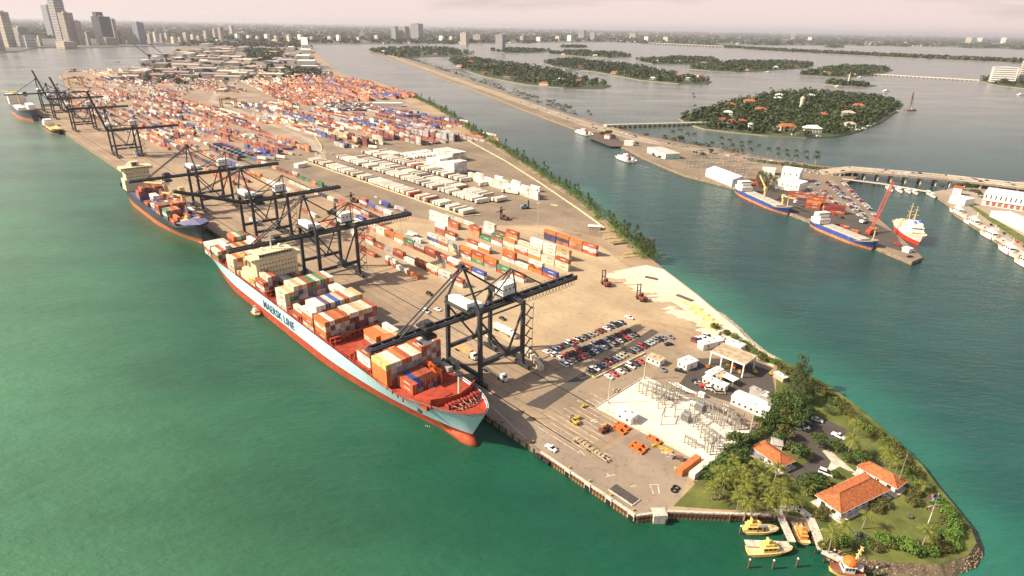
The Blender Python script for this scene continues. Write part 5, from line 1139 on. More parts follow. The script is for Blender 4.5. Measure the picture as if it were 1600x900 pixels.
# ================================================================== TRAILERS, CARS, YARD MACHINES, LIGHT POLES
TYRE = M('tyre_rubber', (.02, .02, .02), .85, 0, .1, 2); CHROME = M('axle_grey', (.16, .15, .14), .6, .3, .1, 2)
def trailer_meshes(col, L=13.6):
    mb = MB(); mb.bx(-L / 2, L / 2, -1.28, 1.28, 1.15, 3.95)
    a = mb.mesh('trailer_box', col)
    mb = MB(); mb.bx(-L / 2 + .3, L / 2 - .3, -.5, .5, .85, 1.15); mb.bx(L / 2 - 3.4, L / 2 - 3.1, -1, -.8, 0, 1); mb.bx(L / 2 - 3.4, L / 2 - 3.1, .8, 1, 0, 1); c = mb.mesh('chassis', CHROME)
    mb = MB()
    for x in (-L / 2 + 1.6, -L / 2 + 2.9): mb.tube((x, -1.25, .5), (x, 1.25, .5), .5, 8)
    return a, c, mb.mesh('wheels', TYRE)
TCOL = {k: trailer_meshes(paint('trailer_' + k, v)) for k, v in dict(white=(.80, .76, .66), cream=(.70, .62, .48), brown=(.24, .13, .08), grey=(.36, .34, .31), red=(.42, .09, .05)).items()}
def trailer(p, rz, col, label, group):
    r = thing('semi_trailer', label, 'trailer', p, rz, group)
    for nm, me in zip(('trailer_box', 'chassis', 'wheels'), TCOL[col]): obj(nm, me, r)
    return r
rng = random.Random(3)
for rown, t_, s0, s1, dens, dt in [('front trailer row by the kerb', 177.5, 309, 596, .86, 0), ('second trailer row', 210, 330, 588, .84, .0), ('third trailer row', 226, 322, 575, .8, .0), ('fourth trailer row', 251, 400, 600, .85, .0), ('fifth trailer row', 267, 452, 590, .55, .0)]:
    s_ = s0; i = 0
    while s_ < s1:
        if rng.random() < dens:
            c = rng.choices(['white', 'cream', 'brown', 'grey', 'red'], [10, 5, 1, 1.2, .4])[0]
            trailer(Q(s_, t_ + rng.uniform(-.7, .7), 3.02), QA + R(90) + R(rng.uniform(-2, 2)), c, f'{c} trailer, {nth(i)} from the near end of the {rown}', 'parked semi trailers'); i += 1
        s_ += 3.75 if rng.random() < .93 else 7
for i, (u, v, a, c) in enumerate([(757, 284 + 6, 90, 'white'), (800, 303, 20, 'white'), (793, 300, 90, 'cream'), (583, 232, 20, 'white'), (560, 224, 90, 'white'), (424, 250, 20, 'grey'), (440, 248, 20, 'white'), (410, 250, 20, 'white')]):
    trailer(G(u, v), QA + R(a), c, f'{c} trailer parked apart from the rows, {nth(i)} of the loose ones counted from the channel', 'loose trailers')
# ---- cars
CARC = dict(white=(.78, .76, .72), black=(.02, .02, .022), navy=(.03, .045, .10), grey=(.22, .22, .22), silver=(.45, .44, .42), red=(.50, .035, .03), maroon=(.20, .03, .03), tan=(.42, .34, .24), blue=(.06, .12, .30), green=(.04, .09, .06))
GLASS = M('car_glass', (.02, .025, .03), .1, 0, 0, spec=.6)
def car_rings(L, W, prof, z0):
    return [[(x, -W / 2 * k, z0), (x, W / 2 * k, z0), (x, W / 2 * k, z * .8 + z0 * .2), (x, W / 2 * k * .86, z), (x, -W / 2 * k * .86, z), (x, -W / 2 * k, z * .8 + z0 * .2)] for x, z, k in prof]
CARB = {}
def car_meshes(col, kind):
    if (col, kind) in CARB: return CARB[col, kind]
    L = dict(sedan=4.6, van=5.0, pickup=5.2)[kind]; W = 1.85
    pm = M('car_paint_' + col, CARC[col], .25, 0, 0, spec=.5)
    mb = MB(); h = .95 if kind == 'sedan' else 1.05
    mb.loft(car_rings(L, W, [(-L / 2, .75, .9), (-L / 2 + .15, h - .05, .98), (-L * .1, h, 1), (L * .2, h - .02, 1), (L / 2 - .25, .82, .96), (L / 2, .6, .85)], .28))
    body = mb.mesh('body', pm)
    mb = MB()
    if kind == 'sedan': pr = [(-L * .34, h, .9), (-L * .2, 1.42, .78), (L * .06, 1.45, .78), (L * .24, h, .9)]
    elif kind == 'van': pr = [(-L * .48, h, .95), (-L * .45, 1.85, .9), (L * .12, 1.9, .9), (L * .3, h, .92)]
    else: pr = [(-L * .08, h, .92), (-L * .05, 1.7, .84), (L * .12, 1.72, .84), (L * .25, h, .9)]
    mb.loft([[(x, -W / 2 * k, h - .04), (x, W / 2 * k, h - .04), (x, W / 2 * k * .97, z), (x, -W / 2 * k * .97, z)] for x, z, k in pr]); glass = mb.mesh('cabin_glass', GLASS)
    mb = MB(); a, b = pr[1], pr[2]; mb.bx(a[0], b[0], -W / 2 * a[2] * .98, W / 2 * a[2] * .98, a[1] - .02, a[1] + .04); roof = mb.mesh('roof_panel', pm)
    mb = MB(); mb.tube((0, -.1, 0), (0, .1, 0), .32, 10); wheel = mb.mesh('wheel', TYRE)
    CARB[col, kind] = (body, glass, roof, wheel, L, W); return CARB[col, kind]
def car(p, rz, col, kind, label, group, cat='car'):
    body, glass, roof, wheel, L, W = car_meshes(col, kind)
    r = thing({'sedan': 'parked_car', 'van': 'parked_van', 'pickup': 'pickup_truck'}[kind], label, {'sedan': 'car', 'van': 'van', 'pickup': 'pickup'}[kind], (p[0], p[1], p[2] + .03), rz, group)
    obj('body', body, r); obj('cabin_glass', glass, r); obj('roof_panel', roof, r)
    for x in (-L * .3, L * .3):
        for y in (-W / 2 + .08, W / 2 - .08): obj('wheel', wheel, r, (x, y, .32))
    return r
def r4(x, y): return (820 + x * .18892, 440 + y * .18892)
KN = dict(sedan='car', van='van', pickup='pickup truck')
def car_line(rown, a, b, cols, rz, kinds='sssssvspsss', jit=.25, group='cars in the port car park', z=3.03):
    A, B = G(*r4(*a)), G(*r4(*b)); n_ = len(cols); rg = random.Random(len(rown))
    for i, c in enumerate(cols):
        if c == '-': continue
        p = A.lerp(B, i / (n_ - 1)); p.z = z
        k = {'s': 'sedan', 'v': 'van', 'p': 'pickup'}[kinds[i % len(kinds)]]
        col = {'w': 'white', 'k': 'black', 'n': 'navy', 'g': 'grey', 's': 'silver', 'r': 'red', 'm': 'maroon', 't': 'tan', 'b': 'blue', 'e': 'green'}[c]
        car(p + Vector((rg.uniform(-jit, jit), rg.uniform(-jit, jit), 0)), rz + R(rg.uniform(-4, 4)), col, k, f'{col} {KN[k]}, {nth(i)} in the {rown}', group)
car_line('back car row nearest the open yard', (185, 590), (800, 345), 'wnbmgwrkgkgtmmwnnkn', QA + R(6))
car_line('second car row of the lot', (300, 640), (860, 415), 'wrkkrkkgwknwkgkrkk', QA - R(8), 'ssssspssvss')
car_line('third car row beside the second', (330, 690), (905, 445), 'wwtkrgkwbwkgmwkrgk', QA + R(172), 'vssssspssss')
car_line('fourth car row beyond the dark lane', (545, 740), (1130, 470), 'kwngmmngst-kgnrkssgkg', QA + R(4), 'spsssvsss')
car_line('lower car row beside the low wall', (695, 795), (960, 665), 'wrwkwkr', QA - R(4), 'ssssvss', group='cars below the low wall')
for i, (x, y, c, k, a, t_) in enumerate([(255, 610, 'white', 'van', 80, 'white van standing across the near end of the car rows'), (330, 675, 'white', 'van', 75, 'white van parked beside the lane at the near end of the lot'), (862, 305, 'white', 'pickup', 10, 'white pickup standing alone beyond the back car row'), (1190, 525, 'black', 'sedan', 60, 'black car standing alone near the lot corner'), (1195, 465, 'grey', 'pickup', 10, 'grey pickup at the end of the fourth car row'),
                                      (1410, 500, 'maroon', 'van', 5, 'dark van, first of the vehicles behind the white L-shaped shed'), (1440, 490, 'white', 'van', 5, 'white van, second of the vehicles behind the white L-shaped shed'), (1478, 475, 'white', 'pickup', 5, 'white pickup behind the white L-shaped shed'), (1512, 462, 'white', 'van', 5, 'white van, last of the vehicles behind the white L-shaped shed'),
                                      (1415, 825, 'navy', 'sedan', 40, 'navy car parked by the white site offices'), (1445, 850, 'tan', 'sedan', 40, 'tan car parked by the white site offices'), (1495, 872, 'red', 'pickup', 40, 'red pickup parked by the white site offices'), (1535, 893, 'white', 'van', 40, 'white van parked by the white site offices'), (1580, 908, 'silver', 'sedan', 40, 'silver car parked by the white site offices'), (1614, 925, 'tan', 'van', 40, 'tan van parked by the white site offices'),
                                      (1140, 735, 'grey', 'sedan', -20, 'grey car beside the small white shed'), (1285, 745, 'black', 'pickup', 20, 'black pickup beside the flat-roofed white shed'), (490, 335, 'white', 'sedan', 0, 'unused')][:-1]):
    car(G(*r4(x, y)) + Vector((0, 0, .03)), QA + R(a), c, k, t_, 'vehicles about the port offices')
def b7(x, y): return (1050 + x * .2222, 560 + y * .2222)
for x, y, c, k, a, t_ in [(1020, 440, 'white', 'sedan', 15, 'white car at the top of the pilot station lot'), (945, 468, 'black', 'sedan', 30, 'black car in the pilot station lot'), (922, 488, 'white', 'van', 30, 'white van between two dark cars at the pilot station'), (895, 500, 'grey', 'sedan', 30, 'grey car at the end of the pilot station lot row'), (1168, 553, 'white', 'pickup', -2, 'white pickup parked under the palm at the pilot station'), (1080, 815, 'white', 'van', 10, 'white van on the drive by the large orange-roofed house'), (1030, 835, 'black', 'sedan', 5, 'black car on the drive by the large orange-roofed house')]:
    car(G(*b7(x, y)) + Vector((0, 0, .05)), QA + R(a), c, k, t_, 'vehicles at the pilot station')
for u, v, c, k, a, t_ in [(666, 488, 'white', 'van', 0, 'white van on the apron behind the tall bay'), (684, 485, 'white', 'sedan', 10, 'white car on the apron beside the white van'), (785, 499, 'black', 'sedan', 0, 'black car under the nearest crane'), (764, 527, 'white', 'van', -10, 'white van under the nearest crane portal'), (861, 702, 'white', 'pickup', 0, 'white pickup parked at the quay edge by the wall'), (588, 309, 'white', 'sedan', 0, 'white car on the main yard road'), (671, 461, 'black', 'van', 0, 'black tank trailer van by the front yard row'), (470, 243, 'white', 'van', 60, 'white van at the bend of the yard road'), (520, 241, 'white', 'pickup', 60, 'white pickup near the end of the front trailer row'), (498, 240, 'grey', 'sedan', 60, 'grey car at the bend of the yard road')]:
    car(G(u, v) + Vector((0, 0, .04)), QA + R(a), c, k, t_, 'vehicles on the port roads')
# ---- trucks with loads
def truck(p, rz, cabc, load, label):
    r = thing('articulated_truck', label, 'truck', p, rz, 'trucks on the port roads')
    mb = MB(); mb.bx(5.2, 7.6, -1.2, 1.2, .8, 3.3); mb.bx(7.6, 8.6, -1.05, 1.05, .7, 2.0); mb.build('cab', cabc, r)
    mb = MB(); mb.bx(7.55, 7.68, -1.05, 1.05, 2.1, 3.1); mb.build('windscreen', GLASS, r)
    mb = MB(); mb.bx(-7, 6.6, -.5, .5, .7, 1.2); mb.build('chassis', CHROME, r)
    if load: mb = MB(); mb.bx(-7.2, 5.0, -1.22, 1.22, 1.25, 3.9); mb.build('load', load, r)
    for x in (-6, -4.8, 4.4, 7.6):
        mb = MB(); mb.tube((x, -1.2, .52), (x, 1.2, .52), .52, 8); mb.build('axle', TYRE, r)
    return r
truck(G(602, 322), QA + R(178), WHITE, CMAT['blue'], 'white truck hauling a blue container along the yard road')
truck(G(626, 330), QA + R(178), WHITE, CMAT['grey'], 'white truck hauling a grey container behind the blue one')
truck(G(788, 515 + 6), QA + R(2), WHITE, CMAT['white'], 'truck with a white container under the nearest crane')
truck(G(727, 553), QA, WHITE, CMAT['tan'], 'truck with a yellow load between crane and ship')
truck(G(772, 586), QA, WHITE, None, 'empty skeletal truck beneath the nearest crane portal')
truck(G(398, 350), QA + R(178), WHITE, CMAT['grey'], 'truck with a grey container under the third crane')
truck(G(215, 243), QA + R(178), WHITE, CMAT['blue'], 'truck with a blue container beside the nearest raised-boom crane')
# ---- top loaders (tall mast container handlers)
HAND = M('loader_rust', (.22, .06, .045), .6, 0, .2, 1); HANDY = M('loader_yellow', (.60, .38, .06), .6, 0, .15, 1); HANDB = M('loader_blue', (.22, .32, .42), .6, 0, .15, 1)
def loader(p, rz, mat, label, mast=9, spread=True, k_=1.0):
    r = thing('top_loader', label, 'container loader', p, rz, 'container loaders in the yard'); r.scale = (k_, k_, k_)
    mb = MB(); mb.bx(-4, 2.2, -1.5, 1.5, .9, 2.4); mb.bx(-4.4, -2, -1.7, 1.7, 1.0, 2.9); mb.build('body', mat, r)
    mb = MB(); mb.bx(-1.4, .6, -.8, .8, 2.4, 4.2); mb.build('cab', GLASS, r); mb = MB(); mb.bx(-1.5, .7, -.9, .9, 4.2, 4.35); mb.build('cab_roof', mat, r)
    for y in (-1.1, 1.1): mb = MB(); mb.bx(2.4, 3.0, y - .22, y + .22, .4, mast); mb.build('mast_rail', STEEL, r)
    mb = MB(); [mb.bx(2.45, 2.9, -.9, .9, z_, z_ + .3) for z_ in (1, mast * .5, mast - .4)]; mb.build('mast_crossbar', STEEL, r)
    if spread: mb = MB(); mb.bx(3.1, 3.9, -5.8, 5.8, mast * .62, mast * .62 + .5); mb.bx(3.05, 3.5, -1, 1, mast * .5, mast * .75); mb.build('spreader', mat, r)
    else:
        mb = MB(); mb.bx(3.0, 5.4, -.9, -.6, .3, .45); mb.bx(3.0, 5.4, .6, .9, .3, .45); mb.build('forks', STEEL, r)
    for x, rr in ((-2.8, .75), (1.2, .95)):
        for y in (-1.65, 1.65): mb = MB(); mb.tube((x, y - .35, rr), (x, y + .35, rr), rr, 10); mb.build('wheel', TYRE, r)
    return r
loader(G(787, 343), QA + R(190), HAND, 'rust-red top loader standing past the end of the trailer rows', 10.5)
loader(G(821, 326), QA + R(60), HANDB, 'pale blue top loader beneath the white container wall', 7.5, False)
loader(G(946, 445), QA + R(160), HAND, 'rust-red loader on the sand edge, farther of two', 9, False)
loader(G(1001, 468), QA + R(160), HAND, 'rust-red loader on the sand edge, closer to the car park', 9, False)
loader(G(520, 335), QA + R(30), STEEL, 'black top loader among the stacks behind the second crane', 10)
loader(G(553, 316), QA + R(200), HAND, 'rust-red top loader lifting beside the trailer kerb', 9)
loader(G(897, 660), QA + R(170), HANDY, 'yellow forklift on the near end of the apron', 5, False, .55)
loader(G(945, 674), QA + R(80), HAND, 'dark red yard tractor beside the orange spreader frames', 4.4, False, .6)
loader(G(360, 215), QA + R(40), STEEL, 'black top loader in the far yard rows', 12)
loader(G(305, 209), QA + R(160), STEEL, 'dark top loader among the far blue containers', 12)
# ---- spreader frames, chassis and clutter on the wharf end
ORF = M('spreader_orange', (.62, .16, .035), .6, 0, .15, 1)
def spreader(p, rz, mat, label, L=6.4):
    r = thing('spreader_frame', label, 'spreader frame', p, rz, 'spreader frames on the wharf')
    for y in (-.9, .9): mb = MB(); mb.bx(-L / 2, L / 2, y - .2, y + .2, .35, .95); mb.build('side_beam', mat, r)
    for x in (-L / 2 + .3, 0, L / 2 - .3): mb = MB(); mb.bx(x - .25, x + .25, -1.2, 1.2, .3, .8); mb.build('cross_beam', mat, r)
    for x in (-L / 2 + .2, L / 2 - .2):
        for y in (-1.1, 1.1): mb = MB(); mb.bx(x - .2, x + .2, y - .15, y + .15, 0, .9); mb.build('corner_lock', mat, r)
    mb = MB(); mb.bx(-1, 1, -.6, .6, .95, 1.5); mb.build('headblock', mat, r)
    return r
for i, (x, y, m_) in enumerate([(365, 535, ORF), (335, 565, ORF), (500, 690, ORF), (475, 715, ORF), (610, 640, ORF)]):
    spreader(G(900 + x * .2, 560 + y * .2), QA, m_, f'orange spreader frame beside the gravel pad, {nth(i)} from the control house', 6.2)
for i, (x, y) in enumerate([(70, 690), (165, 755)]):
    r = thing('chassis_trailer', f'loaded chassis trailer on the wharf end, {["farther", "closer"][i]} of the pair', 'trailer', G(900 + x * .2, 560 + y * .2), QA + R(-4), 'chassis trailers on the wharf')
    mb = MB(); mb.bx(-5.5, 5.5, -.9, -.6, .8, 1.1); mb.bx(-5.5, 5.5, .6, .9, .8, 1.1); [mb.bx(-5.2 + k * 2, -4.9 + k * 2, -1.2, 1.2, .85, 1.05) for k in range(6)]; mb.build('frame', M('chassis_buff', (.50, .42, .28), .7, 0, .2, 1), r)
    mb = MB(); [mb.box((-4 + k * 1.7, 0, 1.35), (1.2, 2.0, .5 + .2 * (k % 2)), .1 * k) for k in range(5)]; mb.build('load', M('mixed_gear', (.45, .36, .22), .7, 0, .35, 1.2), r)
    mb = MB(); mb.tube((-4.2, -1.1, .45), (-4.2, 1.1, .45), .45, 8); mb.tube((-3.1, -1.1, .45), (-3.1, 1.1, .45), .45, 8); mb.build('wheels', TYRE, r)
for i, (u, v) in enumerate([(1053, 767), (1056, 763)]):
    r = thing('old_tyre', f'large old tyre lying by the lawn corner, {["closer", "farther"][i]} of two', 'tyre', G(u, v), 0, 'old tyres by the lawn')
    mb = MB(); n_ = 14
    mb.loft([[((1.0 + .32 * math.cos(b_)) * math.cos(a_), (1.0 + .32 * math.cos(b_)) * math.sin(a_), .35 + .32 * math.sin(b_)) for b_ in [6.2832 * k / 6 for k in range(6)]] for a_ in [6.2832 * j / n_ for j in range(n_ + 1)]], 0, True, False); mb.build('tread', TYRE, r)
r = thing('ramp_plate', 'dark steel ramp plate lying at the quay corner', 'ramp', Q(8.6, 2.6, 3.03), QA)
mb = MB(); mb.add([(-5, -2, .3), (5, -2, .1), (5, 2, .1), (-5, 2, .3), (-5, -2, 0), (5, -2, 0), (5, 2, 0), (-5, 2, 0)], [(0, 1, 2, 3), (4, 5, 1, 0), (5, 6, 2, 1), (6, 7, 3, 2), (7, 4, 0, 3)]); mb.build('plate', M('ramp_steel', (.10, .085, .08), .6, .2, .15, 1), r)
mb = MB(); mb.bx(-5.2, 5.2, -2.4, -2.05, 0, .45); mb.bx(5.05, 5.4, -2.05, 2, 0, .35); mb.build('kerb_bar', FEND, r)
r = thing('mooring_dolphin', 'pale concrete mooring block standing off the seawall corner', 'mooring block', G(1029, 812, 0), R(3))
mb = MB(); mb.bx(-2.3, 2.3, -1.9, 1.9, -1, 3.4); mb.build('block', CONC, r); mb = MB(); mb.bx(-2.05, 2.05, -1.65, 1.65, 3.4, 3.46); mb.build('top_slab', FEND, r)
mb = MB(); mb.tube((1.9, -2.3, -1), (1.9, -2.3, 2), .4, 8); mb.build('fender_pile', BLACK, r)
r = thing('hanging_fender', 'black cylindrical rubber fenders hanging on the quay wall', 'fender', Q(42, -3.2, 1.2), QA)
for x in (-1.9, 1.9): mb = MB(); mb.tube((x - 1.6, 0, 0), (x + 1.6, 0, 0), .8, 10); mb.build('rubber_roll', BLACK, r)
for i, (x, y, d, m_) in enumerate([(720, 730, (5, 2.2, .5), BOLL), (660, 700, (5, 1.6, .6), BOLL), (700, 750, (4, 1.4, .5), FEND), (740, 780, (2.2, 2, 1.6), GREYW), (810, 790, (2, 2.4, 1.2), M('barge_rust')), (600, 690, (3, 1.5, .9), BOLL), (150, 490, (3, 2.2, .15), CONC), (230, 540, (2.2, 2, 1.3), HANDY), (60, 380, (2.6, 1.3, .9), HANDY), (20, 470, (1.5, 2, 1.2), HANDY), (310, 255, (3.5, 2.4, .9), M('mixed_gear')), (790, 870, (2.4, 1.6, 1.3), M('mixed_gear'))]):
    r = thing('yard_clutter', f'loose gear lying near the gravel pad fence, {nth(i)} from the lawn end', 'gear pile', G(900 + x * .2, 560 + y * .2), QA + .2 * i, 'loose gear on the wharf')
    mb = MB(); [mb.box((d[0] * U(-.25, .25), d[1] * U(-.25, .25), d[2] * (.3 + .3 * k)), (d[0] * U(.5, .9), d[1] * U(.3, .7), d[2] * .6), U(-.3, .3)) for k in range(3)]; mb.build('heap', m_, r)
    mb = MB(); mb.bar((-d[0] / 2, .2, .1), (d[0] / 2, -.2, .1), .2); mb.build('bar', CHROME, r)
# ---- light poles
POLE = M('pole_galvanised', (.56, .53, .47), .5, .2, .05, 1)
def light_pole(base, top, label, ring=True):
    p = G(*base); h = 20
    lo, hi = 3, 60
    for _ in range(40):
        md = (lo + hi) / 2; d = Vector((p.x, p.y, md)) - CAMP; v_ = 450 - FPX * d.dot(UP) / d.dot(FW)
        if v_ > top: lo = md
        else: hi = md
    h = lo - 3; r = thing('light_pole', label, 'light pole', p, 0, 'tall yard light poles')
    mb = MB(); mb.tube((0, 0, 0), (0, 0, h), .28, 8, r2=.14); mb.build('mast', POLE, r)
    mb = MB()
    if ring:
        n_ = 8; [mb.bar((1.3 * math.cos(6.2832 * k / n_), 1.3 * math.sin(6.2832 * k / n_), h), (1.3 * math.cos(6.2832 * (k + 1) / n_), 1.3 * math.sin(6.2832 * (k + 1) / n_), h), .18) for k in range(n_)]
        mb.bar((-1.3, 0, h), (1.3, 0, h), .15); mb.bar((0, -1.3, h), (0, 1.3, h), .15)
    else: mb.bar((-.9, 0, h), (.9, 0, h), .2)
    mb.build('lamp_ring', POLE, r)
    for k in range(6 if ring else 2):
        a_ = 6.2832 * k / (6 if ring else 2); q_ = 1.3 if ring else .8
        mb = MB(); mb.box((q_ * math.cos(a_), q_ * math.sin(a_), h - .2), (.55, .55, .3)); mb.build('lamp', WHITE, r)
    mb = MB(); mb.tube((0, 0, 0), (0, 0, .7), .5, 8); mb.build('base', CONC, r)
for b_, t_, lb, rg_ in [((840, 368), 317, 'ring-topped light pole past the trailer rows', 1), ((797, 426), 389, 'ring-topped light pole among the near yard rows', 1), ((628, 384), 345, 'light pole beyond the second crane girder', 1), ((950, 630), 586, 'light pole at the left corner of the gravel pad', 0), ((1006, 592), 556, 'light pole at the top corner of the gravel pad', 0), ((1172, 676), 630, 'light pole at the right corner of the gravel pad', 0), ((1117, 718), 670, 'light pole at the hedge side of the gravel pad', 0),
                        ((702, 322), 288, 'light pole among the trailer rows', 1), ((472, 240), 214, 'light pole by the bend of the yard road', 1), ((642, 215), 200, 'light pole beside the dark container block', 1), ((508, 204), 186, 'light pole in the middle far yard', 1), ((596, 240), 222, 'light pole between the third and fourth trailer rows', 1), ((675, 195), 173, 'light pole near the channel trees', 1)]:
    light_pole(b_, t_, lb, rg_)
# ================================================================== BUILDINGS AND GEAR AT THE NEAR END
def frame(a, b, z=3.03):
    a, b = Vector(a), Vector(b); d = b - a; return Vector((a.x, a.y, z)), math.hypot(d.x, d.y), math.atan2(d.y, d.x)
def bld(name, label, a, b, depth_, h, wall, roof, cat='building', pitch=0, over=.3, door=True, nwin=4, z=3.03, hip=0, group=None, win_h=(1.1, 2.1), par=True):
    o, L, rz = frame(a, b, z); r = thing(name, label, cat, o, rz, group)
    part(r, 'wall', wall, lambda m: m.bx(0, L, 0, depth_, 0, h))
    if pitch: part(r, 'roof', roof, lambda m: m.gable(0, L, 0, depth_, h + .01, h + pitch, 0, hip, over))
    else:
        rf = part(r, 'roof', roof, lambda m: m.bx(-over, L + over, -over, depth_ + over, h + .01, h + .22))
        if par: [part(rf, 'roof_vent', GREYW, lambda m: m.bx(L * a_, L * a_ + .8, depth_ * a_, depth_ * a_ + .7, h + .22, h + .75)) for a_ in (.3, .62)]
    for i_ in range(nwin):
        x = L * (i_ + .5) / nwin; part(r, 'window', WIN, lambda m: m.bx(x - .5, x + .5, -.05, -.003, *win_h))
    if door: part(r, 'door', GREYW, lambda m: (m.bx(L + .003, L + .05, depth_ * .4, depth_ * .4 + .95, .02, 2.05)))
    return r
def r8(x, y): return (1080 + x * .13333, 500 + y * .13333)
def R5(x, y): return (900 + x * .2, 560 + y * .2)
bld('warehouse', 'long white shed with pitched white roof beside the hedge', G(1141, 631), G(1196, 655), 7.5, 3.6, WHITE, WHITE, 'shed', pitch=.9, nwin=6)
bld('control_house', 'small white control house on the edge of the gravel pad', G(*R5(312, 465)), G(*R5(425, 522)), 5, 3.2, WHITE, WHITE, 'control house', nwin=2)
bld('site_office', 'long white site office in front of the open garage', G(*r8(125, 740)), G(*r8(385, 850)), 3.4, 2.9, WHITE, WHITE, 'site office', nwin=5)
bld('site_office', 'white site office end-on behind the long one', G(*r8(160, 680)), G(*r8(230, 715)), 9, 2.9, WHITE, WHITE, 'site office', nwin=2)
bld('tan_shed', 'flat tan-roofed shed between the white site offices', G(*r8(235, 690)), G(*r8(345, 735)), 6, 2.6, CREAM, M('tan_flat_roof', (.55, .42, .27), .9, 0, .15, .5), 'shed', nwin=2)
r = thing('canopy', 'white flat canopy on posts beside the open garage', 'canopy', G(*r8(345, 725)), frame(G(*r8(345, 725)), G(*r8(480, 795)))[2])
Lc = (G(*r8(345, 725)) - G(*r8(480, 795))).length
part(r, 'roof', WHITE, lambda m: m.bx(0, Lc, 0, 4.6, 3.0, 3.2)); [part(r, 'post', GREYW, lambda m: m.bx(x_ - .1, x_ + .1, y_ - .1, y_ + .1, 0, 3)) for x_ in (.3, Lc - .3) for y_ in (.3, 4.3)]
bld('flat_roofed_shed', 'white flat-roofed shed on the car park side of the garage', G(1058, 572), G(1072, 580), 7.5, 3.4, WHITE, WHITE, 'shed', nwin=2)
bld('small_shed', 'small low white shed in the corner of the car park', G(*r4(1005, 660)), G(*r4(1112, 705)), 4.4, 2.8, WHITE, M('tan_flat_roof'), 'shed', nwin=3)
bld('long_white_shed', 'white L-shaped shed, its long wing behind the garage', G(1098, 548), G(1131, 540), 4.2, 3.2, WHITE, WHITE, 'shed', nwin=2)
bld('shed_wing', 'white shed wing running down to the garage corner', G(1132, 542), G(1156, 552), 4.4, 3.4, WHITE, WHITE, 'shed', nwin=3)
# open garage on tall columns
r = thing('open_garage', 'tall open garage with flat tan roof on white columns', 'garage', (95.3, 257.3, 3.03), math.atan2(245.7 - 257.3, 106.8 - 95.3))
GL, GD = 16.4, 11.6
part(r, 'roof', M('garage_roof', (.46, .36, .24), .9, 0, .2, .4, detail=6), lambda m: m.bx(-.4, GL + .4, -.4, GD + .4, 6.9, 7.3)); part(r, 'fascia', WHITE, lambda m: (m.bx(-.45, GL + .45, -.5, -.42, 6.5, 7.36), m.bx(GL + .42, GL + .5, -.42, GD + .45, 6.5, 7.36)))
for x_ in (0, GL / 3, GL * 2 / 3, GL):
    for y_ in (0, GD): part(r, 'column', WHITE, lambda m: m.bx(x_ - .28, x_ + .28, y_ - .28, y_ + .28, 0, 6.9))
part(r, 'lattice_bracing', M('lashing_orange'), lambda m: [m.bar((GL + .35, .2, .4 + k * 1.05), (GL + .35, .9 if k % 2 else -.4, 1.4 + k * 1.05), .14) for k in range(6)])
for i, (x, y, m_, d) in enumerate([(430, 525, HANDY, (3, 1.6, 1.6)), (500, 560, ORF, (3, 1.6, 1.5)), (560, 625, HANDY, (1.6, 1.4, 1.6)), (750, 620, HANDY, (2, 1.4, 1.5)), (935, 640, HANDY, (2.2, 1.4, 1.2)), (190, 560, ORF, (2, 1.4, 1.2)), (670, 330, ORF, (3, 1.4, .9))]):
    r = thing('yard_machine', f'small yellow or orange machine by the open garage, {nth(i)} clockwise', 'machine', G(*r8(x, y)), U(0, 3), 'machines round the open garage')
    part(r, 'body', m_, lambda m: (m.bx(-d[0] / 2, d[0] / 2, -d[1] / 2, d[1] / 2, .35, d[2] * .7), m.bx(-d[0] * .1, d[0] * .25, -d[1] * .35, d[1] * .35, d[2] * .7, d[2] * 1.2)))
    part(r, 'wheels', TYRE, lambda m: [m.tube((x_, -d[1] / 2 - .05, .35), (x_, d[1] / 2 + .05, .35), .35, 8) for x_ in (-d[0] * .3, d[0] * .3)])
bld('grey_store', 'grey store with goods piled on its roof behind the white shed', G(*b7(540, 250)), G(*b7(620, 290)), 3, 2.9, GREYW, GREYR, 'store', nwin=0, door=False)
bld('grey_white_store', 'low store with grey and white roof behind the long shed', G(*b7(622, 292)), G(*b7(690, 320)), 4, 2.6, GREYW, WHITE, 'store', nwin=0, door=False)
bld('shore_shed', 'small white-roofed shed on the rocky channel edge', G(*r8(960, 665)), G(*r8(1070, 735)), 2.6, 2.2, TANW, WHITE, 'shed', nwin=0, door=False)
# ---- electrical substation on the gravel pad
GALV = M('galvanised_lattice', (.34, .32, .29), .5, .3, .1, 1); INS = M('insulator_grey', (.24, .22, .20), .5)
PAD_A = math.atan2((PAD[3] - PAD[0]).y, (PAD[3] - PAD[0]).x)
def padp(x, y): return G(*R5(x, y), 3.04)
def gantry(a, b, h, n_, label):
    o, L, rz = frame(padp(*a), padp(*b), 3.04); r = thing('bus_gantry', label, 'substation gantry', o, rz, 'substation gantries')
    for i_ in range(n_): part(r, 'post', GALV, lambda m: (m.bx(L * i_ / (n_ - 1) - .17, L * i_ / (n_ - 1) + .17, -.17, .17, 0, h), m.bx(L * i_ / (n_ - 1) - .3, L * i_ / (n_ - 1) + .3, -.3, .3, 0, .18)))
    part(r, 'crossbeam', GALV, lambda m: (m.bx(-.3, L + .3, -.2, .2, h, h + .32)))
    for i_ in range(n_ * 2 - 1): part(r, 'insulator', INS, lambda m: m.tube((L * i_ / (n_ * 2 - 2), 0, h + .22), (L * i_ / (n_ * 2 - 2), 0, h + 1.1), .19, 6))
    part(r, 'bus_bar', GALV, lambda m: m.bar((-.3, 0, h + 1.05), (L + .3, 0, h + 1.05), .15))
    return r
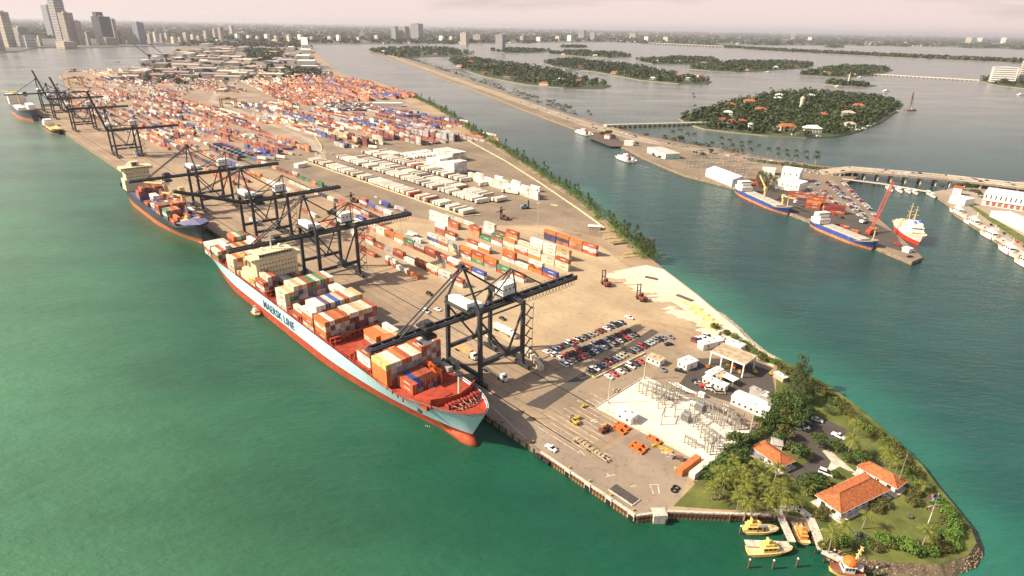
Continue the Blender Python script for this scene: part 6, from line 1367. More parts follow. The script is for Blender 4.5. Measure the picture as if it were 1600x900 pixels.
for i, (a, b, h, n_) in enumerate([((490, 260), (545, 290), 4.4, 3), ((545, 290), (640, 320), 4.6, 3), ((595, 315), (690, 360), 4.8, 4), ((640, 390), (700, 330), 4.2, 3), ((700, 240), (810, 300), 4.6, 4), ((720, 320), (820, 330), 4.4, 4), ((770, 460), (775, 400), 4.8, 2), ((665, 520), (690, 455), 4.6, 2),
                                   ((915, 535), (960, 500), 4.2, 3), ((985, 400), (1060, 440), 5, 4), ((1020, 460), (1130, 530), 3.6, 5), ((845, 660), (930, 700), 2.8, 4), ((950, 560), (1090, 650), 3.6, 6), ((1000, 710), (1045, 755), 4.4, 3), ((1045, 750), (1115, 690), 4.4, 4), ((1150, 450), (1240, 500), 4.2, 4), ((1215, 555), (1310, 560), 4.6, 5), ((1240, 590), (1300, 520), 4.8, 3), ((880, 350), (1010, 390), 3.4, 5), ((560, 250), (660, 290), 4, 4), ((660, 290), (760, 340), 4.4, 4), ((1080, 400), (1180, 455), 4.2, 4), ((970, 620), (1060, 690), 4, 4), ((1060, 480), (1150, 545), 4.2, 4), ((1180, 500), (1270, 560), 4.4, 4), ((620, 280), (720, 320), 5, 3), ((880, 440), (960, 470), 4.4, 3)]):
    gantry(a, b, h, n_, f'galvanised bus gantry on the gravel pad, {nth(i)} from its far end')
for i, (x, y) in enumerate([(855, 485), (965, 405)]):
    r = thing('transformer', f'grey power transformer with cooling fins, {["closer to the wharf", "closer to the road"][i]}', 'transformer', padp(x, y), PAD_A, 'power transformers')
    part(r, 'tank', M('transformer_grey', (.27, .28, .28), .5, 0, .1, 1), lambda m: m.bx(-1.7, 1.7, -1.1, 1.1, .3, 3.4)); part(r, 'plinth', CONC, lambda m: m.bx(-2.2, 2.2, -1.9, 1.9, 0, .3))
    for k in range(6): part(r, 'cooling_fin', M('transformer_grey'), lambda m: m.bx(-1.5 + k * .58, -1.2 + k * .58, -1.8, -1.1, .7, 3.1))
    for k in range(3): part(r, 'bushing', INS, lambda m: m.tube((-1 + k, .2, 3.4), (-1 + k * 1.15, .5, 5), .14, 6, r2=.06))
    part(r, 'conservator', M('transformer_grey'), lambda m: m.tube((-1.4, .9, 4.0), (1.4, .9, 4.0), .4, 8))
for i, (x, y) in enumerate([(980, 300), (905, 375), (1165, 400)]):
    r = thing('switch_cubicle', f'white switch cubicle on the gravel pad, {nth(i)} from the road corner', 'switch box', padp(x, y), PAD_A, 'white switch cubicles')
    part(r, 'cabinet', WHITE, lambda m: m.bx(-1.3, 1.3, -.8, .8, .15, 2.2)); part(r, 'base', CONC, lambda m: m.bx(-1.4, 1.4, -.9, .9, 0, .15)); part(r, 'door', GREYW, lambda m: m.bx(-.5, .5, -.84, -.803, .3, 2))
o, L, rz = frame(PAD[0], PAD[3]); r = thing('pad_fence', 'thin wire fence along the wharf side of the gravel pad', 'fence', o, rz)
FEN = M('fence_wire', (.5, .46, .38), .6, .2, 0)
for k in range(int(L / 3) + 1): part(r, 'post', FEN, lambda m: m.bx(k * 3 - .05, k * 3 + .05, -.05, .05, 0, 2.2))
for zz in (.1, 1.1, 2.15): part(r, 'rail', FEN, lambda m: m.bx(0, L, -.03, .03, zz, zz + .06))
kerb([PAD[0] + Vector((-.2, -.4, 0)), PAD[3] + Vector((0, -.6, 0))], 'pale kerb at the wharf side of the gravel pad', .35, .3, CONC)
kerb([PAD[0] + Vector((-.6, .1, 0)), PAD[1] + Vector((-.3, .4, 0)), PAD[2] + Vector((.4, .4, 0))], 'pale kerb at the road sides of the gravel pad', .35, .3, CONC)
o, L, rz = frame(G(*R5(730, 190)), G(*R5(930, 300))); r = thing('stacked_pipes', 'white pipes laid along the road side of the gravel pad', 'pipes', o, rz)
for k in range(4): part(r, 'pipe', WHITE, lambda m: m.tube((k * .8, k * .7, .3), (L * (.7 + .08 * k), k * .7, .3), .26, 8))
# ---- pilot station houses
def hip_house(name, label, c, h, wall, roof, rise, inset=.9):
    c = [Vector((x, y, 0)) for x, y in c]; A, B, C_, D_ = c
    L = (B - A).length; Wd = (D_ - A).length; rz = math.atan2((B - A).y, (B - A).x)
    return c, L, Wd, rz
def villa(label, o, rz, L, D, h, rise, nwin, extra=None):
    r = thing('pilot_house', label, 'house', (*o, 3.03), rz, 'orange-roofed pilot station houses')
    part(r, 'wall', WHITE, lambda m: m.bx(.9, L - .9, .9, D - .9, 0, h))
    rf = part(r, 'roof', TILE, lambda m: m.gable(0, L, 0, D, h + .01, h + rise, 0, D * .5, 0)); part(rf, 'ridge_cap', M('ridge_tile', (.36, .10, .04), .85), lambda m: (m.bar((D * .5, D / 2, h + rise), (L - D * .5, D / 2, h + rise), .3, .2), m.bar((.1, .1, h + .05), (D * .5, D / 2, h + rise), .25, .18), m.bar((L - .1, .1, h + .05), (L - D * .5, D / 2, h + rise), .25, .18), m.bar((.1, D - .1, h + .05), (D * .5, D / 2, h + rise), .25, .18), m.bar((L - .1, D - .1, h + .05), (L - D * .5, D / 2, h + rise), .25, .18)))
    part(r, 'eaves_board', WHITE, lambda m: (m.bx(0, L, -.06, .0, h - .12, h), m.bx(0, L, D, D + .06, h - .12, h), m.bx(-.06, 0, 0, D, h - .12, h), m.bx(L, L + .06, 0, D, h - .12, h)))
    for k in range(nwin):
        x = .9 + (L - 1.8) * (k + .5) / nwin; part(r, 'window', WIN, lambda m: m.bx(x - .7, x + .7, .84, .898, .9, 2.3)); part(r, 'window', WIN, lambda m: m.bx(x - .6, x + .6, D - .898, D - .84, .9, 2.3))
    for k in range(2):
        y = .9 + (D - 1.8) * (k + .5) / 2; part(r, 'window', WIN, lambda m: m.bx(.84, .898, y - .7, y + .7, .9, 2.3)); part(r, 'window', WIN, lambda m: m.bx(L - .898, L - .84, y - .7, y + .7, .9, 2.3))
    for k in range(int(L / 3.4)): part(r, 'porch_post', WHITE, lambda m: m.bx(.3 + k * 3.4, .5 + k * 3.4, .1, .3, 0, h))
    part(r, 'terrace', CONC, lambda m: m.bx(-.5, L + .5, -.8, D + .5, .01, .12))
    return r
villa('large orange-roofed white house on the lawn by the flagpole', (108.3, 155.8), math.atan2(168 - 155.8, 131.4 - 108.3), 26.1, 10, 3.3, 2.9, 7)
villa('smaller orange-roofed wing behind the large house', (125.6, 179.9), math.atan2(168.9 - 180.7, 133.5 - 125.2), 14.2, 7.2, 3.2, 2.2, 3)
villa('orange-roofed house beside the driveway and hedge', (91.1, 190.9), math.atan2(179 - 191.3, 97.7 - 90.9), 13.9, 8.2, 3.0, 2.1, 4)
bld('grey_lean_to', 'grey lean-to roof against the driveway house', G(*b7(572, 700)), G(*b7(640, 725)), 2.2, 2.2, GREYW, GREYR, 'lean-to', nwin=0, door=False, par=False)
bld('grey_gable_hut', 'small grey gabled hut behind the driveway house', G(*b7(705, 640)), G(*b7(770, 650)), 4.5, 2.2, WHITE, GREYR, 'hut', pitch=1.2, nwin=0, door=False)
# antenna mast and flagpole
def upright(base, top, z=3.03):
    p = G(*base); lo, hi = 3, 60
    for _ in range(40):
        md = (lo + hi) / 2; d = Vector((p.x, p.y, md)) - CAMP
        if 450 - FPX * d.dot(UP) / d.dot(FW) > top: lo = md
        else: hi = md
    return p, lo - 3
p, h = upright((1400, 764), 705.5)
r = thing('antenna_mast', 'thin grey antenna mast at the corner of the large house', 'antenna', p)
part(r, 'mast', GALV, lambda m: (m.tube((0, 0, 0), (0, 0, h), .22, 6, r2=.06))); part(r, 'crossarm', GALV, lambda m: (m.bar((-.7, 0, h * .8), (.7, 0, h * .8), .08), m.bar((0, -.7, h * .9), (0, .7, h * .9), .08))); part(r, 'base', CONC, lambda m: m.bx(-.5, .5, -.5, .5, 0, .4))
p, h = upright((1450, 818), 772)
fp = thing('flagpole', 'white flagpole with yardarm on the pilot station lawn', 'flagpole', p)
part(fp, 'mast', WHITE, lambda m: m.tube((0, 0, 0), (0, 0, h), .13, 8, r2=.07)); part(fp, 'yardarm', WHITE, lambda m: (m.bar((-2.6, -.6, h * .62), (2.6, .6, h * .62), .12), m.bar((0, 0, h * .98), (-1.9, -.4, h * .8), .07))); part(fp, 'truck_ball', YELP, lambda m: m.tube((0, 0, h), (0, 0, h + .2), .16, 8))
FR, FW_, FB = M('flag_red', (.55, .03, .04), .8), M('flag_white', (.8, .78, .75), .8), M('flag_blue', (.03, .05, .22), .8)
fl = thing('stars_and_stripes_flag', 'striped flag with blue canton flying from the flagpole top', 'flag', p + Vector((-.15, 0, h - 2.2)), R(186))
def wavy(x0, x1, z0, z1, off=0):
    mb = MB(); n_ = 8
    for k in range(n_):
        a_, b_ = x0 + (x1 - x0) * k / n_, x0 + (x1 - x0) * (k + 1) / n_; f = lambda x: .22 * math.sin(x * 1.9) * min(1, x / 1.2)
        mb.add([(a_, f(a_) - .02 - off, z0), (b_, f(b_) - .02 - off, z0), (b_, f(b_) - .02 - off, z1), (a_, f(a_) - .02 - off, z1), (a_, f(a_) + .02 + off, z0), (b_, f(b_) + .02 + off, z0), (b_, f(b_) + .02 + off, z1), (a_, f(a_) + .02 + off, z1)], [(0, 1, 2, 3), (7, 6, 5, 4), (3, 2, 6, 7), (4, 5, 1, 0)])
    return mb
for k in range(13): wavy(0, 3.9, k * 2.1 / 13, (k + 1) * 2.1 / 13).build('stripe', FR if k % 2 == 0 else FW_, fl)
wavy(0, 1.6, 2.1 * 6 / 13, 2.1, .015).build('canton', FB, fl)
for i, (x, y) in enumerate([(-2.6, -.6), (2.5, .6)]):
    f2 = thing('signal_flag', f'small red and white signal flag on the {["house-side", "seaward"][i]} end of the yardarm', 'flag', p + Vector((x, y, h * .62 - 1.5)), R(186 if i else 10), 'signal flags on the yardarm')
    wavy(0, .6, 0, 1.1).build('band', FR, f2); wavy(.6, 1.2, 0, 1.1).build('band', FW_, f2); wavy(1.2, 1.6, 0, 1.1).build('band', FR, f2)
# ---- docks and piles
def dock(name, label, pts, w, z=2.6, mat=None):
    pts = [Vector((x, y, 0)) for x, y in pts]; r = thing(name, label, 'dock', (pts[0].x, pts[0].y, 0))
    o = Vector((pts[0].x, pts[0].y, 0)); mb = MB()
    for a, b in zip(pts, pts[1:]):
        a, b = a - o, b - o; d = (b - a).normalized()
        n_ = max(1, int((b - a).length / 2.4)); 
        for k in range(n_):
            q0, q1 = a.lerp(b, k / n_), a.lerp(b, (k + 1) / n_ - .006); me = MB(); me.bar((q0.x, q0.y, z), (q1.x, q1.y, z), w, .3); me.build('deck_slab', mat or CONC, r)
        nn = Vector((-d.y, d.x, 0))
        for k in range(max(2, int((b - a).length / 5))):
            q = a.lerp(b, (k + .5) / max(2, int((b - a).length / 5)))
            for sg in (-1, 1): me = MB(); me.tube((q.x + nn.x * sg * w * .42, q.y + nn.y * sg * w * .42, -1.5), (q.x + nn.x * sg * w * .42, q.y + nn.y * sg * w * .42, z - .15), .22, 6); me.build('pile', PILED, r)
    return r
def R8(x, y): return tuple(G(1100 + x * .275, 700 + y * .275, 2.6).xy)
dock('walkway', 'curved concrete walkway round the pilot boat basin', [R8(415, 345), R8(540, 358), R8(600, 402), R8(640, 500), R8(670, 590), R8(770, 640), R8(905, 695)], 2.8, 3.2)
dock('finger_dock', 'straight concrete finger dock between the yellow boats', [R8(412, 345), R8(500, 540)], 2.4, 3.0)
dock('float_dock', 'low concrete dock between the two moored pilot boats', [R8(238, 528), R8(490, 538)], 2.6, 1.7)
for i, (x, y) in enumerate([(210, 455), (312, 450), (260, 645), (397, 650), (533, 640), (740, 590), (980, 690), (620, 500), (150, 385), (228, 385), (305, 388)]):
    q = R8(x, y); r = thing('mooring_pile', f'timber mooring pile, {nth(i)} in the pilot boat basin', 'mooring pile', (*q, 0), 0, 'mooring piles in the pilot basin')
    part(r, 'pile', M('timber_pile', (.12, .085, .06), .9, 0, .2, 2), lambda m: m.tube((0, 0, -1.5), (0, 0, 3.4), .32, 8)); part(r, 'cap', WHITE, lambda m: m.tube((0, 0, 3.4), (0, 0, 3.8), .34, 8, r2=.1))
r = thing('dock_sign', 'white sign on posts over the pilot boat basin', 'sign', (*R8(330, 460), 0), R(4))
part(r, 'board', WHITE, lambda m: m.bx(-1.6, 1.6, -.06, .06, 3.4, 4.4)); [part(r, 'post', PILED, lambda m: m.bx(x_ - .1, x_ + .1, .07, .25, -1, 4.2)) for x_ in (-1.1, 1.1)]
kerb([Vector((*R8(-60, 200), 0)), Vector((*R8(175, 325), 0))], 'brown wooden garden fence beside the palms', .15, .8, M('timber_pile'), 'garden_fence')
# logs, pipes and barges stored on the sand and by the trees
BUFF = M('buff_pipe', (.60, .46, .20), .8, 0, .2, 1)
for i, (u, v, L, a, m_) in enumerate([(950, 350 + 12, 16, 20, BUFF), (957, 372, 15, 22, BUFF), (963, 377, 13, 22, BUFF), (970, 381, 14, 22, M('timber_pile')), (985, 396, 12, 20, BUFF), (984, 401, 13, 20, BUFF), (930, 357, 10, 20, M('timber_pile')), (1082, 478, 14, 130, BUFF), (1092, 487, 14, 132, BUFF), (1100, 494, 13, 132, BUFF), (1112, 503, 13, 132, BUFF), (1070, 466, 12, 130, M('timber_pile')), (866, 321, 8, -30, BUFF), (1018, 435, 9, 150, M('timber_pile')), (1108, 512, 10, 135, BUFF)]):
    r = thing('pipe_bundle', f'bundle of buff pipes lying by the channel shore, {nth(i)} from the trailer yard', 'pipes', G(u, v), R(a), 'pipes stored by the channel shore')
    for k in range(4): part(r, 'pipe', m_, lambda m: m.tube((-L / 2 + U(0, 1), k * .75 - 1.1, .3), (L / 2 - U(0, 1), k * .75 - 1.1, .3), .3, 6))
bld('small_boathouse', 'small white-roofed boat shelter by the channel trees', G(919, 359), G(938, 360), 5, 2.6, TANW, WHITE, 'shelter', nwin=0, door=False, par=False)
bld('gate_house', 'pale gatehouse by the start of the front trailer row', G(466, 263), G(481, 260), 7, 4, WHITE, WHITE, 'gatehouse', nwin=2)
bld('tank_trailer', 'white workshop van in the stained corner of the yard', G(645, 378), G(657, 381), 2.6, 3.0, WHITE, WHITE, 'workshop', nwin=2, par=False)
bld('open_booth', 'small booth with white flat roof in the open yard', G(634, 371), G(645, 373), 4, 2.4, GREYW, WHITE, 'booth', nwin=0, door=False, par=False)
# ================================================================== FERRY TERMINAL, CAUSEWAY, BRIDGES, COAST STATION
AQUA = M('aqua_render', (.38, .62, .55), .8, 0, .08, .2); PINKR = M('pinkish_roof', (.62, .48, .42), .9, 0, .12, .3)
def KR(x, y): return (1130 + x * .21113, 230 + y * .21113)
r = bld('aqua_warehouse', 'aqua and white flat-roofed warehouse on the ferry terminal', G(1011, 238, 2.5), G(1039, 249, 2.5), 21, 6.5, WHITE, PINKR, 'warehouse', z=2.52, nwin=0, door=False)
o, L, rz = frame(G(1011, 238, 2.5), G(1039, 249, 2.5)); part(r, 'aqua_end_wall', AQUA, lambda m: m.bx(L + .02, L + .3, .3, 20.7, .1, 5.4)); part(r, 'aqua_front_band', AQUA, lambda m: m.bx(3, L * .8, -.3, -.02, 2.8, 4.6)); part(r, 'dark_doorway', WIN, lambda m: m.bx(L * .3, L * .42, -.35, -.31, .1, 2.6))
bld('long_gabled_shed', 'long white gabled shed on the terminal quay behind the first coaster', G(1102, 275, 2.5), G(1143, 292, 2.5), 20, 7.5, WHITE, WHITE, 'shed', z=2.52, pitch=3.2, nwin=5, door=False, win_h=(4.2, 5.6))
bld('white_hut', 'small white hut at the ferry dock', G(975, 227, 2.5), G(989, 228, 2.5), 9, 5.5, WHITE, WHITE, 'hut', z=2.52, nwin=0, door=False, par=False)
bld('terminal_office', 'white two-storey terminal office with gabled top behind the coasters', G(1210, 294, 2.5), G(1247, 301, 2.5), 20, 8.5, WHITE, WHITE, 'office', z=2.52, nwin=5, win_h=(4.4, 6.2))
bld('office_gable', 'white gabled hall rising behind the terminal office', G(1219, 282, 2.5), G(1247, 286, 2.5), 16, 11, WHITE, WHITE, 'hall', z=2.52, pitch=3.5, nwin=3, door=False, win_h=(7, 9))
bld('low_white_roof', 'low white-roofed store behind the big pine', G(1190, 272, 2.5), G(1210, 274, 2.5), 12, 6, WHITE, WHITE, 'store', z=2.52, nwin=0, door=False)
bld('red_roofed_store', 'dark red-roofed store at the end of the gabled shed', G(1147, 288, 2.5), G(1158, 290, 2.5), 13, 5, GREYW, TILE2, 'store', z=2.52, pitch=2, nwin=0, door=False)
bld('garden_house', 'small house with red roof among trees by the ferry dock', G(944, 216, 2.5), G(952, 217, 2.5), 8, 4.5, WHITE, TILE2, 'house', z=2.52, pitch=2, nwin=1, door=False)
sheet('ferry_slip_deck', px([(919, 215), (928, 206), (950, 209), (975, 222), (973, 229), (953, 229)], 2.5), 2.52, M('slip_planks', (.12, .09, .08), .9, 0, .2, .3))
sheet('coaster_quay', px([(1152, 291), (1200, 288), (1262, 305), (1345, 338), (1400, 365), (1415, 395), (1330, 368), (1240, 333)], 2.5), 2.515, G_DARK)
# switchyard lattice
for i in range(12):
    a = G(1070 + (i % 4) * 26 + (i // 4) * 8, 262 + (i % 4) * 4.4 - (i // 4) * 9, 2.5); o, L, rz = frame(a, a + Vector((17, 6, 0)), 2.52)
    r = thing('switchyard_gantry', f'grey switchyard gantry behind the gabled shed, {nth(i)} in rows from the quay', 'substation gantry', o, rz, 'switchyard gantries on the terminal')
    for k in range(4): part(r, 'post', GREYW, lambda m: m.bx(k * 5.6 - .25, k * 5.6 + .25, -.25, .25, 0, 7)); part(r, 'insulator', GREYW, lambda m: m.bx(k * 5.6 + 2.4, k * 5.6 + 3, -.3, .3, 5.4, 7.4))
    part(r, 'crossbeam', GREYW, lambda m: (m.bx(-.5, 17.3, -.3, .3, 7, 7.6), m.bx(-.5, 17.3, -.2, .2, 4.4, 4.7)))
# containers stacked on the terminal
for i, (x, y, cs, L) in enumerate([(530, 385, 'rrr', 12), (600, 395, 'mgr', 12), (560, 365, 'rm', 12), (630, 375, 'rg', 12), (660, 455, 'rror', 12), (700, 415, 'rrr', 12), (735, 460, 'gm', 12), (780, 480, 'mm', 12), (840, 490, 'rmm', 12), (755, 490, 'r', 7), (885, 620, 'rr', 6.1), (965, 632, 'o', 9), (275, 290, 'rr', 12), (205, 270, 'rm', 12)]):
    for k, ch in enumerate(cs):
        tag(obj('container', cm(SH[ch], 12.19 if L > 10 else 6.1), None, G(*KR(x, y), 2.5) + Vector((0, 0, .03 + k * CH)), QA + R(18)), f'{CNAME[SH[ch]]} container on the ferry terminal quay, {nth(i)} stack, {ORD[k]} from the ground', 'container', 'containers on the ferry terminal')
# parking lot: tiny cars, one mesh each
def tiny(col):
    mb = MB(); mb.bx(-2.2, 2.2, -.9, .9, .2, .95, 0); mb.bx(-1.4, .9, -.8, .8, .95, 1.35, 1); mb.bx(-1.2, .6, -.75, .75, 1.35, 1.48, 0)
    return mb.mesh('lot_car', [M('car_paint_' + col, CARC[col], .25, 0, 0, spec=.5), GLASS])
TINY = {}
def tcar(p, rz, label, group):
    c = random.choice(['white', 'white', 'silver', 'grey', 'navy', 'black', 'red', 'maroon', 'white', 'blue', 'tan'])
    if c not in TINY: TINY[c] = tiny(c)
    tag(obj('lot_car', TINY[c], None, p, rz), f'{c} ' + label, 'car', group)
for j, (a, b, n_) in enumerate([((585, 240), (705, 368), 17), ((675, 250), (800, 385), 18), ((735, 330), (875, 450), 17), ((770, 262), (900, 385), 18), ((800, 262), (940, 400), 18), ((905, 395), (1020, 520), 16), ((935, 395), (1045, 512), 15), ((885, 262), (1010, 392), 18), ((1015, 392), (1145, 525), 18)]):
    A, B = G(*KR(*a), 2.5), G(*KR(*b), 2.5); d = B - A; rz = math.atan2(d.y, d.x) + R(90)
    for i in range(n_):
        if random.random() < .1: continue
        p = A.lerp(B, i / (n_ - 1)); tcar(Vector((p.x + U(-.4, .4), p.y, 2.53)), rz + R(U(-4, 4)), f'car, {nth(i)} from the road end of terminal lot row {ORD[j]}', 'cars in the ferry terminal lot')
for i in range(11):
    p = G(*KR(612 + i * 28, 172 + i * 3 + (i % 2) * 14), 2.5); r = thing('parked_van', f'white van in the line by the highway hedge, {nth(i)} from the palms', 'van', p + Vector((0, 0, .03)), R(60), 'white vans by the highway hedge')
    for nm, me in zip(('body', 'cabin_glass', 'roof_panel'), car_meshes('white', 'van')[:3]): obj(nm, me, r)
# red lattice crane
CRD = M('lattice_crane_red', (.50, .09, .055), .6, 0, .1, 1)
base = G(*KR(1085, 640), 2.5); r = thing('lattice_crane', 'red mobile crane with long lattice boom on the terminal pier', 'crane', (base.x, base.y, 2.53), R(44))
part(r, 'carrier', CRD, lambda m: (m.bx(-6, 5, -1.6, 1.6, .8, 2.2), m.bx(-3.6, 2, -1.7, 1.7, 2.2, 4.4))); part(r, 'counterweight', CRD, lambda m: m.bx(-6.6, -3.6, -1.6, 1.6, 2.3, 4)); part(r, 'cab', WHITE, lambda m: m.bx(2, 4, .1, 1.7, 2.2, 4.6))
def latt(m):
    a, b = Vector((1, 0, 3.4)), Vector((27, 0, 38)); d = b - a; w = 1.0
    cs = [(-w, -w), (w, -w), (w, w), (-w, w)]; u = Vector((0, 1, 0)); v = Vector((-d.z, 0, d.x)).normalized()
    P = lambda k, c: a + d * k + u * c[0] * (1 - .55 * abs(k - .5)) + v * c[1] * (1 - .55 * abs(k - .5))
    for k in range(16):
        for i_ in range(4): m.bar(P(k / 16, cs[i_]), P((k + 1) / 16, cs[i_]), .3); m.bar(P(k / 16, cs[i_]), P((k + 1) / 16, cs[(i_ + 1) % 4]), .2)
part(r, 'lattice_boom', CRD, latt); part(r, 'pendant', STEEL, lambda m: m.bar((-4, 0, 6), (26.5, 0, 37.6), .15)); part(r, 'wheels', TYRE, lambda m: [m.tube((-5 + k * 3, -1.7, .6), (-5 + k * 3, 1.7, .6), .6, 8) for k in range(4)])
truck(G(*KR(565, 430), 2.5), R(100), WHITE, None, 'white crane truck beside the orange stacks'); loader(G(*KR(1040, 560), 2.5), R(30), WHITE, 'white forklift beside the red lattice crane', 5, False)
for i, (x, y) in enumerate([(1345, 755), (1380, 815), (1290, 720), (820, 500), (880, 525)]): tcar(G(*KR(x, y), 2.5) + Vector((0, 0, .03)), R(U(0, 180)), f'car parked loose on the terminal pier, {nth(i)} from the ship', 'cars on the terminal pier')
bld('pier_tank', 'white cylinder-topped tank truck at the pier end', G(*KR(1320, 770), 2.5), G(*KR(1370, 785), 2.5), 5, 3, WHITE, WHITE, 'tank', z=2.53, nwin=0, door=False, par=False)
# ---- causeway road
CWY = px([(600, 78), (640, 93), (700, 115), (760, 136), (820, 158), (870, 176), (920, 194), (960, 206), (1010, 220), (1060, 229), (1130, 240), (1200, 252), (1285, 264)], 2.5, True)
mb = MB(); mb.ribbon(CWY, 26, 2.52); struct(mb.build('causeway_road', G_ROAD)); mb = MB(); mb.ribbon(CWY, 1.2, 2.54); struct(mb.build('causeway_median', GRASS))
DK = [Vector((*G(1284, 261, 9).xy, 2.6))] + [G(1330, 264, 9), G(1400, 270, 9), G(1480, 277, 9), G(1560, 286, 9), G(1680, 300, 9)]
r = thing('highway_bridge', 'long low highway bridge on concrete piers crossing the inlet', 'bridge')
for a, b in zip(DK, DK[1:]):
    part(r, 'deck_span', G_ROAD, lambda m: m.bar(a - Vector((0, 0, .9)), b - Vector((0, 0, .9)), 22, 1.8))
    d = (b - a).normalized(); nn = Vector((-d.y, d.x, 0))
    for sg in (-1, 1): part(r, 'parapet', CONC, lambda m: m.bar(a + nn * 11 * sg + Vector((0, 0, .5)), b + nn * 11 * sg + Vector((0, 0, .5)), .5, 1.0))
    part(r, 'median', CONC, lambda m: m.bar(a + Vector((0, 0, .4)), b + Vector((0, 0, .4)), .6, .8))
n_ = 17
for k in range(n_):
    f = (k + .5) / n_ * (len(DK) - 1); i_ = int(f); q = DK[i_].lerp(DK[i_ + 1], f - i_); d = (DK[i_ + 1] - DK[i_]).normalized(); nn = Vector((-d.y, d.x, 0))
    part(r, 'pier', CONC, lambda m: [m.bar((q.x + nn.x * e, q.y + nn.y * e, -1), (q.x + nn.x * e, q.y + nn.y * e, q.z - 1.8), 1.6, 1.6) for e in (-8, 0, 8)]); part(r, 'pier_cap', CONC, lambda m: m.bar((q.x - nn.x * 10, q.y - nn.y * 10, q.z - 2.4), (q.x + nn.x * 10, q.y + nn.y * 10, q.z - 2.4), 1.8, 1.2))
for i, f in enumerate(sorted(U(.1, 4.6) for _ in range(22))):
    i_ = 0; i_ = int(f); q = DK[i_].lerp(DK[i_ + 1], f - i_); d = (DK[i_ + 1] - DK[i_]).normalized(); nn = Vector((-d.y, d.x, 0)); sg = random.choice((-7.5, -4, 4, 7.5))
    tcar(q + nn * sg + Vector((0, 0, .04)), math.atan2(d.y, d.x), f'car driving over the highway bridge, {nth(i)} from the terminal end', 'cars driving over the highway bridge')
for i, f in enumerate(sorted(U(3, 11.9) for _ in range(40))):
    i_ = 0; i_ = int(f); q = CWY[i_].lerp(CWY[i_ + 1], f - i_); d = (CWY[i_ + 1] - CWY[i_]).normalized(); nn = Vector((-d.y, d.x, 0)); sg = random.choice((-9, -5, 5, 9))
    tcar(Vector((q.x, q.y, 2.55)) + nn * sg, math.atan2(d.y, d.x), f'car driving along the causeway road, {nth(i)} from the mainland end', 'cars driving along the causeway road')
def low_bridge(name, label, a, b, w, z, n_, mat, arch=False):
    r = thing(name, label, 'bridge'); a, b = Vector((*a.xy, z)), Vector((*b.xy, z)); d = (b - a).normalized(); nn = Vector((-d.y, d.x, 0))
    part(r, 'deck', mat, lambda m: m.bar(a, b, w, 1.2))
    for sg in (-1, 1): part(r, 'parapet', mat, lambda m: m.bar(a + nn * w / 2 * sg + Vector((0, 0, 1)), b + nn * w / 2 * sg + Vector((0, 0, 1)), .5, 1.1))
    for k in range(n_ + 1):
        q = a.lerp(b, k / n_); part(r, 'pier', mat, lambda m: (m.bar((q.x - nn.x * w * .45, q.y - nn.y * w * .45, z * .35), (q.x + nn.x * w * .45, q.y + nn.y * w * .45, z * .35), 2.4, z * 1.1), m.bar((q.x - nn.x * w * .52, q.y - nn.y * w * .52, z), (q.x - nn.x * w * .52, q.y - nn.y * w * .52, z + 3), 1.2, 1.2)))
low_bridge('island_bridge', 'pale low bridge with many piers from causeway to near island', G(946, 196, 4), G(1099, 192, 4), 12, 4.2, 20, M('bridge_cream', (.58, .54, .44), .85, 0, .1, .3))
low_bridge('island_bridge', 'thin low bridge joining the causeway to the left bay island', F(687, 103, 4), F(752, 103.5, 4), 9, 4, 12, GREYW)
low_bridge('island_bridge', 'thin low bridge between the left and mid bay islands', F(881, 103, 4), F(922, 102.5, 4), 9, 4, 9, GREYW)
low_bridge('far_causeway_bridge', 'white-piered bridge span of the distant long causeway', F(1014, 62, 9), F(1130, 69, 9), 26, 16, 24, WHITE)
low_bridge('low_causeway', 'low causeway from the far bay island to the beach shore', F(1362, 116, 4), F(1530, 129, 4), 16, 4, 26, M('bridge_cream'))
# breakwater walkway
dock('breakwater', 'pale breakwater walkway closing the small boat basin', [tuple(G(1316, 279, 2.6).xy), tuple(G(1380, 287, 2.6).xy), tuple(G(1455, 300, 2.6).xy)], 6, 2.4)
# ---- coast station buildings
r = bld('station_hall', 'large white station building with tall window bays by the bridge', G(1533, 320, 2.5), G(1660, 340, 2.5), 28, 12, WHITE, WHITE, 'building', z=2.53, nwin=16, door=False, win_h=(6.6, 10.4))
o, L, rz = frame(G(1533, 320, 2.5), G(1660, 340, 2.5))
part(r, 'ledge', WHITE, lambda m: m.bx(-.4, L + .4, -1.2, -.05, 5.0, 5.5)); [part(r, 'window', M('arch_red', (.35, .12, .08), .8), lambda m: m.bx(3 + k * 4.6, 6 + k * 4.6, -.06, -.01, .5, 4.2)) for k in range(int(L / 4.6) - 1)]
bld('pier_shed', 'long low white shed roof along the coast station', G(1546, 338, 2.5), G(1640, 382, 2.5), 16, 5, WHITE, WHITE, 'shed', z=2.53, nwin=9, door=False)
bld('boat_house', 'small white boathouse with red-capped roof at the basin corner', G(1482, 316, 2.5), G(1506, 322, 2.5), 14, 6, WHITE, WHITE, 'boathouse', z=2.53, nwin=3, door=False)
bld('lookout_hut', 'red-roofed lookout behind the small boathouse', G(1487, 304, 2.5), G(1500, 306, 2.5), 7, 7, WHITE, TILE2, 'lookout', z=2.53, pitch=2, nwin=1, door=False)
mb = MB(); mb.ribbon(px([(1495, 330), (1540, 358), (1600, 398), (1660, 440)], 2.5), 8, 2.53); struct(mb.build('station_quay_path', CONC))
mb = MB(); mb.sheet(px([(1510, 318), (1545, 345), (1600, 382), (1660, 420), (1662, 412), (1605, 372), (1560, 345), (1528, 325)], 2.5), 2.525); struct(mb.build('station_lawn', GRASS))
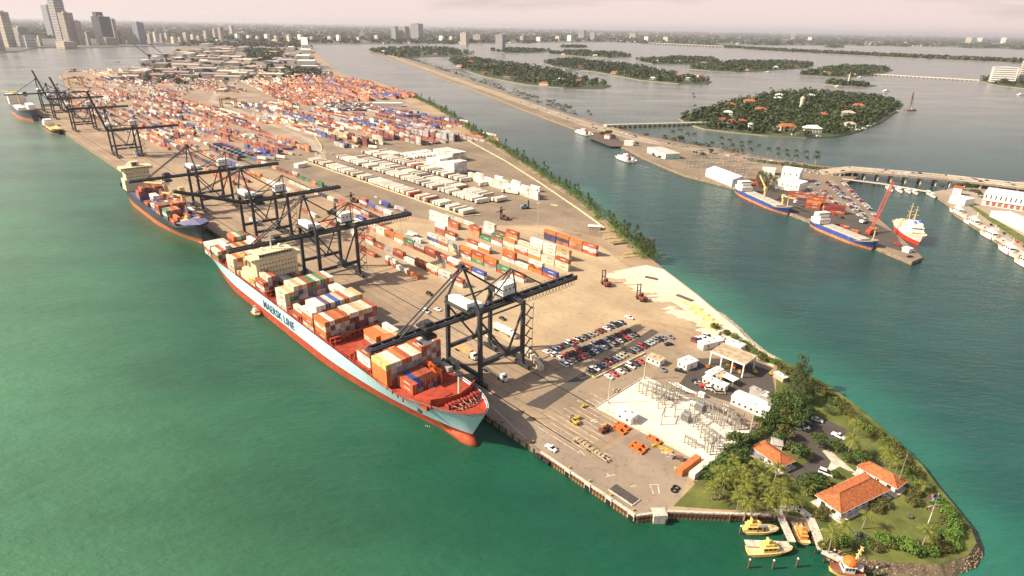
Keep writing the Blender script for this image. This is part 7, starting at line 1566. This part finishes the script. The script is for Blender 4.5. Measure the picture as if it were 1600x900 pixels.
for i in range(16): tcar(G(1548 + i * 5.2, 352 + i * 3.4, 2.5) + Vector((0, 0, .05)), R(60), f'car parked behind the station quay, {nth(i)} from the boathouse', 'cars behind the station quay')
# ---- far end of the port: terminals, sheds, gantries
def far_shed(u0, u1, v, d_, h, wall, roof, label, name='far_warehouse', pitch=0, group='sheds at the far end of the port'):
    a, b = F(u0, v), F(u1, v); return bld(name, label, a, b, d_, h, wall, roof, 'warehouse', pitch=pitch, nwin=max(2, int((b - a).length / 25)), door=False, z=3.03, group=group, win_h=(h * .4, h * .7), par=False)
far_shed(464, 492, 97, 90, 14, WHITE, WHITE, 'large white-roofed cruise terminal, closest of the line')
far_shed(462, 483, 88, 150, 14, WHITE, M('white_sheet_roof', (.78, .70, .60), .7), 'broad pale-roofed cruise terminal, second of the line')
far_shed(470, 486, 78, 180, 16, WHITE, WHITE, 'white cruise terminal, third of the line')
far_shed(472, 482, 72, 250, 26, WHITE, WHITE, 'peaked white terminal roof at the far tip of the port', pitch=40)
far_shed(470, 496, 105, 40, 12, BLUEG, WHITE, 'blue-fronted terminal hall beside the channel')
far_shed(500, 514, 104, 30, 12, WHITE, GREYR, 'white terminal end building on the channel edge')
far_shed(582, 628, 165, 16, 7, WHITE, WHITE, 'long white canopy of the truck gate')
far_shed(640, 655, 176, 8, 5, M('blue_shed', (.10, .16, .33), .7), GREYR, 'small blue shed near the channel tree line')
far_shed(633, 658, 183, 10, 5, M('blue_shed'), M('dark_tin_roof', (.12, .11, .11), .6), 'dark-roofed blue shed near the channel tree line')
far_shed(480, 520, 131, 16, 8, WHITE, GREYR, 'long white shed behind the orange container blocks')
far_shed(338, 350, 142, 30, 5, CREAM, CREAM, 'pale low flat shed in the middle of the far yard')
k = 0
for u, v, w, d_, h, wl_, rf in [(215, 112, 34, 40, 12, GREYW, GREYR), (250, 103, 26, 60, 12, TANW, GREYR), (283, 98, 30, 50, 10, GREYW, GREYR), (300, 110, 40, 30, 9, BLUEG, GREYW), (322, 104, 22, 40, 9, GREYW, GREYR), (330, 92, 30, 60, 11, TANW, GREYR), (290, 86, 18, 90, 14, WHITE, WHITE), (305, 80, 22, 90, 16, CREAM, GREYR), (345, 82, 26, 90, 14, TANW, TANW), (375, 77, 18, 120, 22, TANW, GREYR), (390, 92, 30, 50, 10, GREYW, GREYR), (360, 99, 30, 40, 9, GREYW, GREYR), (250, 118, 46, 24, 7, GREYW, GREYR), (300, 119, 50, 20, 7, TANW, GREYR), (352, 113, 36, 24, 8, GREYW, GREYR),
                                 (400, 106, 40, 26, 7, TANW, GREYR), (440, 112, 40, 20, 6, GREYW, GREYR), (425, 96, 26, 50, 9, GREYW, WHITE), (445, 84, 16, 90, 10, TANW, TANW), (275, 92, 14, 70, 10, GREYW, WHITE), (240, 96, 12, 60, 22, WHITE, WHITE), (222, 101, 10, 60, 18, WHITE, WHITE), (195, 118, 26, 30, 9, GREYW, GREYR), (180, 124, 18, 30, 8, GREYW, GREYR), (335, 76, 20, 100, 14, GREYW, GREYR), (415, 74, 20, 120, 14, TANW, GREYR), (250, 88, 14, 80, 14, GREYW, GREYR), (318, 70, 16, 140, 18, WHITE, GREYR), (455, 74, 12, 150, 18, WHITE, WHITE), (372, 120, 30, 18, 7, WHITE, GREYR)]:
    far_shed(u - w * .4, u + w * .4, v, d_, h, wl_, rf, f'low shed at the hazy far end of the port, {nth(k)} of the cluster'); k += 1
for i in range(64):
    v = 72 + 52 * U(0, 1); u = U(208 + max(0, (112 - v)) * 1.9, 455 - max(0, v - 105) * 1.5); p = F(u, v)
    r = thing('dock_shed', f'small flat shed in the crowded far port, {nth(i)} of the scattered ones', 'shed', (p.x, p.y, 3.03), QA + R(47 + random.choice([0, 0, 90]) + U(-6, 6)), 'scattered sheds of the far port'); w_, d_, h_ = U(30, 95), U(18, 42), U(6, 13)
    part(r, 'wall', random.choice([GREYW, TANW, CREAM, BLUEG]), lambda m: m.bx(-w_ / 2, w_ / 2, -d_ / 2, d_ / 2, 0, h_)); part(r, 'roof', random.choice([GREYR, TANW, M('brown_tin_roof', (.34, .25, .20), .7), CREAM]), lambda m: m.gable(-w_ / 2, w_ / 2, -d_ / 2, d_ / 2, h_ + .02, h_ + 3, 0, 0, 1)); part(r, 'door', WIN, lambda m: m.bx(-6, 6, -d_ / 2 - .3, -d_ / 2 - .02, 0, h_ * .7))
mb = MB()
for i in range(120):
    u, v = U(225, 470), 68 + 62 * U(0, 1) ** .8
    if v < 75 and u < 300 or v < 100 and u < 262 or (u > 330 and v > 122) : continue
    if 130 < v: continue
    p = F(u, v); clump(mb, p.x, p.y, 3 + 5, U(6, 13), U(6, 13), U(5, 8), 14, 4 + p.length / 1200)
for i in range(150):
    p = F(U(285, 480), U(61, 69)); clump(mb, p.x, p.y, 8, U(20, 45), U(14, 30), 10, 10, 13)
p0 = F(410, 84)
for i in range(130):
    p = F(U(388, 440), U(74, 90)); clump(mb, p.x, p.y, 9, U(12, 24), U(12, 24), 11, 14, 9)
for i in range(90):
    p = F(U(440, 500), U(106, 113)); clump(mb, p.x, p.y, 7, 7, 7, 6, 12, 3.4)
stuff(mb.build('port_woods', FOL_A), 'dark trees scattered among the sheds at the far end of the port', 'trees')
mb = MB(); cs_ = ['white', 'grey', 'navy', 'silver', 'black', 'maroon']
for i in range(900):
    if i < 420: u, v = U(200, 480), U(100, 130)
    elif i < 700: u, v = U(505, 585), U(160, 172)
    else: u, v = U(440, 520), U(108, 118)
    p = F(u, v); mb.box((p.x, p.y, 4.2), (U(4, 9), 2.4, U(1.6, 3)), QA + (R(90) if i % 2 else 0), i % 6)
stuff(mb.build('far_parked_vehicles_mass', [M('car_paint_' + c, CARC[c], .3, 0, 0) for c in cs_]), 'mass of tiny parked vehicles in the far port lots', 'vehicles')
# yellow rubber-tyred gantry and far yellow quay crane
def rtg(p, rz, w, h, d_, label, load):
    r = thing('yard_gantry', label, 'gantry crane', p, rz); yl = M('gantry_yellow', (.52, .38, .14), .6, 0, .1, .5)
    for x in (-w / 2, w / 2):
        for y in (-d_ / 2, d_ / 2): part(r, 'leg', yl, lambda m: m.bx(x - .9, x + .9, y - .9, y + .9, 0, h))
        part(r, 'sill', yl, lambda m: m.bx(x - 1, x + 1, -d_ / 2 - 2, d_ / 2 + 2, 1, 2.6))
    for y in (-d_ / 2, d_ / 2): part(r, 'girder', yl, lambda m: m.bx(-w / 2 - 1, w / 2 + 1, y - .9, y + .9, h, h + 2.2))
    part(r, 'trolley', STEEL, lambda m: m.bx(-3, 3, -d_ / 2, d_ / 2, h + 2.2, h + 4)); part(r, 'spreader', STEEL, lambda m: m.bx(-6, 6, -1.4, 1.4, h * .5, h * .5 + 1))
    return r
rtg(G(358, 168), QA + R(55), 26, 14, 12, 'yellow gantry crane straddling stacks in the far yard', 1)
rtg(F(120, 136), QA + R(90), 26, 20, 16, 'pale yellow gantry crane beyond the raised quay cranes', 0)
for i, (u, v) in enumerate([(235, 97), (261, 97)]):
    p = F(u, v); r = thing('harbour_crane', f'dark slewing crane on the far wharf, {["closer to the ship", "closer to the sheds"][i]}', 'crane', p, R(30), 'dark slewing cranes on the far wharf')
    part(r, 'tower', STEEL, lambda m: m.bar((0, 0, 0), (0, 0, 26), 5, 5)); part(r, 'jib', STEEL, lambda m: m.bar((0, 0, 24), (-42, 0, 66), 2.4, 2.4)); part(r, 'machinery_house', STEEL, lambda m: m.bx(-4, 8, -4, 4, 24, 32))
# ================================================================== SHORE BANK, ROCKS, VEGETATION, HAZE
def bank(pxs, out, mat, z0=2.95, zb=-.6, name='shore_bank'):
    pts = px(pxs); mb = MB(); n_ = len(pts); o = []
    for i, p in enumerate(pts):
        d = (pts[min(i + 1, n_ - 1)] - pts[max(0, i - 1)]).normalized(); o.append(p + Vector((d.y, -d.x, 0)) * out * U(.8, 1.2))
    for i in range(n_ - 1):
        mb.add([(*pts[i].xy, z0), (*pts[i + 1].xy, z0), (*o[i + 1].xy, zb), (*o[i].xy, zb)], [(3, 2, 1, 0)])
    return struct(mb.build(name, mat)), o
_i0 = PORT_PX.index((1296, 855)); _i1 = PORT_PX.index((1215, 560)); _i2 = PORT_PX.index((1033, 417))
bank(PORT_PX[_i0:_i1 + 1], 3.2, DIRT); bank(PORT_PX[_i1:_i2 + 1], 4.5, G_SAND); bank(PORT_PX[_i2:] , 4.0, DIRT)
ROCK = M('riprap_rock', (.34, .25, .155), .95, 0, .3, 1.1, col2=(.10, .07, .045), lo=.4, hi=.6); ROCKP = M('pale_rock', (.62, .54, .42), .95, 0, .25, 1.5)
def rocks(pxs, n_, spread, size, mat, label, name='riprap_rocks'):
    pts = px(pxs); mb = MB(); seg = [(a, b, (b - a).length) for a, b in zip(pts, pts[1:])]; tot = sum(s_[2] for s_ in seg)
    for _ in range(n_):
        q = U(0, tot)
        for a, b, L in seg:
            if q <= L: break
            q -= L
        d = (b - a).normalized(); f = U(-.25, 1) if mat is not ROCKP else U(-1.1, 1); p = a.lerp(b, q / L) + Vector((d.y, -d.x, 0)) * (f * spread); s_ = size * U(.5, 1.3); z = 2.9 * (1 - max(0, f)) * .9 + .1
        rings = [[(p.x + s_ * k * U(.75, 1.1) * math.cos(t_), p.y + s_ * k * U(.75, 1.1) * math.sin(t_), z + h_ * s_) for t_ in (0, 1.05, 2.1, 3.14, 4.2, 5.24)] for h_, k in ((-.4, .8), (.1, 1), (.5, .55))]
        mb.loft(rings)
    return stuff(mb.build(name, mat), label, 'rocks')
rocks(PORT_PX[_i0:_i0 + 12], 1500, 2.6, .36, ROCK, 'brown riprap boulders round the tip of the island')
rocks(PORT_PX[_i0 + 9:_i1 + 1], 500, 2.2, .34, ROCK, 'brown rocks along the channel side of the lawn', 'shore_rocks')
rocks(PORT_PX[_i1:_i1 + 5], 1500, 5, .4, ROCKP, 'pale broken rock along the shore behind the garage', 'pale_shore_rocks')
# ---- plants
def palm_proto(h, n_=13, fl=3.7, fm=None):
    r = obj('coconut_palm', None); mb = MB(); pts = [(.35 * math.sin(k * .35) * k / 6, 0, h * k / 6) for k in range(7)]
    for k in range(6): mb.tube(pts[k], pts[k + 1], .24 - k * .02, 6)
    mb.build('trunk', M('palm_trunk', (.30, .25, .18), .9, 0, .2, 2), r)
    mb = MB(); c = Vector(pts[-1])
    for i in range(n_):
        a = 6.2832 * i / n_ + U(-.2, .2); e = U(-.35, 1.15); L = fl * U(.8, 1.12); d = Vector((math.cos(a), math.sin(a), 0)); sd = Vector((-d.y, d.x, 0)); prev = c
        m_ = 7
        for k in range(m_):
            t_ = (k + 1) / m_; q = c + d * (L * (t_ * math.cos(e * .7) * (1 - .12 * t_))) + Vector((0, 0, L * (t_ * math.sin(e) - .75 * t_ * t_)))
            w = .72 * math.sin(3.1416 * (.12 + .82 * t_)) ** .7
            for sg in (-1, 1):
                dr = Vector((0, 0, -.35 * w)); tip = (prev + q) / 2 + sd * sg * w + dr + d * .45
                mb.add([prev, prev.lerp(q, .62), tip + d * .12, tip - d * .1], [(0, 1, 2, 3)])
            prev = q
    clump(mb, c.x, c.y, c.z - .1, .5, .5, .4, 10, .35); mb.build('crown', fm or FOL_P, r)
    return r
def tree_proto(h, rad, leaves, size, mat, name='broadleaf_tree', blobs=7, flat=.7):
    r = obj(name, None); mb = MB(); mb.tube((0, 0, 0), (.1, 0, h * .45), .3, 6, r2=.2); cs = []
    for i in range(blobs):
        a = 6.2832 * i / max(1, blobs - 1) + U(-.4, .4); q = 0 if i == blobs - 1 else rad * U(.35, .62); c = Vector((q * math.cos(a), q * math.sin(a), h * (.52 + .25 * U(0, 1)) if q else h * .78)); cs.append(c)
        mb.tube((.1, 0, h * .4), tuple(c * .8 + Vector((0, 0, h * .1))), .14, 5, r2=.06)
    mb.build('trunk', BARK, r); mb = MB()
    for c in cs: clump(mb, c.x, c.y, c.z, rad * U(.38, .52), rad * U(.38, .52), rad * .42 * flat + .2, leaves // blobs, size)
    mb.build('crown', mat, r); return r
def pine_proto(h, rad, leaves):
    r = obj('australian_pine', None); mb = MB(); mb.tube((0, 0, 0), (.2, 0, h * .95), .22, 6, r2=.05)
    for i in range(10):
        z = h * U(.2, .85); a = U(0, 6.28); q = rad * .8 * (1 - z / h); mb.tube((0, 0, z), (q * math.cos(a), q * math.sin(a), z + q * .6), .07, 4, r2=.03)
    mb.build('trunk', BARK, r); mb = MB()
    for i in range(26):
        z = h * (.16 + .82 * U(0, 1)); q = rad * (1 - ((z / h - .2) / .85) ** 1.3 if z > .2 * h else .7) * U(.35, 1); a = U(0, 6.28); s_ = rad * .32
        clump(mb, q * math.cos(a), q * math.sin(a), z, s_, s_, s_ * 1.3, leaves // 26, .30, up=.1)
    mb.build('crown', FOL_Q, r); return r
def shrub_proto(rad, leaves, mat):
    r = obj('shrub', None); mb = MB(); [mb.tube((0, 0, 0), (rad * .5 * math.cos(k * 1.3), rad * .5 * math.sin(k * 1.3), rad * .8), .08, 4) for k in range(5)]; mb.build('stem', BARK, r); mb = MB()
    for i in range(5): clump(mb, rad * .45 * math.cos(i * 1.26), rad * .45 * math.sin(i * 1.26), rad * U(.35, .55), rad * .55, rad * .55, rad * .5, leaves // 5, .3)
    mb.build('foliage', mat, r); return r
PALMS = [palm_proto(5.6), palm_proto(7.0), palm_proto(8.2, 14, 4.0), palm_proto(4.4, 12, 3.4)]
TREES = [tree_proto(7, 4.2, 700, .42, FOL_B), tree_proto(8.5, 5, 900, .45, FOL_B), tree_proto(6, 3.4, 520, .38, MFOL('olive_foliage', (.035, .045, .012), (.14, .13, .035), .25)), tree_proto(6, 4, 620, .4, FOL_B)]
PINES = [pine_proto(11, 3.0, 620), pine_proto(14, 3.4, 760), pine_proto(9, 2.8, 520), pine_proto(16, 3.8, 900)]
SHRUBS = [shrub_proto(2.2, 420, FOL_C), shrub_proto(3.0, 620, FOL_C), shrub_proto(1.7, 300, MFOL('sage_foliage', (.06, .08, .05), (.17, .20, .13), .3)), shrub_proto(2.6, 520, MFOL('olive_foliage', (.035, .045, .012), (.14, .13, .035), .25))]
USED = set()
def plant(proto, p, label, cat, group, s=1.0):
    if id(proto) not in USED:
        USED.add(id(proto)); r = proto; r.location = p; r.rotation_euler = (0, 0, U(0, 6.28)); r.scale = (s, s, s)
    else: r = dup(proto, p, U(0, 6.28), None, s)
    return tag(r, label, cat, group)
def crown_base(u, v, hgt):                              # ground point below a crown seen at a pixel
    d = ray(u, v); k = (3 + hgt - CAM_H) / d.z; return Vector((d.x * k, d.y * k, 3.03))
PP = [(x * .275 + 1100, y * .275 + 700) for x, y in [(205, 265), (180, 212), (240, 235), (285, 300), (370, 285), (450, 250), (440, 185), (525, 290), (300, 85), (420, 105), (320, 140), (210, 110), (110, 175), (135, 120), (345, 175), (260, 190), (480, 310), (60, 215), (170, 60), (385, 215),
      (925, 375), (800, 430), (740, 480), (1255, 205), (1075, 45), (1110, 80), (1270, 470), (1050, 10), (690, 190), (600, 210), (230, 150), (90, 130), (150, 160), (300, 230), (420, 320), (250, 300), (200, 170)]] + [b7(x, y) for x, y in [(1270, 555), (1300, 455), (1330, 640), (700, 760), (590, 740)]]
for i, (u, v) in enumerate(PP):
    k = random.randrange(4); hh = (5.6, 7, 8.2, 4.4)[k]; s_ = U(.85, 1.1)
    p = crown_base(u, v, hh * s_); plant(PALMS[k], p, f'coconut palm with yellow-green fronds at the pilot station, {nth(i)} from the hedge corner', 'palm tree', 'coconut palms at the pilot station', s_)
for i, (x, y, k, s_) in enumerate([(760, 330, 1, 1.0), (830, 320, 0, 1.1), (900, 330, 1, 1.05), (950, 370, 0, 1), (820, 400, 2, 1.2), (880, 420, 1, .9), (770, 420, 0, .9), (800, 510, 2, 1.2), (760, 540, 0, .8), (1040, 570, 3, 1.05), (1165, 615, 3, .95), (460, 560, 1, .95), (500, 600, 0, .9), (620, 440, 0, .75), (660, 450, 3, .7), (690, 420, 1, .8), (900, 640, 0, .95), (850, 620, 2, .9), (930, 660, 3, .7), (1240, 690, 3, .7), (540, 560, 3, .7), (420, 640, 3, .9), (380, 700, 0, .9), (470, 680, 1, .85), (1330, 690, 0, .9), (1010, 860, 0, 1), (950, 880, 1, .8), (740, 280, 0, 1.0), (960, 270, 0, .9), (890, 270, 3, 1), (790, 270, 1, .8), (330, 770, 0, .9), (290, 820, 3, .8), (400, 770, 1, .8), (1080, 870, 3, .7), (340, 860, 0, .7), (450, 820, 0, .75), (1150, 810, 3, .5)]):
    hh = (7, 8.5, 6, 6)[k] * s_ * .6; plant(TREES[k], crown_base(*b7(x, y), hh), f'leafy {"olive" if k == 2 else "green"} tree at the pilot station, {nth(i)} from the forecourt', 'tree', 'leafy trees at the pilot station', s_)
for i, (u, v, k, s_) in enumerate([(1246, 590, 3, 1.15), (1240, 600, 1, 1.05), (1256, 600, 1, .95), (1262, 612, 0, 1.0), (1234, 612, 1, 1.0), (1270, 618, 0, .8), (1250, 618, 0, 1), (1292, 634, 2, .8), (1124, 523, 2, .7), (1131, 528, 2, .5)]):
    p = G(u, v + 12); plant(PINES[k], p, f'feathery pine at the channel edge by the garage, {nth(i)} from the highest', 'tree', 'feathery pines by the garage', s_)
for i, (x, y, k, s_) in enumerate([(770, 520, 1, 1), (830, 535, 0, 1), (900, 510, 2, 1.3), (920, 530, 0, 1), (1020, 520, 1, 1.1), (1060, 540, 3, 1), (1130, 545, 1, 1), (1130, 520, 0, 1), (1190, 575, 1, 1.2), (1240, 560, 3, 1), (1290, 580, 0, 1.2), (1330, 560, 3, 1), (1420, 440, 1, 1.1), (1440, 480, 0, 1.1), (1410, 510, 1, 1), (1430, 550, 0, 1), (1400, 380, 0, 1), (1380, 420, 3, 1), (1370, 340, 3, .9), (1350, 300, 0, .8), (1180, 150, 1, .9), (1200, 250, 3, 1), (1190, 300, 3, 1.1), (1010, 310, 3, 1.2), (980, 340, 3, 1), (660, 380, 3, 1), (720, 540, 3, .9), (680, 550, 3, .8), (860, 560, 3, .9), (980, 560, 3, .9), (1380, 560, 3, 1), (1460, 430, 3, .8), (1300, 490, 3, 1), (1330, 470, 0, 1), (1170, 380, 2, .7), (690, 345, 3, .9), (880, 490, 2, 1)]):
    plant(SHRUBS[k], crown_base(1100 + x * .275, 700 + y * .275, 1), f'{["bright green", "large bright green", "sage grey", "olive"][k]} shrub on the tip lawn, {nth(i)} from the dock end', 'shrub', 'shrubs round the tip lawn', s_)
j = 0
for (u0, v0), (u1, v1), n_ in [((1120, 508), (1165, 538), 5), ((1165, 538), (1212, 568), 6), ((1222, 572), (1300, 620), 9), ((1300, 620), (1400, 700), 16), ((1400, 700), (1450, 765), 8), ((1450, 765), (1490, 812), 6)]:
    for i in range(n_):
        f = (i + U(.2, .8)) / n_; plant(SHRUBS[random.choice([1, 3, 3, 0])], G(u0 + (u1 - u0) * f - U(0, 6), v0 + (v1 - v0) * f + U(0, 4), 3.03), f'shore shrub along the channel side of the lawn, {nth(j)} from the garage', 'shrub', 'shore shrubs along the lawn', U(.8, 1.35)); j += 1
mb = MB()
hp = px([(1098, 742), (1112, 726), (1140, 700), (1168, 684), (1192, 672), (1205, 655)])
for a, b in zip(hp, hp[1:]):
    for k in range(9): q = a.lerp(b, (k + U(0, 1)) / 9); clump(mb, q.x + U(0, 3), q.y + U(-2.4, -.4), 4.6, 1.7, 1.7, 1.9, 90, .34)
tag(mb.build('hedge', FOL_B), 'dense green hedge along the lawn side of the gravel pad', 'hedge')
# channel tree line
TL = px([(1026, 408), (1000, 385), (960, 350), (905, 306), (850, 271), (800, 239), (740, 203), (690, 170), (640, 148)])
seg = [(a, b, (b - a).length) for a, b in zip(TL, TL[1:])]; mb = MB()
for a, b, L in seg:
    d = (b - a).normalized(); nn = Vector((d.y, -d.x, 0)); m_ = int(L / 1.7) if L < 140 else int(L / 2.6)
    for k in range(m_):
        q = a.lerp(b, (k + U(0, 1)) / m_) - nn * U(-3, 9.5); s_ = U(2.8, 4.6); clump(mb, q.x, q.y, 3 + s_ * .6, s_, s_, s_ * .9, 70 if L < 140 else 34, .42 if L < 140 else .75)
stuff(mb.build('shoreline_undergrowth', FOL_C), 'green mangrove undergrowth along the channel shore of the port', 'bushes')
spots = [(1018, 404, 3, .85), (1012, 402, 1, .8), (1006, 398, 1, .75), (992, 386, 1, .7), (985, 382, 0, .7)]
for i in range(66):
    f = (i + U(0, 1)) / 66; f = f ** 1.05 * .999 * (len(TL) - 1); a_ = int(f); q = TL[a_].lerp(TL[a_ + 1], f - a_); d = (TL[a_ + 1] - TL[a_]).normalized()
    if .5 < a_ and U(0, 1) < .12: continue
    plant(PINES[random.randrange(4)], Vector((q.x, q.y, 3.0)) - Vector((d.y, -d.x, 0)) * U(-1, 5), f'dark pine in the channel tree line, {nth(i)} from the sand bank', 'tree', 'pines along the channel shore', U(.65, 1.05))
for i, (u, v, k, s_) in enumerate(spots): plant(PINES[k], G(u, v), f'tall pine at the sand bank end of the tree line, {nth(i)} from the tip', 'tree', 'tall pines at the sand bank', s_)
# palms and trees of the causeway and terminal (mesh palms scaled up: royal palms)
FOL_R = MFOL('dark_palm_foliage', (.016, .026, .010), (.075, .085, .028), .3)
ROYAL = [palm_proto(9, 22, 3.2, FOL_R), palm_proto(11, 24, 3.4, FOL_R)]
for i, (u, v) in enumerate([(1037, 223), (1049, 221), (1051, 226), (1061, 218), (1072, 220), (1083, 223), (1111, 233), (1125, 231), (1127, 235), (1138, 233), (1142, 238), (1156, 236), (1157, 241), (1168, 239), (1170, 244), (1183, 241), (1198, 245), (1212, 247), (1213, 251), (1226, 249), (1227, 253), (1241, 251), (1242, 255), (1256, 254), (1257, 258), (1272, 256), (1273, 260), (971, 212), (922, 186), (918, 184)]):
    p = G(u, v + 3, 2.55); plant(ROYAL[i % 2], p, f'tall palm beside the causeway road, {nth(i)} from the ferry dock', 'palm tree', 'tall palms along the causeway', U(1.25, 1.6))
j = 0
for (u0, v0), (u1, v1), n_ in [((712, 109), (735, 117), 7), ((752, 125), (785, 138), 11), ((800, 145), (842, 159), 16), ((853, 163), (893, 177), 18), ((640, 86), (700, 106), 12)]:
    for i in range(n_):
        f = (i + U(.3, .7)) / n_; p = F(u0 + (u1 - u0) * f, v0 + (v1 - v0) * f + U(-.6, .6), 2.55); plant(ROYAL[i % 2], p, f'palm in the clumps along the far causeway, {nth(j)} from the mainland end', 'palm tree', 'palm clumps along the far causeway', U(1.0, 1.5)); j += 1
for i, (u, v, s_) in enumerate([(1183, 292, 1.2), (1192, 296, 1.35), (1200, 294, 1.2), (1207, 299, 1.1), (1188, 288, 1.1)]):
    plant(PINES[3], G(u, v, 2.55), f'big dark pine beside the terminal office, {nth(i)} from the gabled shed', 'tree', 'big pines by the terminal office', s_)
for i, (u, v, s_) in enumerate([(940, 214, 1.2), (950, 214, 1.3), (958, 217, 1), (1063, 222, 1.2), (1086, 243, .9), (1098, 247, .9), (1022, 246, .6), (1030, 249, .6), (1495, 296, 1), (1508, 298, 1.1), (1518, 297, 1), (1528, 308, .8), (1470, 296, .7), (1110, 240, .8), (995, 228, .8), (1545, 320, .8)]):
    plant(TREES[i % 2], G(u, v, 2.55), f'leafy tree on the ferry terminal and station shore, {nth(i)} from the ferry dock', 'tree', 'leafy trees across the channel', s_)
mb = MB()
for (u0, v0), (u1, v1), n_ in [((622, 80), (700, 107), 40), ((702, 107), (790, 139), 34), ((795, 142), (900, 178), 30), ((985, 207), (1160, 240), 30)]:
    for i in range(n_):
        if U(0, 1) < .35: continue
        f = (i + U(0, 1)) / n_; p = F(u0 + (u1 - u0) * f, v0 + (v1 - v0) * f, 2.5); s_ = U(2.5, 5) * (1 + p.length / 6000); clump(mb, p.x, p.y, 2.5 + s_ * .6, s_ * 1.6, s_, s_ * .8, 26, .8 + p.length / 2500)
stuff(mb.build('causeway_bushes', FOL_A), 'dark verge bushes along the north edge of the causeway', 'bushes')
mb = MB(); hp = px([(1165, 249), (1210, 255), (1250, 260), (1283, 264), (1340, 268)], 2.5)
for a, b in zip(hp, hp[1:]):
    for k in range(14): q = a.lerp(b, (k + U(0, 1)) / 14); clump(mb, q.x, q.y - 9, 4.4, 2.6, 2.6, 2.2, 40, .7)
tag(mb.build('hedge', FOL_B), 'dark clipped hedge between the highway and the terminal lot', 'hedge')
for i in range(34):                                        # palms standing proud on the near island
    u, v = random.choice([(U(1200, 1290), U(144, 148)), (U(1070, 1200), U(150, 178)), (U(1300, 1400), U(150, 170)), (U(1080, 1330), U(175, 205))])
    p = F(u, v, 2.0); plant(ROYAL[i % 2], Vector((p.x, p.y, 2)), f'tall palm rising above the near island woods, {nth(i)} of those standing out', 'palm tree', 'palms above the near island woods', U(1.1, 1.5))
for o_ in [*PALMS, *TREES, *PINES, *SHRUBS, *ROYAL]:
    if id(o_) not in USED:
        for c_ in list(o_.children): bpy.data.objects.remove(c_)
        bpy.data.objects.remove(o_)
# ---- haze: pale sea air over the whole place
hz = MB(); hz.box((0, 30000, 160), (190000, 130000, 324)); h_ = hz.build('haze', [], None)
hm = bpy.data.materials.new('sea_haze'); hm.use_nodes = True; nn_ = hm.node_tree.nodes; nn_.remove(nn_['Principled BSDF'])
pv = nn_.new('ShaderNodeVolumePrincipled'); pv.inputs['Color'].default_value = (.80, .80, .88, 1); pv.inputs['Density'].default_value = 3.6e-5; pv.inputs['Anisotropy'].default_value = .2
hm.node_tree.links.new(pv.outputs[0], nn_['Material Output'].inputs['Volume']); h_.data.materials.append(hm); stuff(h_, 'pale sea haze hanging over the whole bay', 'haze')
